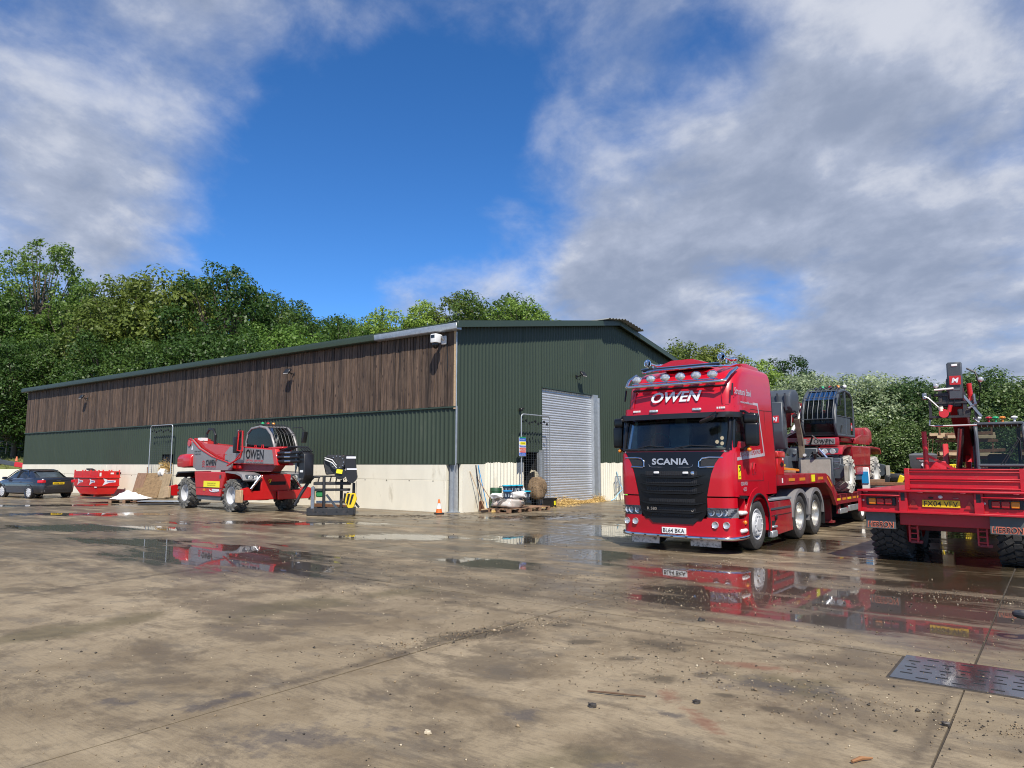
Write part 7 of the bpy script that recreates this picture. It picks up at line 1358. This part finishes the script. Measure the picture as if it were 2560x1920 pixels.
def timber_rack():
    t = thing('timber_rack', 'rusty steel rack stacked with yellowish timbers before the hedge', 'rack', (17.0, 28.5, 0), -0.5); t.scale = (0.72, 1, 1)
    for x in (0, 1.1, 2.4):
        B().box((x, 0, 1.55), (0.08, 0.08, 3.1)).done('upright', RUST, t)
    for z in (1.9, 2.55): B().box((1.2, -0.02, z), (2.9, 0.10, 0.10)).done('shelf_beam', RUST, t)
    rnd = random.Random(5)
    for z in (2.02, 2.69):
        for k in range(5): B().box((1.2 + rnd.uniform(-.4, .4), -0.5 + k * 0.2, z + 0.12 * (k % 2)), (rnd.uniform(2.0, 3.1), 0.14, 0.12), rot=(0, rnd.uniform(-.03, .03), rnd.uniform(-.08, .08)), bev=0.01).done('timber', (TIMB, RUST, TIMB)[k % 3], t)
    for k in range(6): B().tube([(-0.9 + k * 0.22, -0.1, 1.5 + 0.1 * k), (-0.8 + k * 0.24, 0.1, 2.5 + 0.12 * (k % 3)), (-0.4 + k * 0.2, 0.1, 2.9)], 0.022, 5).done('bent_bar', RUST, t)
timber_rack()
YTI = mat('pale_yellow_timber', (0.60, 0.45, 0.14), 0.7, 0, 0.15, 4)
ty = thing('timber_stack', 'stack of pale yellow timbers at the right edge beside the dark cab', 'timber stack', (18.2, 24.4, 0), -0.6)
for k in range(9):
    for j in range(3): B().box((0.9, j * 0.30, 0.18 + k * 0.27), (2.4, 0.25, 0.20), rot=(0, 0, 0.02 * ((k * 3 + j) % 3)), bev=0.012).done('timber', YTI, ty)
    if k < 8: B().box((0.3, 0.3, 0.31 + k * 0.27), (0.10, 0.9, 0.06)).done('bearer', PALT, ty)
def scrap():
    rnd = random.Random(11)
    base = B().box((0, 0, 0.5), (2.6, 0.8, 1.0), bev=0.05).done('concrete_block', CONCD, loc=(12.3, 23.2, 0), rz=-0.5); tag(base, 'weathered concrete block behind the trailers', 'concrete block')
    for k in range(4): o = B().box((0, 0, 0.0), (0.16, 0.5, 0.30), rot=(0.1, 0.2 * k, 0), bev=0.02).done('steel_clamp', IRON if k % 2 else YEL, loc=(11.6 + k * 0.45, 23.2, 1.16), rz=-0.5); tag(o, ('yellow clamp leaning at the left end of the block', 'dark clamp beside the left yellow clamp', 'yellow clamp standing at the middle of the block', 'dark clamp at the right end of the block')[k], 'clamp')
    t = thing('yellow_attachment', 'yellow and black machine attachment heaped on the concrete block', 'attachment', (12.2, 23.6, 1.0), -0.5)
    for k in range(9):
        B().bar((rnd.uniform(-1.2, 1.2), rnd.uniform(-.3, .3), rnd.uniform(0.0, .25)), (rnd.uniform(-1.2, 1.2), rnd.uniform(-.3, .3), rnd.uniform(0.05, .4)), 0.09, 0.09, 0.01).done('arm', YEL if k % 2 else BLK, t)
    for k in range(4): B().cyl((rnd.uniform(-1, 1), -0.3, 0.2), (rnd.uniform(-1, 1), 0.1, 0.25), 0.12, n=12).done('drum', YEL if k % 2 else IRON, t)
    B().box((0.7, 0, 0.32), (0.3, 0.2, 0.12), rot=(0, 0.2, 0), bev=0.03).done('bracket', YEL, t)
scrap()
for k, (x, y, l) in enumerate(((10.7, 22.0, 1.6), (11.0, 21.6, 1.3), (10.4, 22.4, 1.9))):
    o = B().bar((x - l / 2, y, 1.02 + 0.05 * k), (x + l / 2, y - 0.4, 0.98 + 0.08 * k), 0.10, 0.10, 0.01).done('old_beam', (IRON, RUST, PALT)[k]); tag(o, ('dark beam end sticking out behind the chalky wheels', 'rusty beam lying in front of the concrete block', 'brown timber lying highest behind the chalky wheels')[k], 'beam')
o = B().box((0, 0, 0.50), (2.8, 1.0, 1.0), bev=0.03).done('steel_skip', IRON, loc=(11.0, 22.2, 0), rz=-0.45); tag(o, 'dark low skip holding beams between the trailers', 'skip')
# tow hitch on a stand at the right edge
th = thing('tow_hitch', 'black steel tow eye on a post at the right edge', 'tow hitch', (5.02, 6.95, 0), 0.1)
B().tube([(-0.18 + 0.09 * math.cos(a), 0.09 * math.sin(a), 0.24) for a in [2 * math.pi * k / 16 for k in range(16)]], 0.028, 8, True).done('eye', IRON, th)
B().bar((-0.10, 0, 0.24), (0.9, 0, 0.30), 0.08, 0.06, 0.01).done('drawbar', IRON, th); B().cyl((0.05, 0, 0.0), (0.05, 0, 0.26), 0.05, n=12).done('post', IRON, th); B().cyl((0.05, 0, 0), (0.05, 0, 0.02), 0.11, n=16).done('foot', IRON, th)

# ------------------------------------------------------------------ trees: tapered trunks, limbs and crowns of many small leaves
def leaf_mat(name, c1, c2, gloss=0.45, pale=None):
    m = bpy.data.materials.new(name); m.use_nodes = True; nt = m.node_tree; N = nt.nodes; Lk = nt.links; N.clear(); out = N.new('ShaderNodeOutputMaterial')
    g = N.new('ShaderNodeNewGeometry'); r = N.new('ShaderNodeValToRGB'); Lk.new(g.outputs['Random Per Island'], r.inputs[0]); e = r.color_ramp.elements; e[0].color = (*c1, 1); e[0].position = 0.1; e[1].color = (*c2, 1); e[1].position = 0.9
    if pale: q = e.new(0.93); q.color = (*c2, 1); e[-1].position = 0.97; e[-1].color = (*pale, 1)
    oi = N.new('ShaderNodeObjectInfo'); hv = N.new('ShaderNodeHueSaturation'); Lk.new(r.outputs[0], hv.inputs['Color'])
    mr = N.new('ShaderNodeMapRange'); Lk.new(oi.outputs['Random'], mr.inputs[0]); mr.inputs[3].default_value = 0.92; mr.inputs[4].default_value = 1.55; Lk.new(mr.outputs[0], hv.inputs['Value'])
    m2 = N.new('ShaderNodeMapRange'); Lk.new(oi.outputs['Random'], m2.inputs[0]); m2.inputs[3].default_value = 0.515; m2.inputs[4].default_value = 0.485; Lk.new(m2.outputs[0], hv.inputs['Hue'])
    p = N.new('ShaderNodeBsdfPrincipled'); p.inputs['Roughness'].default_value = gloss; p.inputs['Specular IOR Level'].default_value = 0.35; Lk.new(hv.outputs[0], p.inputs['Base Color'])
    tl = N.new('ShaderNodeBsdfTranslucent'); Lk.new(hv.outputs[0], tl.inputs[0]); mx = N.new('ShaderNodeMixShader'); mx.inputs[0].default_value = 0.40; Lk.new(p.outputs[0], mx.inputs[1]); Lk.new(tl.outputs[0], mx.inputs[2]); Lk.new(mx.outputs[0], out.inputs[0])
    return m
LF1 = leaf_mat('broadleaf_green', (0.065, 0.118, 0.022), (0.120, 0.195, 0.036)); LF2 = leaf_mat('dark_and_shaded_broadleaf', (0.034, 0.070, 0.014), (0.066, 0.120, 0.023)); LF3 = leaf_mat('olive_broadleaf', (0.085, 0.116, 0.021), (0.145, 0.185, 0.036)); LF4 = leaf_mat('fresh_lime_leaf', (0.105, 0.180, 0.028), (0.180, 0.275, 0.050)); LFW = leaf_mat('silver_backed_leaf', (0.12, 0.17, 0.075), (0.36, 0.42, 0.26), 0.6); LFH = leaf_mat('hedge_leaf', (0.040, 0.078, 0.022), (0.105, 0.162, 0.048), 0.4, (0.26, 0.32, 0.18))  # dark broadleaf also carries the lower rows' shade in its leaf colour
BARK = mat('bark', (0.085, 0.068, 0.05), 0.9, 0, 0.3, 4, bump=0.4, bscale=10)
def tree_meshes(seed, H, cr, base, nclump, nleaf, ls, shape=1.0, open_=0.0):
    "trunk mesh and crown mesh; crown = clumps of leaf quads on limbs"
    rnd = np.random.RandomState(seed); tb = B(); cz = base + (H - base) * 0.52; rz_ = (H - base) * 0.5
    lean = rnd.uniform(-0.05, 0.05, 2) * H; tr = [(0, 0, -0.3), (lean[0] * 0.3, lean[1] * 0.3, H * 0.3), (lean[0] * 0.7, lean[1] * 0.7, H * 0.6), (lean[0], lean[1], H * 0.86)]
    tb.tube(tr, [H * 0.026, H * 0.019, H * 0.011, H * 0.003], 8)
    C = []; Rr = []
    for k in range(nclump):
        while True:
            v = rnd.normal(0, 1, 3); v /= np.linalg.norm(v); q = rnd.uniform(0.35, 1.0) ** 0.5
            p = np.array([v[0] * cr * q, v[1] * cr * q, cz + v[2] * rz_ * q])
            zz = (p[2] - base) / (H - base); prof = (math.sin(math.pi * min(1, max(0.02, zz * 0.85 + 0.12))) ** 0.6) * shape
            if math.hypot(p[0], p[1]) <= cr * prof + 0.05 * cr: break
        p[:2] += lean * 0.6; C.append(p); Rr.append((0.10 + 0.20 * rnd.rand() ** 1.6) * cr * (1 - 0.25 * zz))
        if k % 2 == 0:
            zb = base * 0.8 + (p[2] - base) * 0.55; zb = min(max(zb, H * 0.12), H * 0.8); a = np.array([lean[0] * zb / H, lean[1] * zb / H, zb]); m_ = (a + p) / 2 + np.array([0, 0, -0.04 * H])
            tb.tube([tuple(a), tuple(m_), tuple(p)], [H * 0.006, H * 0.0035, H * 0.0012], 5)
    C = np.array(C); Rr = np.array(Rr); w = Rr ** 2; idx = rnd.choice(len(C), nleaf, p=w / w.sum())
    d = rnd.normal(0, 1, (nleaf, 3)); d /= np.linalg.norm(d, axis=1)[:, None]; d[:, 2] = np.where(d[:, 2] < -0.75, -d[:, 2] * 0.6, d[:, 2])
    rad = Rr[idx] * rnd.uniform(0.30, 1.22, nleaf) ** 0.5; P = C[idx] + d * rad[:, None] * np.array([1.05, 1.05, 1.0])
    n = d * 1.1 + rnd.normal(0, 0.42, (nleaf, 3)) + np.array([0, 0, 0.35]); n /= np.linalg.norm(n, axis=1)[:, None]
    a = np.cross(n, rnd.normal(0, 1, (nleaf, 3))); a /= np.linalg.norm(a, axis=1)[:, None]; b_ = np.cross(n, a); s = (ls * rnd.uniform(0.55, 1.3, nleaf))[:, None]
    V = np.stack([P - a * s * 0.62, P + b_ * s * 0.36 + n * s * 0.08, P + a * s * 0.62, P - b_ * s * 0.36 + n * s * 0.08], 1).reshape(-1, 3)
    return tb.mesh(50), np_mesh('crown', V, np.arange(nleaf * 4).reshape(-1, 4))
VAR = {}
def variant(key, *a): VAR[key] = tree_meshes(*a)
variant('A', 1, 13, 4.4, 2.0, 260, 30000, 0.20); variant('B', 2, 14, 3.9, 2.0, 260, 29000, 0.195); variant('C', 3, 11, 4.4, 1.2, 260, 29000, 0.19); variant('D', 4, 16, 3.7, 4.5, 150, 15000, 0.19); variant('E', 5, 9, 3.8, 0.8, 240, 26000, 0.17)
variant('H1', 6, 5.6, 2.5, 0.2, 260, 30000, 0.10); variant('H2', 7, 6.2, 2.4, 0.1, 260, 30000, 0.10); variant('H3', 8, 5.0, 2.6, 0.2, 260, 30000, 0.095)
_cm = {}
def tree(key, lm, x, y, z, label, sc=1.0, rz=None, group='trees of the wood behind the barn', name='tree', sxy=1.0):
    t = thing(name, label, 'tree' if name == 'tree' else 'shrub', (x, y, z), random.uniform(0, 6.28) if rz is None else rz, group); t.scale = (sc * sxy, sc * sxy, sc)
    tm, cm = VAR[key]; k = (key, lm.name)
    if k not in _cm: c2 = cm.copy(); c2.materials.clear(); c2.materials.append(lm); _cm[k] = c2
    obj('trunk', tm, BARK, t); obj('crown', _cm[k], lm, t); return t
def px_tree(px, topy, depth, key, lm, label, H0, zb=0.0, **kw):
    "stand a tree at a measured bearing and distance, scaled so that its top reaches the measured elevation"
    x = (px - 1280) / 1790 * depth; top = 1.65 + (1160 - topy) / 1790 * depth; tree(key, lm, x, depth, zb, label, (top - zb) / H0, **kw)
HH = {k: max(v.co.z for v in VAR[k][1].vertices) * 0.96 for k in VAR}
# (bearing px, top px, distance, variant, leaf, ground height, description)
WOOD_TREES = [
    (70, 607, 78, 'D', LF1, 3.0, 'tall open-crowned tree rising highest at the far left'), (-40, 740, 74, 'B', LF1, 2.6, 'leafy tree cut by the left edge of the picture'),
    (190, 705, 76, 'B', LF1, 3.0, 'tree with pointed top right of the tall open tree'), (310, 690, 72, 'A', LF3, 2.4, 'olive leaved tree above the left end of the barn'),
    (425, 684, 73, 'C', LF3, 2.6, 'second olive leaved tree, left of the tallest dark crown'), (545, 665, 70, 'A', LF2, 2.2, 'tallest dark green crown above the timber wall'),
    (620, 720, 74, 'B', LF2, 3.0, 'dark tree stepping down right of the tallest crown'), (715, 752, 80, 'A', LF2, 4.0, 'dark rounded tree where the skyline drops'),
    (800, 785, 84, 'C', LF2, 5.0, 'low dark tree top at the dip in the skyline'), (690, 812, 66, 'C', LF4, 1.5, 'bright lime tree just above the green gutter'),
    (850, 800, 76, 'A', LF1, 3.6, 'middling green tree filling the dip in the skyline'), (905, 800, 82, 'C', LF1, 4.5, 'thin-topped tree near the middle of the barn roof'), (960, 775, 80, 'A', LF4, 4.0, 'light green feathery tree left of the barn corner'),
    (1050, 757, 82, 'B', LF4, 4.4, 'light green tree above the white security camera'), (1140, 738, 86, 'A', LF3, 5.0, 'highest crown above the barn corner'),
    (1235, 734, 84, 'C', LF2, 4.6, 'dark topped tree behind the barn gable'), (1300, 748, 80, 'A', LF4, 4.2, 'bright green rounded tree above the gable verge'),
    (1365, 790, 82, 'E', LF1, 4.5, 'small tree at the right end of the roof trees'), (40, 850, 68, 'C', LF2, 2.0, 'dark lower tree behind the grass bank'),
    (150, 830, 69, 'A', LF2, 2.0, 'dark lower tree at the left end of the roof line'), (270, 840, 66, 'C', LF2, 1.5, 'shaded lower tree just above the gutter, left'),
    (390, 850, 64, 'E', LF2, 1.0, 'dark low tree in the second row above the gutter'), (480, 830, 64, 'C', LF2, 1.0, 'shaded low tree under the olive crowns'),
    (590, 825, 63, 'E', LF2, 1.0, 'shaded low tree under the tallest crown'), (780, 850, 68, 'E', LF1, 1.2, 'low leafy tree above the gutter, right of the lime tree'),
    (-110, 690, 80, 'A', LF1, 3.5, 'tree just outside the left edge'), (20, 720, 84, 'A', LF2, 4.5, 'broad dark tree below the tall open crown'), (240, 740, 86, 'C', LF1, 5.0, 'rear tree between the pointed and olive trees'), (480, 720, 84, 'B', LF1, 4.5, 'rear tree between the olive and dark crowns')]
for px, ty, dp, k, lm, zb, lab in WOOD_TREES: px_tree(px, ty, dp, k, lm, lab, HH[k], zb)
RIGHT_TREES = [
    (1700, 862, 62, 'C', LF3, 0, 'cream flowering tree behind the lorry roof'), (1790, 868, 60, 'A', LF3, 0, 'olive tree right of the gable above the lorry horns'), (1895, 905, 58, 'A', LF4, 0, 'lime green tree behind the rear of the lorry roof'),
    (1985, 897, 62, 'B', LF2, 0, 'dark tree standing above the white-leaved bushes'), (1640, 890, 66, 'C', LF1, 0, 'small tree top over the right slope of the gable')]
for px, ty, dp, k, lm, zb, lab in RIGHT_TREES: px_tree(px, ty, dp, k, lm, lab, HH[k], zb, group='trees behind the lorry')
HEDGE = [(1955, 945, 40, 'H1', LFW, 'white-leaved bush directly behind the lorry roof'), (2040, 940, 38, 'H2', LFW, 'white-leaved bush left of the slate grey cab'), (2130, 936, 37, 'H3', LFW, 'broad white-leaved bush above the slate grey cab'), (2210, 950, 37, 'H1', LFW, 'palest bush right of the slate grey cab'),
         (2275, 952, 36, 'H2', LFH, 'dark bush with dead twigs right of the pale bushes'), (2330, 958, 35, 'H3', LFH, 'round green bush left of the raised boom'), (2400, 950, 34, 'H1', LFH, 'green bush directly behind the raised boom'), (2470, 925, 33, 'H2', LFH, 'tallest green bush right of the raised boom'), (2545, 945, 32, 'H3', LFH, 'green bush at the right edge of the picture'), (2620, 960, 32, 'H1', LFH, 'green bush just outside the right edge'),
         (2160, 1030, 34, 'H3', LFH, 'low dark bush under the pale bushes'), (2260, 1050, 33, 'H1', LFH, 'low dark bush behind the chalky wheels'), (2350, 1040, 32, 'H2', LFH, 'low dark bush behind the salt spreader'), (2440, 1030, 31, 'H3', LFH, 'low dark bush behind the timber rack'), (2530, 1030, 30.5, 'H1', LFH, 'low dark bush behind the dark cab'), (2030, 1010, 40, 'H3', LFH, 'low bush behind the boom head on the low loader'), (2215, 1000, 40, 'H2', LFH, 'mid height bush right of the white-leaved group'), (2310, 990, 40, 'H2', LFH, 'bush filling the hedge left of the red stake post'), (2390, 985, 38, 'H3', LFH, 'bush filling the hedge behind the boom head'), (2490, 985, 37, 'H1', LFH, 'bush filling the hedge above the dark cab')]
for px, ty, dp, k, lm, lab in HEDGE: px_tree(px, ty, dp, k, lm, lab, HH[k] * 1.0, -0.05, group='bushes of the right hand hedge', name='hedge_bush', sxy=1.25)
for k, (x, y) in enumerate(((27, 30), (30.5, 28.5), (34, 27), (37, 24), (39.5, 21))): tree(('H1', 'H2', 'H3')[k % 3], LFH, x, y, -0.05, ('green bush one place beyond the right edge', 'green bush two places beyond the right edge', 'green bush three places beyond the right edge', 'green bush four places beyond the right edge', 'last green bush of the hedge beyond the right edge')[k], 1.0, group='bushes of the right hand hedge', name='hedge_bush', sxy=1.25)
# bramble and scrub below the wood, one mass
def scrub():
    rnd = np.random.RandomState(3); n = 16000; x = rnd.uniform(-75, 5, n); y = 60.5 + rnd.uniform(0, 1, n) ** 1.5 * 14 + np.maximum(0, x + 30) * 0.12 + np.where(x < -36, 11, 0); h = (y - 60) * 0.22 + rnd.uniform(0, 2.6, n) * (0.6 + 0.4 * np.sin(x * 0.9))
    P = np.stack([x, y, h], 1); nn = rnd.normal(0, 1, (n, 3)) + np.array([0, -0.4, 0.6]); nn /= np.linalg.norm(nn, axis=1)[:, None]; a = np.cross(nn, rnd.normal(0, 1, (n, 3))); a /= np.linalg.norm(a, axis=1)[:, None]; b_ = np.cross(nn, a); s = (0.30 * rnd.uniform(0.5, 1.3, n))[:, None]
    V = np.stack([P - a * s * 0.6, P + b_ * s * 0.4, P + a * s * 0.6, P - b_ * s * 0.4], 1).reshape(-1, 3)
    o = obj('undergrowth', np_mesh('undergrowth', V, np.arange(n * 4).reshape(-1, 4)), LF2, kind='stuff'); o['label'] = 'dense bramble undergrowth at the foot of the wood'; o['category'] = 'undergrowth'
scrub()

# ------------------------------------------------------------------ grit, pebbles and litter on the concrete
def pebbles():
    rnd = np.random.RandomState(12); pts = []
    def cl(x, y, sx, sy, rot, n):
        u = rnd.normal(0, 1, (n, 2)) * [sx, sy]; c, s = math.cos(R(rot)), math.sin(R(rot)); pts.append(np.stack([x + u[:, 0] * c - u[:, 1] * s, y + u[:, 0] * s + u[:, 1] * c], 1))
    cl(-0.3, 7.3, 0.75, 0.16, 40, 900); cl(1.6, 9.0, 0.7, 0.4, -20, 500); cl(2.9, 9.3, 0.8, 0.35, -30, 400); cl(5.6, 9.2, 0.7, 0.25, -35, 500); cl(0.6, 12.5, 1.0, 0.8, 0, 300); cl(2.2, 5.2, 0.8, 0.3, -35, 500); cl(3.2, 4.6, 0.6, 0.12, -37, 350); cl(1.4, 6.3, 0.7, 0.5, 0, 350); cl(3.0, 12.0, 2.0, 0.7, -35, 500); cl(0.8, 10.8, 0.3, 0.2, 0, 150)
    pts.append(np.stack([rnd.uniform(-5, 6, 3500), rnd.uniform(3.8, 14, 3500)], 1)); cl(1.9, 7.0, 1.2, 0.8, -30, 900); cl(0.0, 9.8, 1.6, 0.8, -20, 900); cl(-1.2, 11.5, 1.8, 0.6, -30, 500); pts.append(np.stack([rnd.uniform(-3, 4, 700), rnd.uniform(9, 20, 700)], 1))
    P = np.concatenate(pts); n = len(P); base = np.array([(1, 0, 0), (-0.5, 0.87, 0), (-0.5, -0.87, 0), (0, 0, 0.8), (0.1, 0.05, -0.6)]); F0 = np.array([(0, 1, 3), (1, 2, 3), (2, 0, 3), (1, 0, 4), (2, 1, 4), (0, 2, 4)])
    s = 0.0055 * np.exp(rnd.normal(0, 0.42, n)); big = rnd.rand(n) < 0.025; s[big] *= 2.0; a = rnd.uniform(0, 6.28, n); q = base[None] * (1 + rnd.uniform(-0.3, 0.3, (n, 5, 1))) * s[:, None, None]
    X = q[:, :, 0] * np.cos(a)[:, None] - q[:, :, 1] * np.sin(a)[:, None] + P[:, 0][:, None]; Y = q[:, :, 0] * np.sin(a)[:, None] + q[:, :, 1] * np.cos(a)[:, None] + P[:, 1][:, None]; Z = q[:, :, 2] * 0.8 + s[:, None] * 0.35
    V = np.stack([X, Y, Z], 2).reshape(-1, 3); F = (F0[None] + (np.arange(n) * 5)[:, None, None]).reshape(-1, 3)
    m = bpy.data.materials.new('mixed_grit'); m.use_nodes = True; N = m.node_tree.nodes; Lk = m.node_tree.links; g = N.new('ShaderNodeNewGeometry'); r = N.new('ShaderNodeValToRGB'); Lk.new(g.outputs['Random Per Island'], r.inputs[0]); e = r.color_ramp.elements; e[0].color = (0.02, 0.018, 0.015, 1); e[1].color = (0.55, 0.47, 0.34, 1)
    for p_, c_ in ((0.3, (0.05, 0.04, 0.03)), (0.45, (0.18, 0.13, 0.08)), (0.8, (0.30, 0.22, 0.13))): k = e.new(p_); k.color = (*c_, 1)
    Lk.new(r.outputs[0], N['Principled BSDF'].inputs['Base Color']); N['Principled BSDF'].inputs['Roughness'].default_value = 0.6
    o = obj('gravel', np_mesh('gravel', V, F), m, kind='stuff'); o['label'] = 'scattered grit and small pebbles on the concrete'; o['category'] = 'gravel'
pebbles()
def stone(loc, s, seed, m_, label):
    b = lump(s, s * 0.8, s * 0.6, seed, 10, 0.25); o = b.done('stone', m_, None, 30); o.location = (loc[0], loc[1], s * 0.45); tag(o, label, 'stone', 'larger stones on the concrete')
PEB = mat('pale_flint', (0.45, 0.38, 0.27), 0.6, 0, 0.2, 20); PEBD = mat('dark_flint', (0.04, 0.035, 0.03), 0.5, 0, 0.2, 20)
for k, (x, y, s, m_, lab) in enumerate(((-0.52, 4.62, 0.02, PEB, 'pale stone left of the oil stain in the foreground'), (0.22, 4.05, 0.022, PEB, 'rounded stone near the bottom edge of the picture'), (2.0, 7.8, 0.03, PEBD, 'grey stone on the slab before the lorry puddle'), (0.55, 5.1, 0.028, PEBD, 'dark clod in the middle foreground'), (1.28, 5.18, 0.024, PEBD, 'dark clod beside the brick red stain'), (2.75, 4.75, 0.024, PEBD, 'dark clod near the drain cover'))): stone((x, y), s, 40 + k, m_, lab)
stick = mat('wet_twig', (0.10, 0.06, 0.035), 0.8)
o = B().tube([(0.55, 5.42, 0.012), (0.72, 5.35, 0.018), (0.95, 5.30, 0.010)], [0.006, 0.008, 0.005], 6).done('twig', stick); tag(o, 'thin wet twig lying on the concrete in the foreground', 'twig')
o = B().tube([(1.88, 4.17, 0.014), (1.95, 4.21, 0.016), (2.02, 4.22, 0.012)], [0.008, 0.012, 0.006], 6).done('bark_chip', mat('bark_chip_brown', (0.25, 0.12, 0.05), 0.8)); tag(o, 'short orange-brown bark chip near the bottom right corner', 'bark')
def litter():
    rnd = np.random.RandomState(9); V = []; F = []
    for k in range(260):
        c = [(-2.9, 22.9, 1.2, 0.5), (-4.2, 23.2, 0.8, 0.2), (0.2, 21.5, 2.0, 1.5), (1.2, 23.8, 1.5, 1.0)][k % 4]; x, y = rnd.normal(c[0], c[2]), rnd.normal(c[1], c[3]); l, w, a = rnd.uniform(0.03, 0.22), rnd.uniform(0.01, 0.04), rnd.uniform(0, 3.1)
        d = np.array([math.cos(a) * l, math.sin(a) * l, 0]); e = np.array([-math.sin(a) * w, math.cos(a) * w, 0]); p = np.array([x, y, 0.008]); i = len(V); V += [p - d, p + e + [0, 0, .01], p + d, p - e]; F.append((i, i + 1, i + 2, i + 3))
    o = obj('mud_crumbs', np_mesh('mud_crumbs', V, F), SOIL, kind='stuff'); o['label'] = 'dark crumbs of mud scattered before the barn'; o['category'] = 'mud'
litter()
